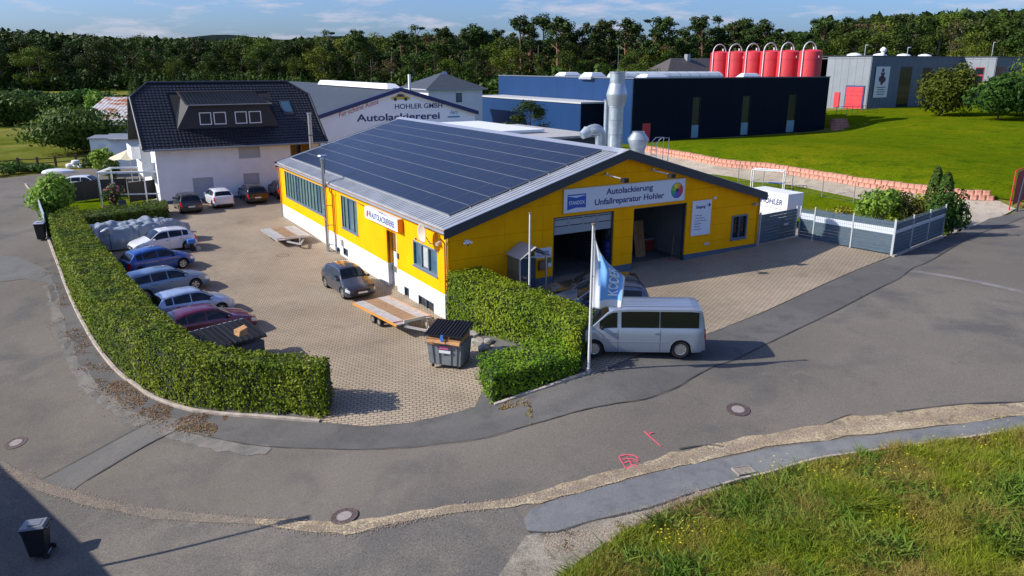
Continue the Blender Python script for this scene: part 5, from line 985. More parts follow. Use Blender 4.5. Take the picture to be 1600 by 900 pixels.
for (fx_, fz_, r_) in ((.5, .88, .09), (.42, .78, .06), (.6, .78, .06), (.5, .70, .12), (.38, .60, .13), (.63, .58, .13), (.5, .48, .1)): mb.cyl((bwid*fx_, -.035, bht*fz_), (bwid*fx_, -.045, bht*fz_), bwid*r_, n=10)
mb.build('emblem', mat('emblem_dark', (.08, .02, .04), .6), BN)
for k, ww in enumerate((.65, .5, .6, .5)): MB().box(bwid*(.5-ww/2), bwid*(.5+ww/2), -.04, -.031, bht*(.32-k*.075), bht*(.345-k*.075)).build('text_line', M_anth, BN)
for (xa, ya, xb, yb) in ((1408, 104, 1417, 168), (1443, 106, 1450, 150)):
    p = h_(xa, ya); q = h_(xb, yb); MB().box(p[0]-wA, q[0]-wA, -.03, -.005, q[1]-base, p[1]-base).build('slit_window', M_glass, GH)
k_ = lambda px, py: onw(px, py, wA+wB)
p = k_(1525, 105); q = k_(1533, 143); f = MB().box(wB-.06, wB-.005, min(p[0], q[0])-lA, max(p[0], q[0])-lA, q[1]-base, p[1]-base).build('tall_window', mat('gate_red', (.3, .02, .03), .5), GH)
for k in range(3):
    z0 = q[1]-base+.15+k*(p[1]-q[1])/3; MB().box(wB-.08, wB-.061, min(p[0], q[0])-lA+.15, max(p[0], q[0])-lA-.15, z0, z0+(p[1]-q[1])/3-.3).build('pane', M_glass, f)
p = onl(1558, 104, lA-lC); MB().box(p[0]-wA, p[0]-wA+3.2, -lC-.03, -lC-.005, p[1]-base-2.6, p[1]-base).build('ribbon_window', mat('dark_red_glass', (.10, .02, .03), .2), GH)
for px_, lab in ((1335, 'leftmost'), (1375, 'second'), (1412, 'third'), (1445, 'rightmost')):
    q = onl(px_, 86, lA+6); t = thing('rooflight', '%s low white rooflight dome on the grey hall roof' % lab, 'rooflight', S(q[0], lA+6, 4+gh-.3), ROT, 'rooflights of the grey hall'); MB().lathe([(1.6, 0), (1.6, .35), (1.2, .8), (.5, 1.0), (.05, 1.05)], n=16).build('dome', mat('opal_acrylic', (.72, .75, .78), .35), t, smooth=True)
for px_, py_, lab in ((1353, 70, 'thin lamp mast on the left part of the grey hall roof'), (1419, 74, 'short mast in the middle of the grey hall roof'), (1553, 66, 'tall thin mast at the right end of the grey hall roof')):
    q = onl(px_, py_, lA+2); t = thing('roof_mast', lab, 'mast', S(q[0], lA+2, 4+gh-.3), ROT); hh_ = q[1]-(4+gh-.3); MB().tube([(0, 0, 0), (0, 0, hh_), (.5, 0, hh_)], .06, 6).build('pole', M_alu, t); MB().box(.3, .9, -.1, .1, hh_-.1, hh_+.05).build('head', M_white, t)
q = onl(1381, 74, lA+5); t = thing('roof_vent', 'white vent cowl on the grey hall roof', 'vent', S(q[0], lA+5, 4+gh-.3), ROT); MB().lathe([(.35, 0), (.35, 1.3), (.6, 1.5), (.6, 1.8), (.2, 2.2)], n=12).build('cowl', M_white, t)
# loading ramp railing and steps between the halls
q = gp(1345, 176); t = thing('ramp_railing', 'thin dark railing in front of the red dock door', 'railing', q, ROT); mb = MB()
for k in range(9): mb.tube([(k*1.5-7, 0, -.4), (k*1.5-7, 0, 1.2)], .04, 5)
mb.build('post', M_anth, t); MB().tube([(-7, 0, 1.2), (5, 0, 1.2)], .04, 5).tube([(-7, 0, .6), (5, 0, .6)], .03, 5).build('rail', M_anth, t)
q = gp(1313, 190); t = thing('garden_steps', 'reddish block steps between the blue and the grey hall', 'steps', q, ROT)
for k in range(5): MB().box(-1.2+k*1.0, 2.0+k*1.0, -.6+k*.9, .6+k*.9, -.6, .15+k*.32).build('step', mat('red_block', (.42, .19, .13), .9, var=.2), t)
# ================================================================ VEHICLES
M_tyre = mat('tyre', (.014, .014, .015), .8); M_rim = mat('rim', (.5, .51, .52), .3, metal=.8); M_cglass = mat('car_glass', (.005, .007, .010), .06, spec=.45)
M_head = mat('headlight', (.55, .58, .6), .1, spec=.9); M_tail = mat('tail_light', (.45, .01, .015), .2); M_trim = mat('car_trim_black', (.012, .012, .013), .5); M_plate = mat('number_plate', (.7, .7, .68), .5)
def paint(name, col, metal=.35): return mat('paint_'+name, col, .28, metal=metal, coat=.8)
def interp(x, P): return float(np.interp(x, [p[0] for p in P], [p[1] for p in P]))
KINDS = {
 'hatch': dict(L=4.0, W=1.72, H=1.47, wb=2.5, fo=.82, wr=.31, prof=[(0,.50),(.01,.62),(.05,.74),(.22,.95),(.26,1.0),(.40,1.38),(.46,1.45),(.60,1.47),(.80,1.42),(.87,1.36),(.955,1.02),(.985,.92),(1,.60)], belt=[(0,.60),(.25,.86),(.9,.98),(1,.9)], ws=(.265,.415), rs=(.88,.955), win=[(.30,.545),(.56,.76),(.775,.86)]),
 'wagon': dict(L=4.5, W=1.76, H=1.49, wb=2.68, fo=.90, wr=.32, prof=[(0,.48),(.01,.62),(.05,.72),(.22,.92),(.26,.97),(.38,1.36),(.44,1.43),(.60,1.49),(.85,1.45),(.915,1.38),(.965,1.02),(.985,.90),(1,.58)], belt=[(0,.58),(.25,.86),(.93,.96),(1,.9)], ws=(.265,.40), rs=(.925,.968), win=[(.29,.50),(.515,.69),(.705,.885)]),
 'sedan': dict(L=4.3, W=1.74, H=1.44, wb=2.58, fo=.86, wr=.31, prof=[(0,.48),(.01,.60),(.05,.72),(.23,.93),(.28,.97),(.42,1.36),(.48,1.42),(.62,1.44),(.78,1.39),(.86,1.28),(.95,1.02),(.985,.92),(1,.58)], belt=[(0,.58),(.25,.86),(.9,.96),(1,.9)], ws=(.285,.43), rs=(.86,.945), win=[(.31,.55),(.565,.75),(.765,.86)]),
 'van': dict(L=5.15, W=1.90, H=1.95, wb=3.3, fo=.90, wr=.34, prof=[(0,.55),(.008,.78),(.03,.98),(.125,1.15),(.15,1.20),(.275,1.80),(.315,1.90),(.42,1.95),(.9,1.95),(.965,1.90),(.985,1.5),(.995,1.1),(1,.6)], belt=[(0,.7),(.13,1.05),(.2,1.12),(1,1.12)], ws=(.155,.285), rs=(.972,.986), win=[(.215,.345),(.375,.655),(.661,.945)]),
}
def make_car(name, label, kind, col, loc, heading, group=None, rim=True, roofbars=False, cat='car', spokes=5, two_tone=None):
    K = dict(KINDS[kind]); L, W_, H, wb, fo, wr = K['L'], K['W'], K['H'], K['wb'], K['fo'], K['wr']; van = kind == 'van'
    root = thing(name, label, cat, loc, heading, group); X = lambda s: L/2-s*L
    wx = [fo/L, (fo+wb)/L]; Ra = wr+.06
    ss = sorted(set([0, .004, .012, .025, .04, .06, .08, .1, .125, .15, .175, .2, .225]+[round(.25+.0125*k, 4) for k in range(60)]+[.985, .993, 1.0]+[w_+d/L for w_ in wx for d in np.linspace(-Ra, Ra, 17)]))
    tum = .20 if not van else .12
    def half(s):
        h = W_/2
        if s < .1: h *= 1-.22*((.1-s)/.1)**2.2
        if s > .9: h *= 1-.12*((s-.9)/.1)**2.4
        return h
    def ring(s):
        zt = interp(s, K['prof']); zb = min(interp(s, K['belt']), zt-.05); w_ = half(s); gh_ = max(0, zt-zb-.06); wr_ = w_-.05-tum*gh_/(H-zb-.06) if not van else w_-.03-tum*gh_/(H-zb)
        ar = 0
        for q in wx:
            d = (s-q)*L
            if abs(d) < Ra: ar = max(ar, wr+math.sqrt(Ra*Ra-d*d)*.98)
        zf = .20 if .03 < s < .97 else .26
        P = [(w_-.18, max(zf, ar)), (w_-.03, max(zf+.02, ar)), (w_-.004, max(.36, ar+.02)), (w_, max(zb*.66, ar+.05)), (w_-.012, max(zb-.10, ar+.07)), (w_-.04, zb), (w_-.05-(w_-.05-wr_)*.5, zb+(zt-zb)*.48), (wr_, zt-.055 if gh_ > .05 else zt-.02), (wr_-.07, zt-.012), (wr_*.5, zt+.012), (0, zt+.02)]
        return [(max(y, .02) if i < 10 else 0, z) for i, (y, z) in enumerate(P)]
    rings = [ring(s) for s in ss]; n = 21; vs = []
    for s, rg_ in zip(ss, rings):
        full = rg_+[(-y, z) for y, z in rg_[-2::-1]]; vs += [(X(s), y, z) for y, z in full]
    fs = [(i*n+j, i*n+j+1, (i+1)*n+j+1, (i+1)*n+j) for i in range(len(ss)-1) for j in range(n-1)]+[tuple(range(n)), tuple((len(ss)-1)*n+j for j in range(n-1, -1, -1))]
    body = MB().add(vs, fs).build('body', col, root, smooth=True, sharp=40)
    MB().box(X(.96), X(.04), -W_/2+.2, W_/2-.2, .18, .55).build('underbody', M_trim, root)
    def gl(name, S0, S1, f, m, nS=8, nT=5, off=.008, parent=None):
        V = []
        for i in range(nS+1):
            for j in range(nT+1):
                s = S0+(S1-S0)*i/nS; V.append(f(s, j/nT))
        nr_ = []
        for sg in (1, -1):
            pass
        F = [(i*(nT+1)+j, (i+1)*(nT+1)+j, (i+1)*(nT+1)+j+1, i*(nT+1)+j+1) for i in range(nS) for j in range(nT)]
        V2 = [Vector(v) for v in V]; c = sum(V2, Vector())/len(V2)
        a, b, d = V2[0], V2[nT], V2[nS*(nT+1)]; nv = (b-a).cross(d-a).normalized()
        if nv.dot(c-Vector((0, 0, .7))) < 0: nv = -nv
        V3 = [v+nv*off for v in V2]; k = len(V3); V4 = [v-nv*.01 for v in V2]
        bd = [i*(nT+1) for i in range(nS+1)]+[nS*(nT+1)+j for j in range(1, nT+1)]+[i*(nT+1)+nT for i in range(nS-1, -1, -1)]+[j for j in range(nT-1, 0, -1)]
        F += [(bd[i], bd[(i+1) % len(bd)], k+bd[(i+1) % len(bd)], k+bd[i]) for i in range(len(bd))]
        return MB().add(V3+V4, F).build(name, m, parent or root, smooth=True)
    def side(sg, t0, t1):
        def f(s, t):
            r_ = ring(s); tt = t0+(t1-t0)*t; a, b, c = r_[5], r_[6], r_[7]
            y, z = (a[0]+(b[0]-a[0])*tt*2, a[1]+(b[1]-a[1])*tt*2) if tt < .5 else (b[0]+(c[0]-b[0])*(tt-.5)*2, b[1]+(c[1]-b[1])*(tt-.5)*2); return (X(s), sg*y, z)
        return f
    def top(ms):
        def f(s, t): r_ = ring(s); y = (t*2-1)*(r_[8][0]-ms); a = abs(y); q = np.interp(a, [0, r_[9][0], r_[8][0]], [r_[10][1], r_[9][1], r_[8][1]]); return (X(s), y, q)
        return f
    gl('windscreen', K['ws'][0], K['ws'][1], top(-.015), M_cglass, off=.010); gl('rear_window', K['rs'][0], K['rs'][1], top(.04), M_cglass, off=.010)
    for sg in (1, -1):
        for k, (a, b) in enumerate(K['win']): gl('side_window', a, b, side(sg, .10, .90), M_cglass, nS=10)
        for k, (a, b) in enumerate(K['win'][:2]):
            zb = interp(b, K['belt'])
            MB().box(X(b)+.05, X(b)+.19, sg*(half(b)-.005)-.015, sg*(half(b)-.005)+.015, zb-.13, zb-.10).build('door_handle', M_trim if not van else col, root)
            mb = MB(); x_ = X(b+.008); r_ = ring(b+.008)
            mb.add([(x_-.006, sg*(y+.004), z) for y, z in r_[1:6]]+[(x_+.006, sg*(y+.004), z) for y, z in r_[1:6]], [(i, i+1, i+6, i+5) for i in range(4)]); mb.build('door_seam', M_trim, root)
        y = half(.28)-.04; zb = interp(.3, K['belt']); xm = X(K['win'][0][0]+.02); MB().box(xm-.06, xm+.06, min(sg*y, sg*(y+.16)), max(sg*y, sg*(y+.16)), zb+.02, zb+.16).build('mirror', col if not van else M_trim, root, bevel=.03)
        def pt(s, a, b, t): r_ = ring(s); return (X(s), sg*(r_[a][0]+(r_[b][0]-r_[a][0])*t), r_[a][1]+(r_[b][1]-r_[a][1])*t)
        hs0, hs1 = (.012, .085) if not van else (.008, .07)
        V = [pt(hs0+(hs1-hs0)*i/5, 3, 5, .25+.7*j/3) for i in range(6) for j in range(4)]; V = [(x*1.004, y*1.012, z) for x, y, z in V]
        MB().add(V, [(i*4+j, (i+1)*4+j, (i+1)*4+j+1, i*4+j+1) for i in range(5) for j in range(3)]).build('headlight', M_head, root, smooth=True)
        ts0, ts1 = (.955, .999) if not van else (.985, .9995)
        V = [pt(ts0+(ts1-ts0)*i/4, 3, 5, .1+1.0*j/3) for i in range(5) for j in range(4)]; V = [(x*1.004-.004, y*1.014, z) for x, y, z in V]
        MB().add(V, [(i*4+j, (i+1)*4+j, (i+1)*4+j+1, i*4+j+1) for i in range(4) for j in range(3)]).build('tail_light', M_tail, root, smooth=True)
        for q in wx:
            xw = L/2-q*L; yo_ = sg*(W_/2-.02); yi = sg*(W_/2-.22); wh = MB()
            prof_ = [(wr*.62, yi), (wr*.93, yi), (wr, yi+sg*.03), (wr, yo_-sg*.03), (wr*.93, yo_), (wr*.66, yo_-sg*.005), (wr*.64, yo_-sg*.05)]
            V = [(xw+r_*math.cos(2*math.pi*k/24), y_, wr+r_*math.sin(2*math.pi*k/24)) for r_, y_ in prof_ for k in range(24)]
            wh.add(V, [(i*24+k, i*24+(k+1) % 24, (i+1)*24+(k+1) % 24, (i+1)*24+k) for i in range(6) for k in range(24)]); w_o = wh.build('wheel', M_tyre, root, smooth=True)
            rm = MB(); rm.cyl((xw, yo_-sg*.07, wr), (xw, yo_-sg*.05, wr), wr*.64, n=24, m=0)
            ro = rm.build('hub_disc', M_trim, w_o)
            rm = MB(); R0 = wr*.64
            for k in range(spokes):
                a = 2*math.pi*k/spokes; ca, sa = math.cos(a), math.sin(a); pa = .28
                pts = [(xw+R0*.15*math.cos(a+1.2), wr+R0*.15*math.sin(a+1.2)), (xw+R0*.15*math.cos(a-1.2), wr+R0*.15*math.sin(a-1.2)), (xw+R0*math.cos(a-pa), wr+R0*math.sin(a-pa)), (xw+R0*math.cos(a+pa), wr+R0*math.sin(a+pa))]
                rm.hexa([(x, yo_-sg*.045, z) for x, z in pts], [(x, yo_-sg*.018, z) for x, z in pts])
            V = [(xw+r_*math.cos(2*math.pi*k/24), yo_-sg*d_, wr+r_*math.sin(2*math.pi*k/24)) for r_, d_ in ((R0*.9, .03), (R0*.9, .012), (R0*1.02, .006), (R0*1.02, .03)) for k in range(24)]
            rm.add(V, [(i*24+k, i*24+(k+1) % 24, (i+1)*24+(k+1) % 24, (i+1)*24+k) for i in range(3) for k in range(24)]); rm.cyl((xw, yo_-sg*.04, wr), (xw, yo_-sg*.010, wr), R0*.2, n=10); rm.build('rim', M_rim, w_o)
            if True:
                aw = MB(); V = []
                for k in range(13):
                    a = math.pi*k/12; 
                    for r_, y_ in ((Ra+.00, W_/2-.06), (Ra+.002, W_/2+.004), (Ra+.045, W_/2+.002)): V.append((xw+r_*math.cos(a), sg*y_, wr+r_*math.sin(a)))
                aw.add(V, [(i*3+j, i*3+j+1, (i+1)*3+j+1, (i+1)*3+j) for i in range(12) for j in range(2)]); aw.build('wheel_arch', col, root, smooth=True)
                il = MB(); il.cyl((xw, sg*(W_/2-.45), wr), (xw, sg*(W_/2-.20), wr), Ra-.005, n=20); il.build('wheel_well', M_trim, root)
    xf = X(0); zf_ = interp(.0, K['prof'])
    MB().box(xf-.06, xf+.012, -W_*.26, W_*.26, .46, .58).build('grille', M_trim, root); MB().box(xf-.05, xf+.014, -W_*.34, W_*.34, .26, .38).build('bumper_intake', M_trim, root)
    MB().box(xf+.013, xf+.028, -.26, .26, .385, .49).build('number_plate', M_plate, root)
    xr = X(1); MB().box(xr-.028, xr-.008, -.26, .26, .50 if not van else .75, .61 if not van else .86).build('number_plate', M_plate, root); MB().box(xr-.02, xr+.1, -W_*.40, W_*.40, .24, .36).build('rear_bumper_trim', M_trim, root)
    for sg in (1, -1):
        y0, y1 = sorted((sg*.1, sg*.62)); a = gl('wiper', K['ws'][0]+.004, K['ws'][0]+.010, lambda s, t: (lambda q: (q[0], sg*(.1+.5*t), q[2]))(top(0)(s, .5)), M_trim, nS=1, nT=4, off=.02)
    if roofbars:
        for sg in (1, -1):
            pts = []
            for s in np.linspace(.46, .88, 9): r_ = ring(s); pts.append((X(s), sg*(r_[8][0]-.02), r_[8][1]+.05))
            MB().tube([(pts[0][0]+.04, pts[0][1], pts[0][2]-.05)]+pts+[(pts[-1][0]-.04, pts[-1][1], pts[-1][2]-.05)], .018, 6).build('roof_rail', M_trim, root)
    else:
        s = K['rs'][0]-.03; r_ = ring(s); MB().tube([(X(s), 0, r_[10][1]), (X(s)-.1, 0, r_[10][1]+.12)], .01, 5).build('aerial', M_trim, root)
    return root
def car_by_wheels(f, r, side, kind, z=None, **k):
    """f, r: pixels where the front and rear wheel of the visible side touch the ground; side +1 if that is the car's left."""
    a = gp(*f) if z is None else G(*f, z); b = gp(*r) if z is None else G(*r, z); h = math.atan2((a-b).y, (a-b).x); K = KINDS[kind]; d = Vector((math.cos(h), math.sin(h), 0)); lft = Vector((-d.y, d.x, 0))
    axm = (a+b)/2; fmid = K['L']/2-(K['fo']+K['wb']/2)   # wheel midpoint offset from the centre
    c = axm-d*fmid-lft*side*(K['W']/2-.1); c.z = T(c.x, c.y)+.042 if z is None else z
    za, zb = a.z, b.z; tilt = -math.asin(max(-.06, min(.06, (T(*(c+d*1.3).xy)-T(*(c-d*1.3).xy))/2.6)))
    o = make_car(loc=c, heading=h, kind=kind, **k); o.rotation_euler = (0, tilt, h); return o
car_by_wheels((537.5, 468.5), (510.5, 450.5), -1, 'hatch', name='parked_car', label='dark grey hatchback parked nose to the camera beside the white workshop base', col=paint('graphite', (.045, .055, .075)))
wag_h = None
w1 = car_by_wheels((306.5, 454.5), (229.5, 473), -1, 'wagon', name='parked_car', label='silver blue estate car in the middle of the row behind the long hedge', col=paint('silverblue', (.14, .22, .34)), roofbars=False, group='cars parked in a row behind the long hedge')
HD = w1.rotation_euler[2]
def car_at(px, py, z, **k):
    p = G(px, py, z); o = make_car(loc=(p.x, p.y, T(p.x, p.y)+.042), **k); return o
ROWG = 'cars parked in a row behind the long hedge'
d_ = Vector((math.cos(HD), math.sin(HD), 0)); l_f = Vector((-d_.y, d_.x, 0)); w1c = w1.location.copy()
car_by_wheels((286.5, 420.5), (222, 434.5), -1, 'hatch', name='parked_car', label='bright blue hatchback in the row between the white hatchback and the silver blue estate', col=paint('blue', (.010, .07, .30)), group=ROWG)
car_at(254, 379, .75, name='parked_car', label='white hatchback parked with its nose to the hedge beside the covered boat', kind='hatch', col=paint('white', (.62, .64, .68), 0), heading=HD+math.pi-.06, group=ROWG)
car_at(297, 466, .75, name='parked_car', label='pale blue silver hatchback between the silver blue estate and the dark red car', kind='hatch', col=paint('palesilver', (.36, .45, .60)), heading=HD-.03, group=ROWG)
car_at(322, 492, .75, name='parked_car', label='dark red saloon car at the near end of the row behind the hedge', kind='sedan', col=paint('wine', (.13, .008, .035)), heading=HD-.06, group=ROWG)
HG = 'cars parked at the white house'
hH = math.atan2(LV.y, LV.x)
car_at(293, 322, .8, name='parked_car', label='black car at the left end of the parking spaces by the white house', kind='hatch', col=paint('black', (.012, .013, .016)), heading=hH+.02, group=HG)
car_at(342, 315, .8, name='parked_car', label='white car parked facing the wall of the white house', kind='hatch', col=paint('white', (.62, .64, .68), 0), heading=hH+.05, group=HG)
car_at(395, 309, .8, name='parked_car', label='black car parked right of the white car at the house wall', kind='wagon', col=paint('black', (.012, .013, .016)), heading=hH-.02, group=HG)
car_at(441, 304, .8, name='parked_car', label='dark car at the house with a red tail light, half hidden by the workshop corner', kind='hatch', col=paint('darkgrey', (.03, .032, .038)), heading=hH, group=HG)
VAN = car_by_wheels((929, 562), (1060, 563), 1, 'van', name='parked_van', label='silver passenger van with long dark side window parked behind the flagpole', col=paint('silver', (.32, .375, .46), .5), cat='van', spokes=8)
print('van', VAN.location, VAN.rotation_euler[2])
VH = VAN.rotation_euler[2]; vd_ = Vector((math.cos(VH), math.sin(VH), 0)); vl_ = Vector((-vd_.y, vd_.x, 0))
# van roof ribs and rubbing strip
mb = MB()
for k in range(7): y = -.6+.2*k; mb.box(-2.35, 1.2, y-.012, y+.012, 1.966-abs(y)*.012, 1.985-abs(y)*.02)
mb.build('roof_rib', MATS['paint_silver'], VAN)
for y_ in (.935, -.955): MB().box(-1.15, 1.2, y_, y_+.02, .62, .66).build('side_moulding', MATS['paint_silver'], VAN)
def beside(px, py, z, kind, **k): p = G(px, py, z); return make_car(loc=(p.x, p.y, T(p.x, p.y)+.042), kind=kind, **k)
beside(938, 471, 1.9, 'wagon', name='parked_car', label='dark blue estate car parked directly behind the silver van', col=paint('darkblue', (.03, .05, .10)), heading=VH+.02, roofbars=True, group='dark cars parked behind the van')
beside(930, 452, 2.0, 'wagon', name='parked_car', label='black car in the workshop shade, farther of the two dark cars behind the van', col=paint('black', (.012, .013, .016)), heading=VH-.04, group='dark cars parked behind the van')
p = G(136, 287, 1.0); make_car('parked_car', 'white car parked beyond the garden behind the large bush', 'sedan', paint('white', (.62, .64, .68), 0), (p.x, p.y, T(p.x, p.y)+.02), math.atan2(-WV.y, WV.x)*0+.12)
# ---------------- flat car trailers
def trailer(label, cs, z, tongue_end, orange=False):
    """cs: deck corners tail-left, tail-right, front-right, front-left as pixels at height z."""
    A, B, C_, D_ = [G(*q, z) for q in cs]; c = (A+B+C_+D_)/4; fw = ((C_+D_)/2-(A+B)/2); Ln = fw.length; h = math.atan2(fw.y, fw.x); wd = ((A-B).length+(D_-C_).length)/2*.98; gz_ = T(c.x, c.y)+.04
    t = thing('car_trailer', label, 'trailer', (c.x, c.y, gz_), h); dz = z-gz_; m_side = mat('trailer_deck', (.42, .42, .41), .55, metal=.2, var=.15, scale=3); m_mid = mat('plywood_deck', (.27, .17, .09), .75, var=.2, scale=3); x0, x1 = -Ln/2, Ln/2
    MB().box(x0, x1, -wd/2, -wd*.2, dz-.05, dz).build('deck_panel', m_side, t); MB().box(x0, x1, wd*.2, wd/2, dz-.05, dz).build('deck_panel', m_side, t); MB().box(x0, x1, -wd*.2+.01, wd*.2-.01, dz-.05, dz-.012).build('deck_board', m_mid, t)
    mb = MB(); ms = mat('orange_edge', (.55, .24, .04), .5) if orange else M_alu
    for s_ in (-1, 1): mb = MB().box(x0-.02, x1+.02, min(s_*wd/2, s_*(wd/2+.04)), max(s_*wd/2, s_*(wd/2+.04)), dz-.10, dz+.015); mb.build('side_rail', ms, t)
    MB().tube([(x1-.35, -wd/2, dz+.02), (x1-.2, -wd*.2, dz+.05), (x1-.28, wd*.2, dz+.05), (x1-.1, wd/2, dz+.02)], .02, 6).build('ratchet_strap', M_red, t)
    MB().box(x0+.1, x1-.1, -.35, -.27, dz-.2, dz-.055).box(x0+.1, x1-.1, .27, .35, dz-.2, dz-.055).build('chassis', M_cop, t)
    MB().hexa([(x1, -.6, dz-.2), (x1+1.3, -.04, dz-.2), (x1+1.3, .04, dz-.2), (x1, -.5, dz-.2)], [(x1, -.6, dz-.1), (x1+1.3, -.04, dz-.1), (x1+1.3, .04, dz-.1), (x1, -.5, dz-.1)]).hexa([(x1, .5, dz-.2), (x1+1.25, -.04, dz-.2), (x1+1.3, .04, dz-.2), (x1, .6, dz-.2)], [(x1, .5, dz-.1), (x1+1.25, -.04, dz-.1), (x1+1.3, .04, dz-.1), (x1, .6, dz-.1)]).build('drawbar', M_alu, t)
    MB().tube([(x1+1.1, 0, .12), (x1+1.1, 0, dz+.35)], .035, 8).build('jack', M_steel, t); MB().cyl((x1+1.1, -.04, .1), (x1+1.1, .04, .1), .1, n=14).build('jockey_wheel', M_tyre, t)
    MB().box(x1-.08, x1, -wd*.3, wd*.3, dz+.0, dz+.14).build('wheel_stop', M_alu, t)
    for x in (-.5, .12):
        for s_ in (-1, 1): w_o = MB().cyl((x-.1, s_*(wd/2-.40), .2), (x-.1, s_*(wd/2-.22), .2), .2, n=20).build('wheel', M_tyre, t, smooth=True); MB().cyl((x-.1, s_*(wd/2-.39), .2), (x-.1, s_*(wd/2-.21), .2), .12, n=16).build('rim', M_rim, w_o)
    for s_ in (-1, 1): MB().box(x0-.03, x0-.001, s_*wd*.36-.12, s_*wd*.36+.12, dz-.16, dz-.06).build('tail_light', M_tail, t)
    return t
trailer('flat car trailer with a brown centre board parked at the far end of the workshop', [(411,360),(454,351),(486,370),(435,375)], .70, None)
trailer('flat car trailer with an orange side rail standing at the white base near the corner', [(555,473),(603,462),(678,494),(618,509)], .50, None, True)

# ================================================================ CONTAINERS, BINS, POLES
def dumpster(label, loc, rot, sc=1., body=(.17, .19, .20), lidc=(.012, .012, .014), red=True):
    t = thing('dumpster', label, 'dumpster', loc, rot); W2, D2_ = .72*sc, .55*sc; mbod = mat('dumpster_grey', body, .5, var=.15, scale=4); z0, z1 = .16*sc, 1.08*sc; k = .9
    b0 = [(-W2*k, -D2_*k, z0), (W2*k, -D2_*k, z0), (W2*k, D2_*k, z0), (-W2*k, D2_*k, z0)]; b1 = [(-W2, -D2_, z1), (W2, -D2_, z1), (W2, D2_, z1), (-W2, D2_, z1)]
    MB().hexa(b0, b1).build('body', mbod, t, bevel=.02)
    for sx, sy, ax in [(0, -1, 'x'), (0, 1, 'x'), (-1, 0, 'y'), (1, 0, 'y')]:
        for u in (-.72, -.36, .36, .72):
            mb = MB()
            if ax == 'x': mb.hexa([(u*W2*k-.04, sy*D2_*k, z0+.05), (u*W2*k+.04, sy*D2_*k, z0+.05), (u*W2*k+.04, sy*(D2_*k+.035), z0+.05), (u*W2*k-.04, sy*(D2_*k+.035), z0+.05)], [(u*W2-.04, sy*D2_*.99, z1-.1), (u*W2+.04, sy*D2_*.99, z1-.1), (u*W2+.04, sy*(D2_+.035), z1-.1), (u*W2-.04, sy*(D2_+.035), z1-.1)])
            else: mb.hexa([(sx*W2*k, u*D2_*k-.04, z0+.05), (sx*W2*k, u*D2_*k+.04, z0+.05), (sx*(W2*k+.035), u*D2_*k+.04, z0+.05), (sx*(W2*k+.035), u*D2_*k-.04, z0+.05)], [(sx*W2*.99, u*D2_-.04, z1-.1), (sx*W2*.99, u*D2_+.04, z1-.1), (sx*(W2+.035), u*D2_+.04, z1-.1), (sx*(W2+.035), u*D2_-.04, z1-.1)])
            mb.build('body_rib', mbod, t)
    mb = MB(); mb.box(-W2-.05, W2+.05, -D2_-.05, -D2_+.02, z1-.06, z1); mb.box(-W2-.05, W2+.05, D2_-.02, D2_+.05, z1-.06, z1); mb.box(-W2-.05, -W2+.02, -D2_+.02, D2_-.02, z1-.06, z1); mb.box(W2-.02, W2+.05, -D2_+.02, D2_-.02, z1-.06, z1); mb.build('rim', mbod, t)
    for x in (-W2*.75, W2*.75):
        for y in (-D2_*.7, D2_*.7): wo = MB().cyl((x-.03, y, .1), (x+.03, y, .1), .1, n=14).build('caster', M_tyre, t); MB().box(x-.045, x+.045, y-.05, y+.05, .1, z0+.02).build('fork', M_cop, wo)
    return t, W2, D2_, z1
dA, dB, dC = gp(667, 578), gp(722, 582), gp(740, 568); u_ = (dB-dA); rot_ = math.atan2(u_.y, u_.x)+.05; ctr_ = (dA+dB)/2+Vector((-math.sin(rot_), math.cos(rot_), 0))*.6
t, W2, D2_, z1 = dumpster('grey wheeled dumpster overfull with cardboard under propped black lids', (ctr_.x, ctr_.y, T(ctr_.x, ctr_.y)+.045), rot_, 1.06)
M_cb = mat('cardboard', (.40, .21, .09), .85, var=.2, scale=5)
random.seed(11)
for k, (x, y, z, sx, sy, sz, r) in enumerate([(-.3, -.45, .02, .75, .35, .26, .05), (.38, -.42, .0, .7, .35, .24, -.06), (-.4, .1, .0, .6, .6, .3, .2), (.35, .2, .02, .7, .6, .26, -.1), (0, -.2, .14, .5, .5, .2, .4)]):
    c = thing('cardboard_box', ['flattened cardboard hanging over the left front edge of the dumpster', 'creased cardboard hanging over the right front edge of the dumpster', 'cardboard box at the left back inside the dumpster', 'cardboard box at the right back inside the dumpster', 'small cardboard box wedged under the dumpster lids'][k], 'cardboard', t.matrix_basis @ Vector((0, 0, 0)) if False else Vector(t.location)+Matrix.Rotation(rot_, 3, 'Z') @ Vector((x, y, z1+z)), rot_+r)
    MB().hexa([(-sx/2, -sy/2, -.12), (sx/2, -sy/2, -.1), (sx/2, sy/2, -.1), (-sx/2, sy/2, -.1)], [(-sx/2-.03, -sy/2-.06, sz*.8), (sx/2+.02, -sy/2-.04, sz*.6), (sx/2, sy/2, sz), (-sx/2, sy/2, sz*.9)]).build('carton', M_cb, c); MB().add([(-sx/2, -sy/2-.02, sz*.5), (sx/2, -sy/2-.02, sz*.5), (sx/2+.04, -sy/2-.20, sz*.1), (-sx/2-.05, -sy/2-.18, sz*.2)], [(0, 1, 2, 3)]).build('flap', M_cb, c)
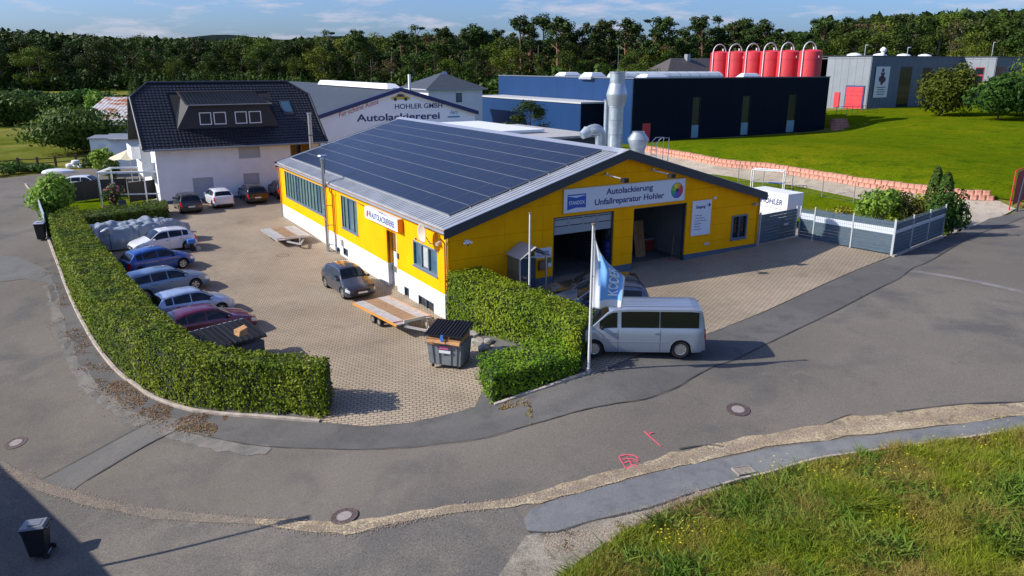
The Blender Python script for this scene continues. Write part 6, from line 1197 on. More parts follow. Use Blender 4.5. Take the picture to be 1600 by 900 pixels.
for s_, lx in ((-1, -.02), (1, .02)):
    x0, x1 = (-W2-.06, -.02) if s_ < 0 else (.0, W2+.08); lid = MB(); zz = z1+.30
    f_ = lambda x, y: zz+(y+D2_)*.16+(.05 if s_ > 0 else 0)+x*(-.02)
    n = 6
    lid.hexa([(x0, -D2_-.12, f_(x0, -D2_-.12)), (x1, -D2_-.12, f_(x1, -D2_-.12)), (x1, D2_+.1, f_(x1, D2_+.1)), (x0, D2_+.1, f_(x0, D2_+.1))], [(x0, -D2_-.12, f_(x0, -D2_-.12)+.05), (x1, -D2_-.12, f_(x1, -D2_-.12)+.05), (x1, D2_+.1, f_(x1, D2_+.1)+.05), (x0, D2_+.1, f_(x0, D2_+.1)+.05)]); lo = lid.build('lid', M_blk, t)
    for k in range(6):
        a = x0+.05+(x1-x0-.1)*k/5.5; mb = MB(); mb.hexa([(a, -D2_-.1, f_(a, -D2_-.1)+.05), (a+.05, -D2_-.1, f_(a+.05, -D2_-.1)+.05), (a+.05, D2_+.08, f_(a+.05, D2_+.08)+.05), (a, D2_+.08, f_(a, D2_+.08)+.05)], [(a, -D2_-.1, f_(a, -D2_-.1)+.085), (a+.05, -D2_-.1, f_(a+.05, -D2_-.1)+.085), (a+.05, D2_+.08, f_(a+.05, D2_+.08)+.085), (a, D2_+.08, f_(a, D2_+.08)+.085)]); mb.build('lid_rib', M_blk, lo)
MB().box(-.2, .22, -D2_-.06, -D2_-.042, z1-.26, z1-.11).build('pink_sticker', mat('sticker_pink', (.6, .06, .18), .5), t); MB().box(-.2, .3, -D2_-.055, -D2_-.04, z1-.42, z1-.3).build('white_sticker', M_signw, t); text('lettering', 'BEHRENS', M_signw, t, (.02, -D2_-.064, z1-.185), fx, fz, w=.34, h=.05)
q = Vector(t.location)+Matrix.Rotation(rot_, 3, 'Z') @ Vector((-.02, -D2_-.1, z1+.28)); c = thing('blue_rag', 'blue plastic rag hanging between the dumpster lids', 'rag', q, rot_); MB().add([(-.06, -.03, .1), (.04, -.03, .12), (.06, -.05, -.1), (-.02, -.06, -.22), (-.09, -.05, -.08)], [(0, 1, 2, 3, 4)]).build('cloth', mat('blue_plastic', (.03, .15, .5), .5), c)
# large black-ribbed container behind the hedge, white gable end
p = G(352, 527, .9); t = thing('waste_container', 'long white sided container with a ribbed black sloping lid behind the hedge', 'container', (p.x, p.y, T(p.x, p.y)+.045), HD+.05)
MB().box(-1.5, 1.3, -.85, .75, .15, 1.0).build('body', mat('container_body', (.06, .075, .09), .6), t)
MB().hexa([(-1.56, -.85, .15), (-1.501, -.85, .15), (-1.501, .75, .15), (-1.56, .75, .15)], [(-1.56, -.85, 1.25), (-1.501, -.85, 1.25), (-1.501, .75, 1.55), (-1.56, .75, 1.55)]).build('end_panel', mat('pale_panel', (.5, .55, .6), .5), t)
for k in range(4): MB().box(-1.62, -1.561, -.75+k*.42, -.67+k*.42, .15, 1.2).build('end_post', mat('pale_panel', (.5, .55, .6), .5), t)
for (xa, xb) in ((-1.62, -.12), (-.08, 1.4)):
    lo = MB().hexa([(xa, -.95, 1.2), (xb, -.95, 1.15), (xb, .85, 1.5), (xa, .85, 1.55)], [(xa, -.95, 1.26), (xb, -.95, 1.21), (xb, .85, 1.56), (xa, .85, 1.61)]).build('lid', M_blk, t)
    for k in range(6): a = xa+.08+k*(xb-xa-.2)/5; MB().hexa([(a, -.93, 1.26), (a+.07, -.93, 1.26), (a+.07, .83, 1.61), (a, .83, 1.61)], [(a, -.93, 1.30), (a+.07, -.93, 1.30), (a+.07, .83, 1.65), (a, .83, 1.65)]).build('lid_rib', M_blk, lo)
MB().box(-1.62, 1.4, .851, .88, 1.3, 1.6).build('lid_edge', mat('pale_panel', (.5, .55, .6), .5), t)
for x in (-1.2, 1.0):
    for y in (-.7, .6): MB().cyl((x-.04, y, .1), (x+.04, y, .1), .1, n=12).build('caster', M_tyre, t)
p = G(377, 521, 1.25); MBo = thing('cardboard_piece', 'torn piece of cardboard poking out beside the black ribbed lid', 'cardboard', (p.x, p.y, 1.2), HD); MB().hexa([(-.2, -.2, 0), (.2, -.15, 0), (.25, .2, .0), (-.2, .25, .0)], [(-.15, -.2, .22), (.22, -.15, .3), (.25, .2, .33), (-.2, .25, .2)]).build('sheet', M_cb, MBo)
# wheeled bins
def bin_(label, loc, rot, lidc, lab2=False):
    t = thing('wheelie_bin', label, 'bin', loc, rot); m = mat('bin_black', (.014, .014, .016), .5); ml_ = mat('bin_lid_'+('b' if lab2 else 'a'), lidc, .4)
    MB().hexa([(-.20, -.23, .06), (.20, -.23, .06), (.20, .22, .06), (-.20, .22, .06)], [(-.27, -.33, .97), (.27, -.33, .97), (.27, .30, .97), (-.27, .30, .97)]).build('body', m, t, bevel=.02)
    MB().box(-.29, .29, -.36, .33, .97, 1.0).build('rim', m, t)
    l = MB().hexa([(-.30, -.38, 1.0), (.30, -.38, 1.0), (.29, .34, 1.02), (-.29, .34, 1.02)], [(-.27, -.33, 1.05), (.27, -.33, 1.05), (.22, .28, 1.10), (-.22, .28, 1.10)]).build('lid', ml_, t, bevel=.012); MB().box(-.16, .16, -.15, .18, 1.08, 1.105).build('lid_panel', ml_, l)
    for x in (-.18, .12): MB().box(x, x+.06, -.375, -.331, .86, .93).build('front_slot', M_blk, t)
    MB().tube([(-.24, .34, .99), (-.24, .42, 1.02), (.24, .42, 1.02), (.24, .34, .99)], .018, 6).build('handle', m, t); MB().tube([(-.3, .25, .1), (.3, .25, .1)], .015, 6).build('axle', M_steel, t)
    for x in (-.27, .27): w_o = MB().cyl((x-.025, .25, .1), (x+.025, .25, .1), .10, n=16).build('wheel', M_tyre, t, smooth=True)
    return t
p = gp(64, 868); bin_('black wheelie bin with a pale grey lid standing in the shade at the lower left', (p.x, p.y, p.z+.03), R(-78), (.16, .17, .19))
p = gp(66, 375); b2 = bin_('dark wheelie bin with a pale lid beside the white roadside screen', (p.x, p.y, p.z+.03), R(20), (.35, .37, .42), True); b2.scale = (1.15, 1.15, 1.15)
# manholes
def manhole(px, py, label, r=.395, centre=True, tone=(.25, .22, .205)):
    p = gp(px, py); n = Vector(((T(p.x-.5, p.y)-T(p.x+.5, p.y)), (T(p.x, p.y-.5)-T(p.x, p.y+.5)), 1)).normalized()
    t = thing('manhole_cover', label, 'manhole', (p.x, p.y, p.z+.036), 0); t.rotation_euler = n.to_track_quat('Z', 'Y').to_euler()
    mi = mat('cast_iron', (.12, .085, .075), .6, metal=.3, var=.3, scale=8); 
    def ringm(r0, r1, z0, z1, n=36): return MB().lathe([(r0, z0), (r0, z1), (r1, z1), (r1, z0)], n=n)
    mb = MB(); V = [(r_*math.cos(2*math.pi*k/36), r_*math.sin(2*math.pi*k/36), z) for r_, z in ((r, -.03), (r, .006), (r*.86, .006), (r*.86, -.03)) for k in range(36)]; mb.add(V, [(i*36+k, i*36+(k+1) % 36, (i+1)*36+(k+1) % 36, (i+1)*36+k) for i in range(3) for k in range(36)]); mb.build('frame', mi, t)
    MB().cyl((0, 0, -.03), (0, 0, .001), r*.845, n=36).build('lid', mi, t); mb = MB()
    for k in range(16): a = 2*math.pi*k/16; mb.box(r*.70*math.cos(a)-.016, r*.70*math.cos(a)+.016, r*.70*math.sin(a)-.016, r*.70*math.sin(a)+.016, .0011, .006)
    mb.build('vent_hole', M_crack, t)['kind'] = 'stuff'
    if centre: MB().cyl((0, 0, .0012), (0, 0, .008), r*.55, n=30).build('concrete_insert', mat('manhole_concrete%.2f' % tone[0], tone, .9, var=.12, scale=6), t)
manhole(538, 808, 'round manhole cover with a pale centre at the bottom middle of the road'); manhole(1153, 641, 'round manhole cover in the road right of the pink sprayed marks'); manhole(25, 693, 'round manhole cover at the left edge of the road'); manhole(442, 400, 'dark round drain cover in the yard near the far trailer', .42, False)
p = gp(1162, 738); t = thing('drain_grate', 'rectangular cast iron street drain at the edge of the grass bank', 'drain', (p.x, p.y, p.z+.06), R(16)); MB().box(-.3, .3, -.22, -.18, -.03, .03).box(-.3, .3, .18, .22, -.03, .03).box(-.3, -.26, -.18, .18, -.03, .03).box(.26, .3, -.18, .18, -.03, .03).build('frame', mat('grate_frame', (.25, .22, .19), .8, var=.2), t)
for k in range(7): MB().box(-.235+k*.072, -.20+k*.072, -.18, .18, -.025, .02).build('grate_bar', mat('grate_frame', (.25, .22, .19), .8), t)
MB().box(-.26, .26, -.18, .18, -.029, -.027).build('pit', M_crack, t)
# pink survey spray
def spray(name, strokes, label):
    mb = MB()
    for st, wd in strokes:
        P = smoothline([gp(*q) for q in st], 3)
        vs = []
        for i, p in enumerate(P):
            d = (P[min(i+1, len(P)-1)]-P[max(i-1, 0)]); d.z = 0; d.normalize(); q = Vector((-d.y, d.x, 0)); w_ = wd*.5*random.uniform(.6, 1.2)
            for s_ in (-1, 1): a = p+q*w_*s_; vs.append((a.x, a.y, T(a.x, a.y)+.034+.0004*len(mb.v) % .006))
        mb.add(vs, [(2*i, 2*i+1, 2*i+3, 2*i+2) for i in range(len(P)-1)])
    o = mb.build(name, groundmat('pink_spray', (.62, .10, .14), [((.30, .13, .13), 9, .5, .62)], fine=.3), None); tag(o, label, 'road marking')
spray('survey_mark', [([(1006,675),(1018,686),(1033,699)], .06), ([(1014,679),(1021,677)], .05)], 'pink sprayed line with a short tick on the road')
spray('survey_mark', [([(967,715),(976,712),(990,713),(997,718)], .07), ([(967,716),(972,724),(979,734),(985,738)], .07), ([(972,720),(984,718),(998,722)], .05), ([(975,725),(988,722),(1000,726)], .05), ([(980,733),(990,728),(998,731)], .07), ([(984,735),(996,733)], .05), ([(980,715),(988,730)], .05)], 'pink sprayed scribble of survey numbers on the road')
# flagpoles and flag
p = gp(919.5, 585); fp = thing('flagpole', 'white flagpole with a blue and white flag beside the silver van', 'flagpole', (p.x, p.y, p.z)); hfp = None
dist = math.hypot(p.x, p.y); d = AX*((928.6-800)/FPX)-AU*((351-450)/FPX)+AF; hfp = CAMH+d.z*dist/math.hypot(d.x, d.y)-p.z
MB().cyl((0, 0, 0), (0, 0, hfp), .055, .038, n=14).build('pole', mat('pole_white', (.60, .60, .58), .4), fp, smooth=True); MB().cyl((0, 0, 0), (0, 0, .25), .09, n=14).build('sleeve', M_cop, fp); MB().cyl((0, 0, hfp), (0, 0, hfp+.05), .07, n=12).build('cap', mat('cap_copper', (.35, .25, .15), .4, metal=.5), fp)
mb = MB(); mb.tube([(.07, -.04, .9), (.06, -.03, hfp-.1)], .006, 4); mb.build('halyard', M_white, fp); MB().box(.04, .1, -.06, .0, 2.2, 2.3).build('cleat', M_steel, fp)
FLG = thing('flag', 'hanging blue and white advertising flag with KODER lettering', 'flag', (p.x, p.y, p.z)); dist = math.hypot(p.x, p.y); pm = FPX/dist*1.0
zt = hfp-.28; nu, nv = 18, 34; V = []; mi = []
def flagpt(u, v):
    reach = (.16+1.0*min(1, v/.42)**.8) if v < .42 else 1.16-.10*(v-.42)/.58
    zh = zt-2.82*v; sag = u*1.15*(1-v)**1.4*.9; x = .05+reach*u
    y = (.10*math.sin(u*8+v*3.2)+.04*math.sin(u*17-v*6))*(.2+.8*min(1, v*3))*min(1, u*4)
    return x, -.05+y, zh-sag+.05*u*v
for j in range(nv+1):
    for i in range(nu+1): V.append(flagpt(i/nu, j/nv))
def fface(i, j):
    u, v = (i+.5)/nu, (j+.5)/nv; return 1 if (.30-.12*math.sin(v*3.1) < u < .97 and .10+.22*u < v < .87) or (v < .4 and .3 < u < .6 and v > .16) else 0
mb = MB(); mb.v = V; mb.f = [(j*(nu+1)+i, j*(nu+1)+i+1, (j+1)*(nu+1)+i+1, (j+1)*(nu+1)+i) for j in range(nv) for i in range(nu)]; mb.m = [fface(i, j) for j in range(nv) for i in range(nu)]
cl_w = mat('flag_white', (.66, .67, .68), .8); cl_b = mat('flag_blue', (.17, .40, .75), .8); fo_ = mb.build('cloth', [cl_w, cl_b], FLG, smooth=True, sharp=80); md = fo_.modifiers.new('thick', 'SOLIDIFY'); md.thickness = .004
tx = text('lettering', 'KODER', mat('flag_letter', (.8, .8, .8), .8), FLG, (0, 0, 0), (1, 0, 0), (0, 1, 0), w=1.0, h=1.0, bold=.02, depth=0)
for v_ in tx.data.vertices:
    # letters run upwards along the fly: text x -> up the cloth, text y -> towards the hoist
    a, b = v_.co.x, v_.co.y; x, y, z = flagpt(.66-b*.34, .56-a*.50); v_.co = (x, y-.02, z)
for k, z in enumerate((zt-.25, zt-1.6, zt-3.0)): MB().cyl((.0, -.02, z), (.06, -.04, z), .02, n=6).build('ring', M_steel, FLG)
q = gp(826.5, 462); p = Vector((q.x, q.y, q.z)); pl2 = gp(827, 470)
w_, z_ = onl(828.3, 333.7, -3.2); w0, _ = onl(827, 457.5, -3.2); zb_ = T(*S(w_, -3.2).xy); t = thing('flagpole', 'bare white flagpole in front of the glazed porch', 'flagpole', S((w_+w0)/2, -3.2, zb_)); MB().cyl((0, 0, 0), (0, 0, z_-zb_), .055, .04, n=14).build('pole', mat('pole_white', (.60, .60, .58), .4), t, smooth=True); MB().cyl((0, 0, z_-zb_), (0, 0, z_-zb_+.05), .07, n=12).build('cap', mat('cap_copper', (.35, .25, .15), .4, metal=.5), t)
# low bollard light and kerb stones near the porch
t = thing('bollard', 'short grey stone bollard by the left garage door', 'bollard', S(5.2, -1.9, T(*S(5.2, -1.9).xy)), ROT); MB().lathe([(.12, 0), (.12, .5), (.09, .56)], n=12).build('post', M_conc, t)
# boulders at the slope
def rock(label, px, py, s, seed, zoff=0, parent=None, flat=.6):
    p = gp(px, py); bm = bmesh.new(); bmesh.ops.create_icosphere(bm, subdivisions=2, radius=1); rr = random.Random(seed); sx, sy = s*rr.uniform(.9, 1.3), s*rr.uniform(.7, 1.0)
    pl = [(Vector((rr.gauss(0, 1), rr.gauss(0, 1), rr.gauss(0, .8))).normalized(), rr.uniform(.55, .85)) for _ in range(7)]
    for v in bm.verts:
        for n_, d_2 in pl:
            k = v.co.dot(n_)-d_2
            if k > 0: v.co -= n_*k
        v.co = Vector((v.co.x*sx, v.co.y*sy, v.co.z*s*flat)); v.co += Vector((rr.uniform(-1, 1), rr.uniform(-1, 1), rr.uniform(-1, 1)))*s*.025
    me = bpy.data.meshes.new('boulder'); bm.to_mesh(me); bm.free(); me.materials.append(mat('rock', (.30, .28, .25), .9, var=.3, scale=3, bump=.6, bscale=12)); o = link('boulder', me); o.location = (p.x, p.y, p.z+s*flat*.5+zoff); o.rotation_euler = (0, 0, rr.uniform(0, 6)); tag(o, label, 'rock', 'boulders below the tall hedge'); return o
for k, (px, py, s, lab) in enumerate([(770,560,.42,'largest grey boulder at the foot of the tall hedge behind the dumpster'),(757,548,.36,'boulder just left of the largest one under the tall hedge'),(748,540,.42,'long flat boulder resting beside the dumpster lid'),(781,552,.34,'boulder at the right end of the rock row where the two hedges meet'),(738,527,.38,'grey boulder high up right behind the dumpster'),(728,519,.32,'boulder between the workshop corner and the dumpster'),(716,513,.28,'small boulder at the foot of the workshop corner'),(764,537,.30,'small boulder tucked under the tall hedge leaves'),(775,572,.26,'small dark stone at the near end of the rock row')]): rock(lab, px, py, s, k+3)
# covered boat on its trailer
p = G(206, 368, .9); bh_ = HD-.10; t = thing('covered_boat', 'boat or caravan wrapped in a wrinkled grey tarpaulin behind the hedge', 'boat', (p.x, p.y, T(p.x, p.y)+.04), bh_)
NU, NV = 90, 44; V = []; LX = 7.4
for i in range(NU+1):
    u = i/NU; x = (u-.5)*LX; w_ = 1.25*math.sin(math.pi*min(1, max(0, u*.92+.06)))**.45; hh_ = .75+.85*math.sin(math.pi*(u*.85+.1))**.8
    for j in range(NV+1):
        a = math.pi*j/NV; cy = math.cos(a); sz = math.sin(a)
        y = w_*math.copysign(abs(cy)**.75, cy); z = hh_*sz**.65+.05
        nq = lambda s_, q_: float(vnoise(np.array([[x/s_+7.3*q_, (y*1.2+z*.8)/s_+3.1*q_]]), 1.0, 40+q_)[0])-.5
        fold = .42*nq(1.6, 1)*sz+.20*abs(nq(.7, 2))*1.6-.05+.10*abs(nq(.3, 3))+.05*math.sin(x*3.1-y*4+z*2)*nq(.9, 4)*4*sz+.22*abs(nq(.45, 5))*sz
        V.append((x+fold*.5, y*(1+fold*.7)+fold*.4*cy, max(.02, z+fold*(1.2 if sz > .2 else .2))))
mb = MB(); mb.v = V; mb.f = [(i*(NV+1)+j, (i+1)*(NV+1)+j, (i+1)*(NV+1)+j+1, i*(NV+1)+j+1) for i in range(NU) for j in range(NV)]+[tuple(j for j in range(NV+1)), tuple(NU*(NV+1)+j for j in range(NV, -1, -1))]; mb.m = [0]*len(mb.f)
mb.build('tarpaulin', mat('grey_tarpaulin', (.24, .28, .32), .42, var=.15, scale=2, spec=.5), t, smooth=True, sharp=70)
for x in (-1.6, .2, 1.7): MB().tube([(x, 1.32*math.cos(a), .1+1.62*math.sin(a)**.7) for a in [math.pi*k/16 for k in range(17)]], .02, 5).build('rope', mat('rope_dark', (.03, .035, .04), .8), t)
for s_ in (-1, 1): MB().cyl((.6, s_*1.02, .28), (.6, s_*1.2, .28), .28, n=18).build('wheel', M_tyre, t, smooth=True)
MB().tube([(3.0, -.5, .4), (4.2, 0, .35)], .05, 6).tube([(3.0, .5, .4), (4.2, 0, .35)], .05, 6).build('drawbar', M_cop, t)
p = G(300, 385, .5); t = thing('outboard_motor', 'blue and black outboard gear at the end of the covered boat', 'motor', (p.x, p.y, T(p.x, p.y)+.04), bh_); MB().lathe([(.12, 0), (.14, .5), (.10, .55)], n=10).build('leg', M_blk, t); MB().box(-.28, .22, -.18, .18, .5, .8).build('cowl', mat('blue_plastic', (.03, .15, .5), .5), t, bevel=.05); MB().box(.2, .5, -.25, .25, .0, .25).build('bracket', M_cop, t)
p = G(290, 374, .7); t = thing('light_board', 'red and white trailer light board leaning at the covered boat', 'light board', (p.x, p.y, T(p.x, p.y)+.35), bh_); MB().box(-.06, .0, -.8, .8, 0, .22).build('board', M_white, t); MB().box(.001, .03, -.75, -.45, .04, .18).box(.001, .03, .45, .75, .04, .18).build('light', M_tail, t)
# ================================================================ WALLS, FENCES, GATES
M_block = mat('pink_block', (.50, .24, .17), .9, var=.28, scale=2.2, bump=.6, bscale=14)
RW = thing('retaining_wall', 'long low retaining wall of pinkish concrete blocks at the foot of the lawn', 'retaining wall', WALLPTS[0]); o0 = WALLPTS[0]
blk = MB(); blk.hexa([(-.27, -.16, 0), (-.17, -.22, 0), (.17, -.22, 0), (.27, -.16, 0), (.27, .2, 0), (-.27, .2, 0)], [(-.25, -.10, .36), (-.15, -.16, .36), (.15, -.16, .36), (.25, -.10, .36), (.25, .2, .36), (-.25, .2, .36)])
ob = blk.build('block', M_block, RW, bevel=0); bme = ob.data; bpy.data.objects.remove(ob)
path_ = smoothline(WALLPTS, 12); cum = [0]
for a, b in zip(path_, path_[1:]): cum.append(cum[-1]+(b-a).length)
def along(d):
    k = min(len(cum)-2, max(0, int(np.searchsorted(cum, d)-1))); t = (d-cum[k])/max(1e-6, cum[k+1]-cum[k]); return path_[k].lerp(path_[k+1], t), (path_[k+1]-path_[k]).normalized()
random.seed(5)
for row in range(2):
    d = .3+row*.28
    while d < cum[-1]-.3-row*.4:
        p, u = along(d); n_ = Vector((-u.y, u.x, 0)); q = p+n_*(row*.16+random.uniform(-.02, .02)); o = link('block', bme, RW); o.location = Vector((q.x, q.y, T(p.x, p.y)-.02+row*.37))-o0
        o.rotation_euler = (random.uniform(-.03, .03), 0, math.atan2(u.y, u.x)+random.uniform(-.05, .05)); s_ = random.uniform(.93, 1.04); o.scale = (s_, s_, random.uniform(.9, 1.06)); d += .56
# screen fence and gate right of the workshop
M_slat = mat('privacy_slat', (.062, .10, .135), .55, var=.12, scale=3); M_slatw = mat('white_slat', (.55, .60, .66), .5); M_post = mat('light_post', (.48, .52, .55), .4, metal=.3)
def slat_fence(name, label, cat, a, b, h, white=None, panels_=1, slat=.19, zb=.08, mesh=True, post=True, group=None, pm=None):
    a = Vector((a.x, a.y, T(a.x, a.y)+.04)); b = Vector((b.x, b.y, T(b.x, b.y)+.04)); ln = (b-a).xy.length; dz = b.z-a.z; h_ = math.atan2(b.y-a.y, b.x-a.x); t = thing(name, label, cat, a, h_, group)
    f = lambda x: dz*x/ln; fl = .92 if mesh else .985
    for k in range(panels_):
        x0, x1 = ln*k/panels_+.05, ln*(k+1)/panels_-.05; z = zb; i = 0
        while z+slat*.9 < h:
            m = M_slatw if white and white[0] <= z < white[1] else M_slat
            MB().hexa([(x0, -.012, z+f(x0)), (x1, -.012, z+f(x1)), (x1, .012, z+f(x1)), (x0, .012, z+f(x0))], [(x0, -.012, z+slat*fl+f(x0)), (x1, -.012, z+slat*fl+f(x1)), (x1, .012, z+slat*fl+f(x1)), (x0, .012, z+slat*fl+f(x0))]).build('slat', m, t); z += slat
        if mesh:
            mb = MB(); x = x0
            while x < x1: mb.box(x-.003, x+.003, -.022, -.016, zb+f(x), h+.03+f(x)); mb.box(x-.003, x+.003, .016, .022, zb+f(x), h+.03+f(x)); x += .12
            mb.build('wire_mesh', mat('mesh_dark', (.13, .17, .21), .5), t)['kind'] = 'stuff'
    if post:
        for k in range(panels_+1): x = ln*k/panels_; MB().box(x-.04, x+.04, -.04, .04, -.1+f(x), h+.08+f(x)).build('post', pm or M_post, t)
    return t
FB = lambda x, y: gp(x, y)
gA, gB = S(WID+.35, .15), FB(1241, 371)
t = slat_fence('sliding_gate', 'dark slatted gate in the shade between workshop and small gate', 'gate', gA, gB, 1.95, None, 1, .2)
MB().box(2.6, 3.1, -.06, -.02, .9, 1.02).build('handle', M_post, t)
fC, fD, fE, fF = FB(1247, 373), FB(1269, 377), FB(1331, 388), FB(1392, 400)
slat_fence('garden_gate', 'narrow gate with a white band between the dark gate and the long screen fence', 'gate', fC, fD, 2.0, (1.2, 1.5), 1, .2)
slat_fence('screen_fence', 'blue grey screen fence panels with a white band facing the forecourt', 'fence', fD, fF, 2.05, (1.15, 1.45), 2, .19)
slat_fence('screen_fence', 'blue grey screen fence running back along the road from the corner post', 'fence', FB(1393, 400.5), FB(1471, 370), 2.0, (1.2, 1.4), 3, .2)
k0, k1 = FB(1395, 402), FB(1472, 372); ribbon('kerb', [k0, (k0+k1)/2, k1], .14, 0, M_kerb, .05, h=.12, pix=False)
# mesh fence posts behind
fp_ = [(1153, 286), (1192, 291), (1237, 298), (1284, 308), (1333, 318)]; P_ = [gp(*q) for q in fp_]
t = thing('mesh_fence', 'green wire mesh fence with grey posts behind the screen fence', 'fence', P_[0])
for p in P_: MB().cyl(p-P_[0]-Vector((0, 0, .2)), p-P_[0]+Vector((0, 0, 1.75)), .04, n=8).build('post', M_cop, t)
for a, b in zip(P_, P_[1:]):
    mb = MB(); a2, b2 = a-P_[0], b-P_[0]
    for k in range(9): z = Vector((0, 0, .1+.2*k)); mb.tube([a2+z, b2+z], .006, 3)
    n_ = int((b-a).length/.25)
    for k in range(n_): q = a2.lerp(b2, k/n_); mb.tube([q, q+Vector((0, 0, 1.7))], .004, 3)
    mb.build('wire_mesh', mat('mesh_green', (.05, .10, .07), .5), t)['kind'] = 'stuff'
# white box body behind the gate
lb = 3.2; wb_ = onl(1256, 300, lb); z0 = 1.4; bl_ = onl(1232, 305, lb); t = thing('box_body', 'white box van body with HOHLER lettering showing above the dark gate', 'box body', S(bl_[0], lb, z0), ROT); bw_ = wb_[0]-bl_[0]; bh_ = bl_[1]-z0
MB().box(0, bw_, 0, 3.4, .5, bh_).build('box', mat('white_gloss', (.74, .76, .78), .35), t); MB().box(-.02, bw_+.02, -.02, 3.42, bh_, bh_+.05).build('roof', mat('white_gloss', (.74, .76, .78), .35), t)
MB().box(.2, bw_-.2, .3, 3.2, .35, .5).build('chassis', M_anth, t)
for y in (.9, 2.6):
    for x in (.15, bw_-.15): MB().cyl((x-.12, y, .35), (x+.12, y, .35), .35, n=18).build('wheel', M_tyre, t, smooth=True)
text('lettering', 'HOHLER', M_navy, t, (-.004, 1.35, bh_-.6), (0, -1, 0), fz, w=1.9, h=.40, bold=.02); text('lettering', 'autolackierung-hohler.de', M_cop, t, (-.004, 1.4, bh_-1.05), (0, -1, 0), fz, w=1.9, h=.11)
# trestle scaffold behind the box
p0_ = gp(1172, 300); p1_ = gp(1222, 301); t = thing('trestle', 'aluminium trestle rack with a blue rail standing behind the white box', 'trestle', p0_, math.atan2((p1_-p0_).y, (p1_-p0_).x)); ln = (p1_-p0_).length; hs = 2.05
for x in (0, ln):
    for y in (0, 1.0): MB().cyl((x, y, 0), (x, y, hs), .05, n=8).build('post', mat('white_tube', (.7, .7, .7), .4), t)
mb = MB(); mb.tube([(0, 0, hs), (ln, 0, hs)], .07, 6).tube([(0, 1, hs), (ln, 1, hs)], .07, 6); mb.build('top_rail', mat('white_tube', (.7, .7, .7), .4), t)
MB().tube([(0, 0, 1.0), (ln*.55, 0, 1.0)], .05, 6).build('mid_rail', M_alu, t); MB().tube([(ln*.55, 0, 1.0), (ln, 0, 1.0)], .06, 6).build('blue_rail', mat('blue_rail', (.03, .10, .35), .5), t)
mb = MB()
for k in range(9): mb.tube([(ln*k/8, 0, hs), (ln*k/8, 1, hs)], .02, 5)
mb.tube([(0, 0, 1.0), (0, 1, 1)], .03, 5).tube([(ln, 0, 1.0), (ln, 1, 1)], .03, 5); mb.build('rung', M_alu, t)
# red railing and dark mast at the far right edge
p = gp(1578, 321); q = gp(1640, 300); t = thing('red_railing', 'red tubular railing at the right edge beside the lawn', 'railing', p); d2 = q-p
mb = MB()
for k in range(5): a = d2*(k/4); mb.cyl(a-Vector((0, 0, .2)), a+Vector((0, 0, 3.0)), .05, n=8)
mb.build('post', M_red, t)
MB().tube([Vector((0, 0, 3.0)), d2+Vector((0, 0, 3.0))], .05, 8).tube([Vector((0, 0, 1.6)), d2+Vector((0, 0, 1.6))], .035, 6).build('rail', M_red, t); MB().hexa([Vector((.2, .02, .4)), d2+Vector((0, .02, .4)), d2+Vector((0, .05, .4)), Vector((.2, .05, .4))], [Vector((.2, .02, 2.9)), d2+Vector((0, .02, 2.9)), d2+Vector((0, .05, 2.9)), Vector((.2, .05, 2.9))]).build('infill', mat('red_brown_mesh', (.30, .05, .05), .7), t)
p = gp(1590, 318); t = thing('gate_post', 'tall dark leaning post beside the red railing', 'post', p); MB().tube([(0, 0, -.2), (.45, .1, 5.5)], .08, 8).build('post', M_anth, t)

# ================================================================ GARDEN AND LEFT BACKGROUND
# white screen along the road side of the garden hedge
a = G(58, 322, .3); b = G(75, 374, .25); slat_b = thing('roadside_screen', 'white metal screen on the road side of the garden hedge', 'screen', (a.x, a.y, T(a.x, a.y)), math.atan2(b.y-a.y, b.x-a.x)); ln = (b-a).xy.length
n_ = 5
for k in range(n_): MB().box(ln*k/n_+.01, ln*(k+1)/n_-.01, -.03, .03, .25, 1.75).build('screen_panel', mat('screen_grey', (.30, .35, .42), .6), slat_b)
MB().box(0, ln, -.06, .06, -.1, .25).build('base', mat('cream_base', (.50, .45, .35), .8), slat_b)
# dark privacy fence behind the garden
def dark_fence(p, q, h, label):
    a, b = gp(*p), gp(*q); return slat_fence('privacy_fence', label, 'fence', a, b, h, None, 2, .24, mesh=False, pm=M_dslat)
M_dslat = mat('dark_slat', (.03, .028, .028), .7); _ms = M_slat; M_slat = M_dslat
dark_fence((112, 318), (156, 312), 1.8, 'dark slatted privacy fence behind the large bush'); dark_fence((160, 312), (200, 310), 1.8, 'dark slatted privacy fence behind the white pergola'); dark_fence((204, 318), (246, 312), 1.9, 'brown black privacy fence next to the house corner')
M_slat = _ms
# pergola
p = gp(160, 322); t = thing('pergola', 'white metal pergola frame in the garden', 'pergola', p, ROT*.3); pw, pd, ph = 5.0, 3.2, 2.75
for x in (0, pw):
    for y in (0, pd): MB().box(x-.06, x+.06, y-.06, y+.06, -.1, ph).build('post', M_pvc, t)
MB().box(-.1, pw+.1, -.08, .08, ph, ph+.14).box(-.1, pw+.1, pd-.08, pd+.08, ph, ph+.14).build('beam', M_pvc, t); MB().box(-.08, .08, .081, pd-.081, ph, ph+.14).box(pw-.08, pw+.08, .081, pd-.081, ph, ph+.14).build('cross_beam', M_pvc, t)
MB().box(0.1, pw-.1, .02, .06, .9, 1.0).build('rail', M_pvc, t)
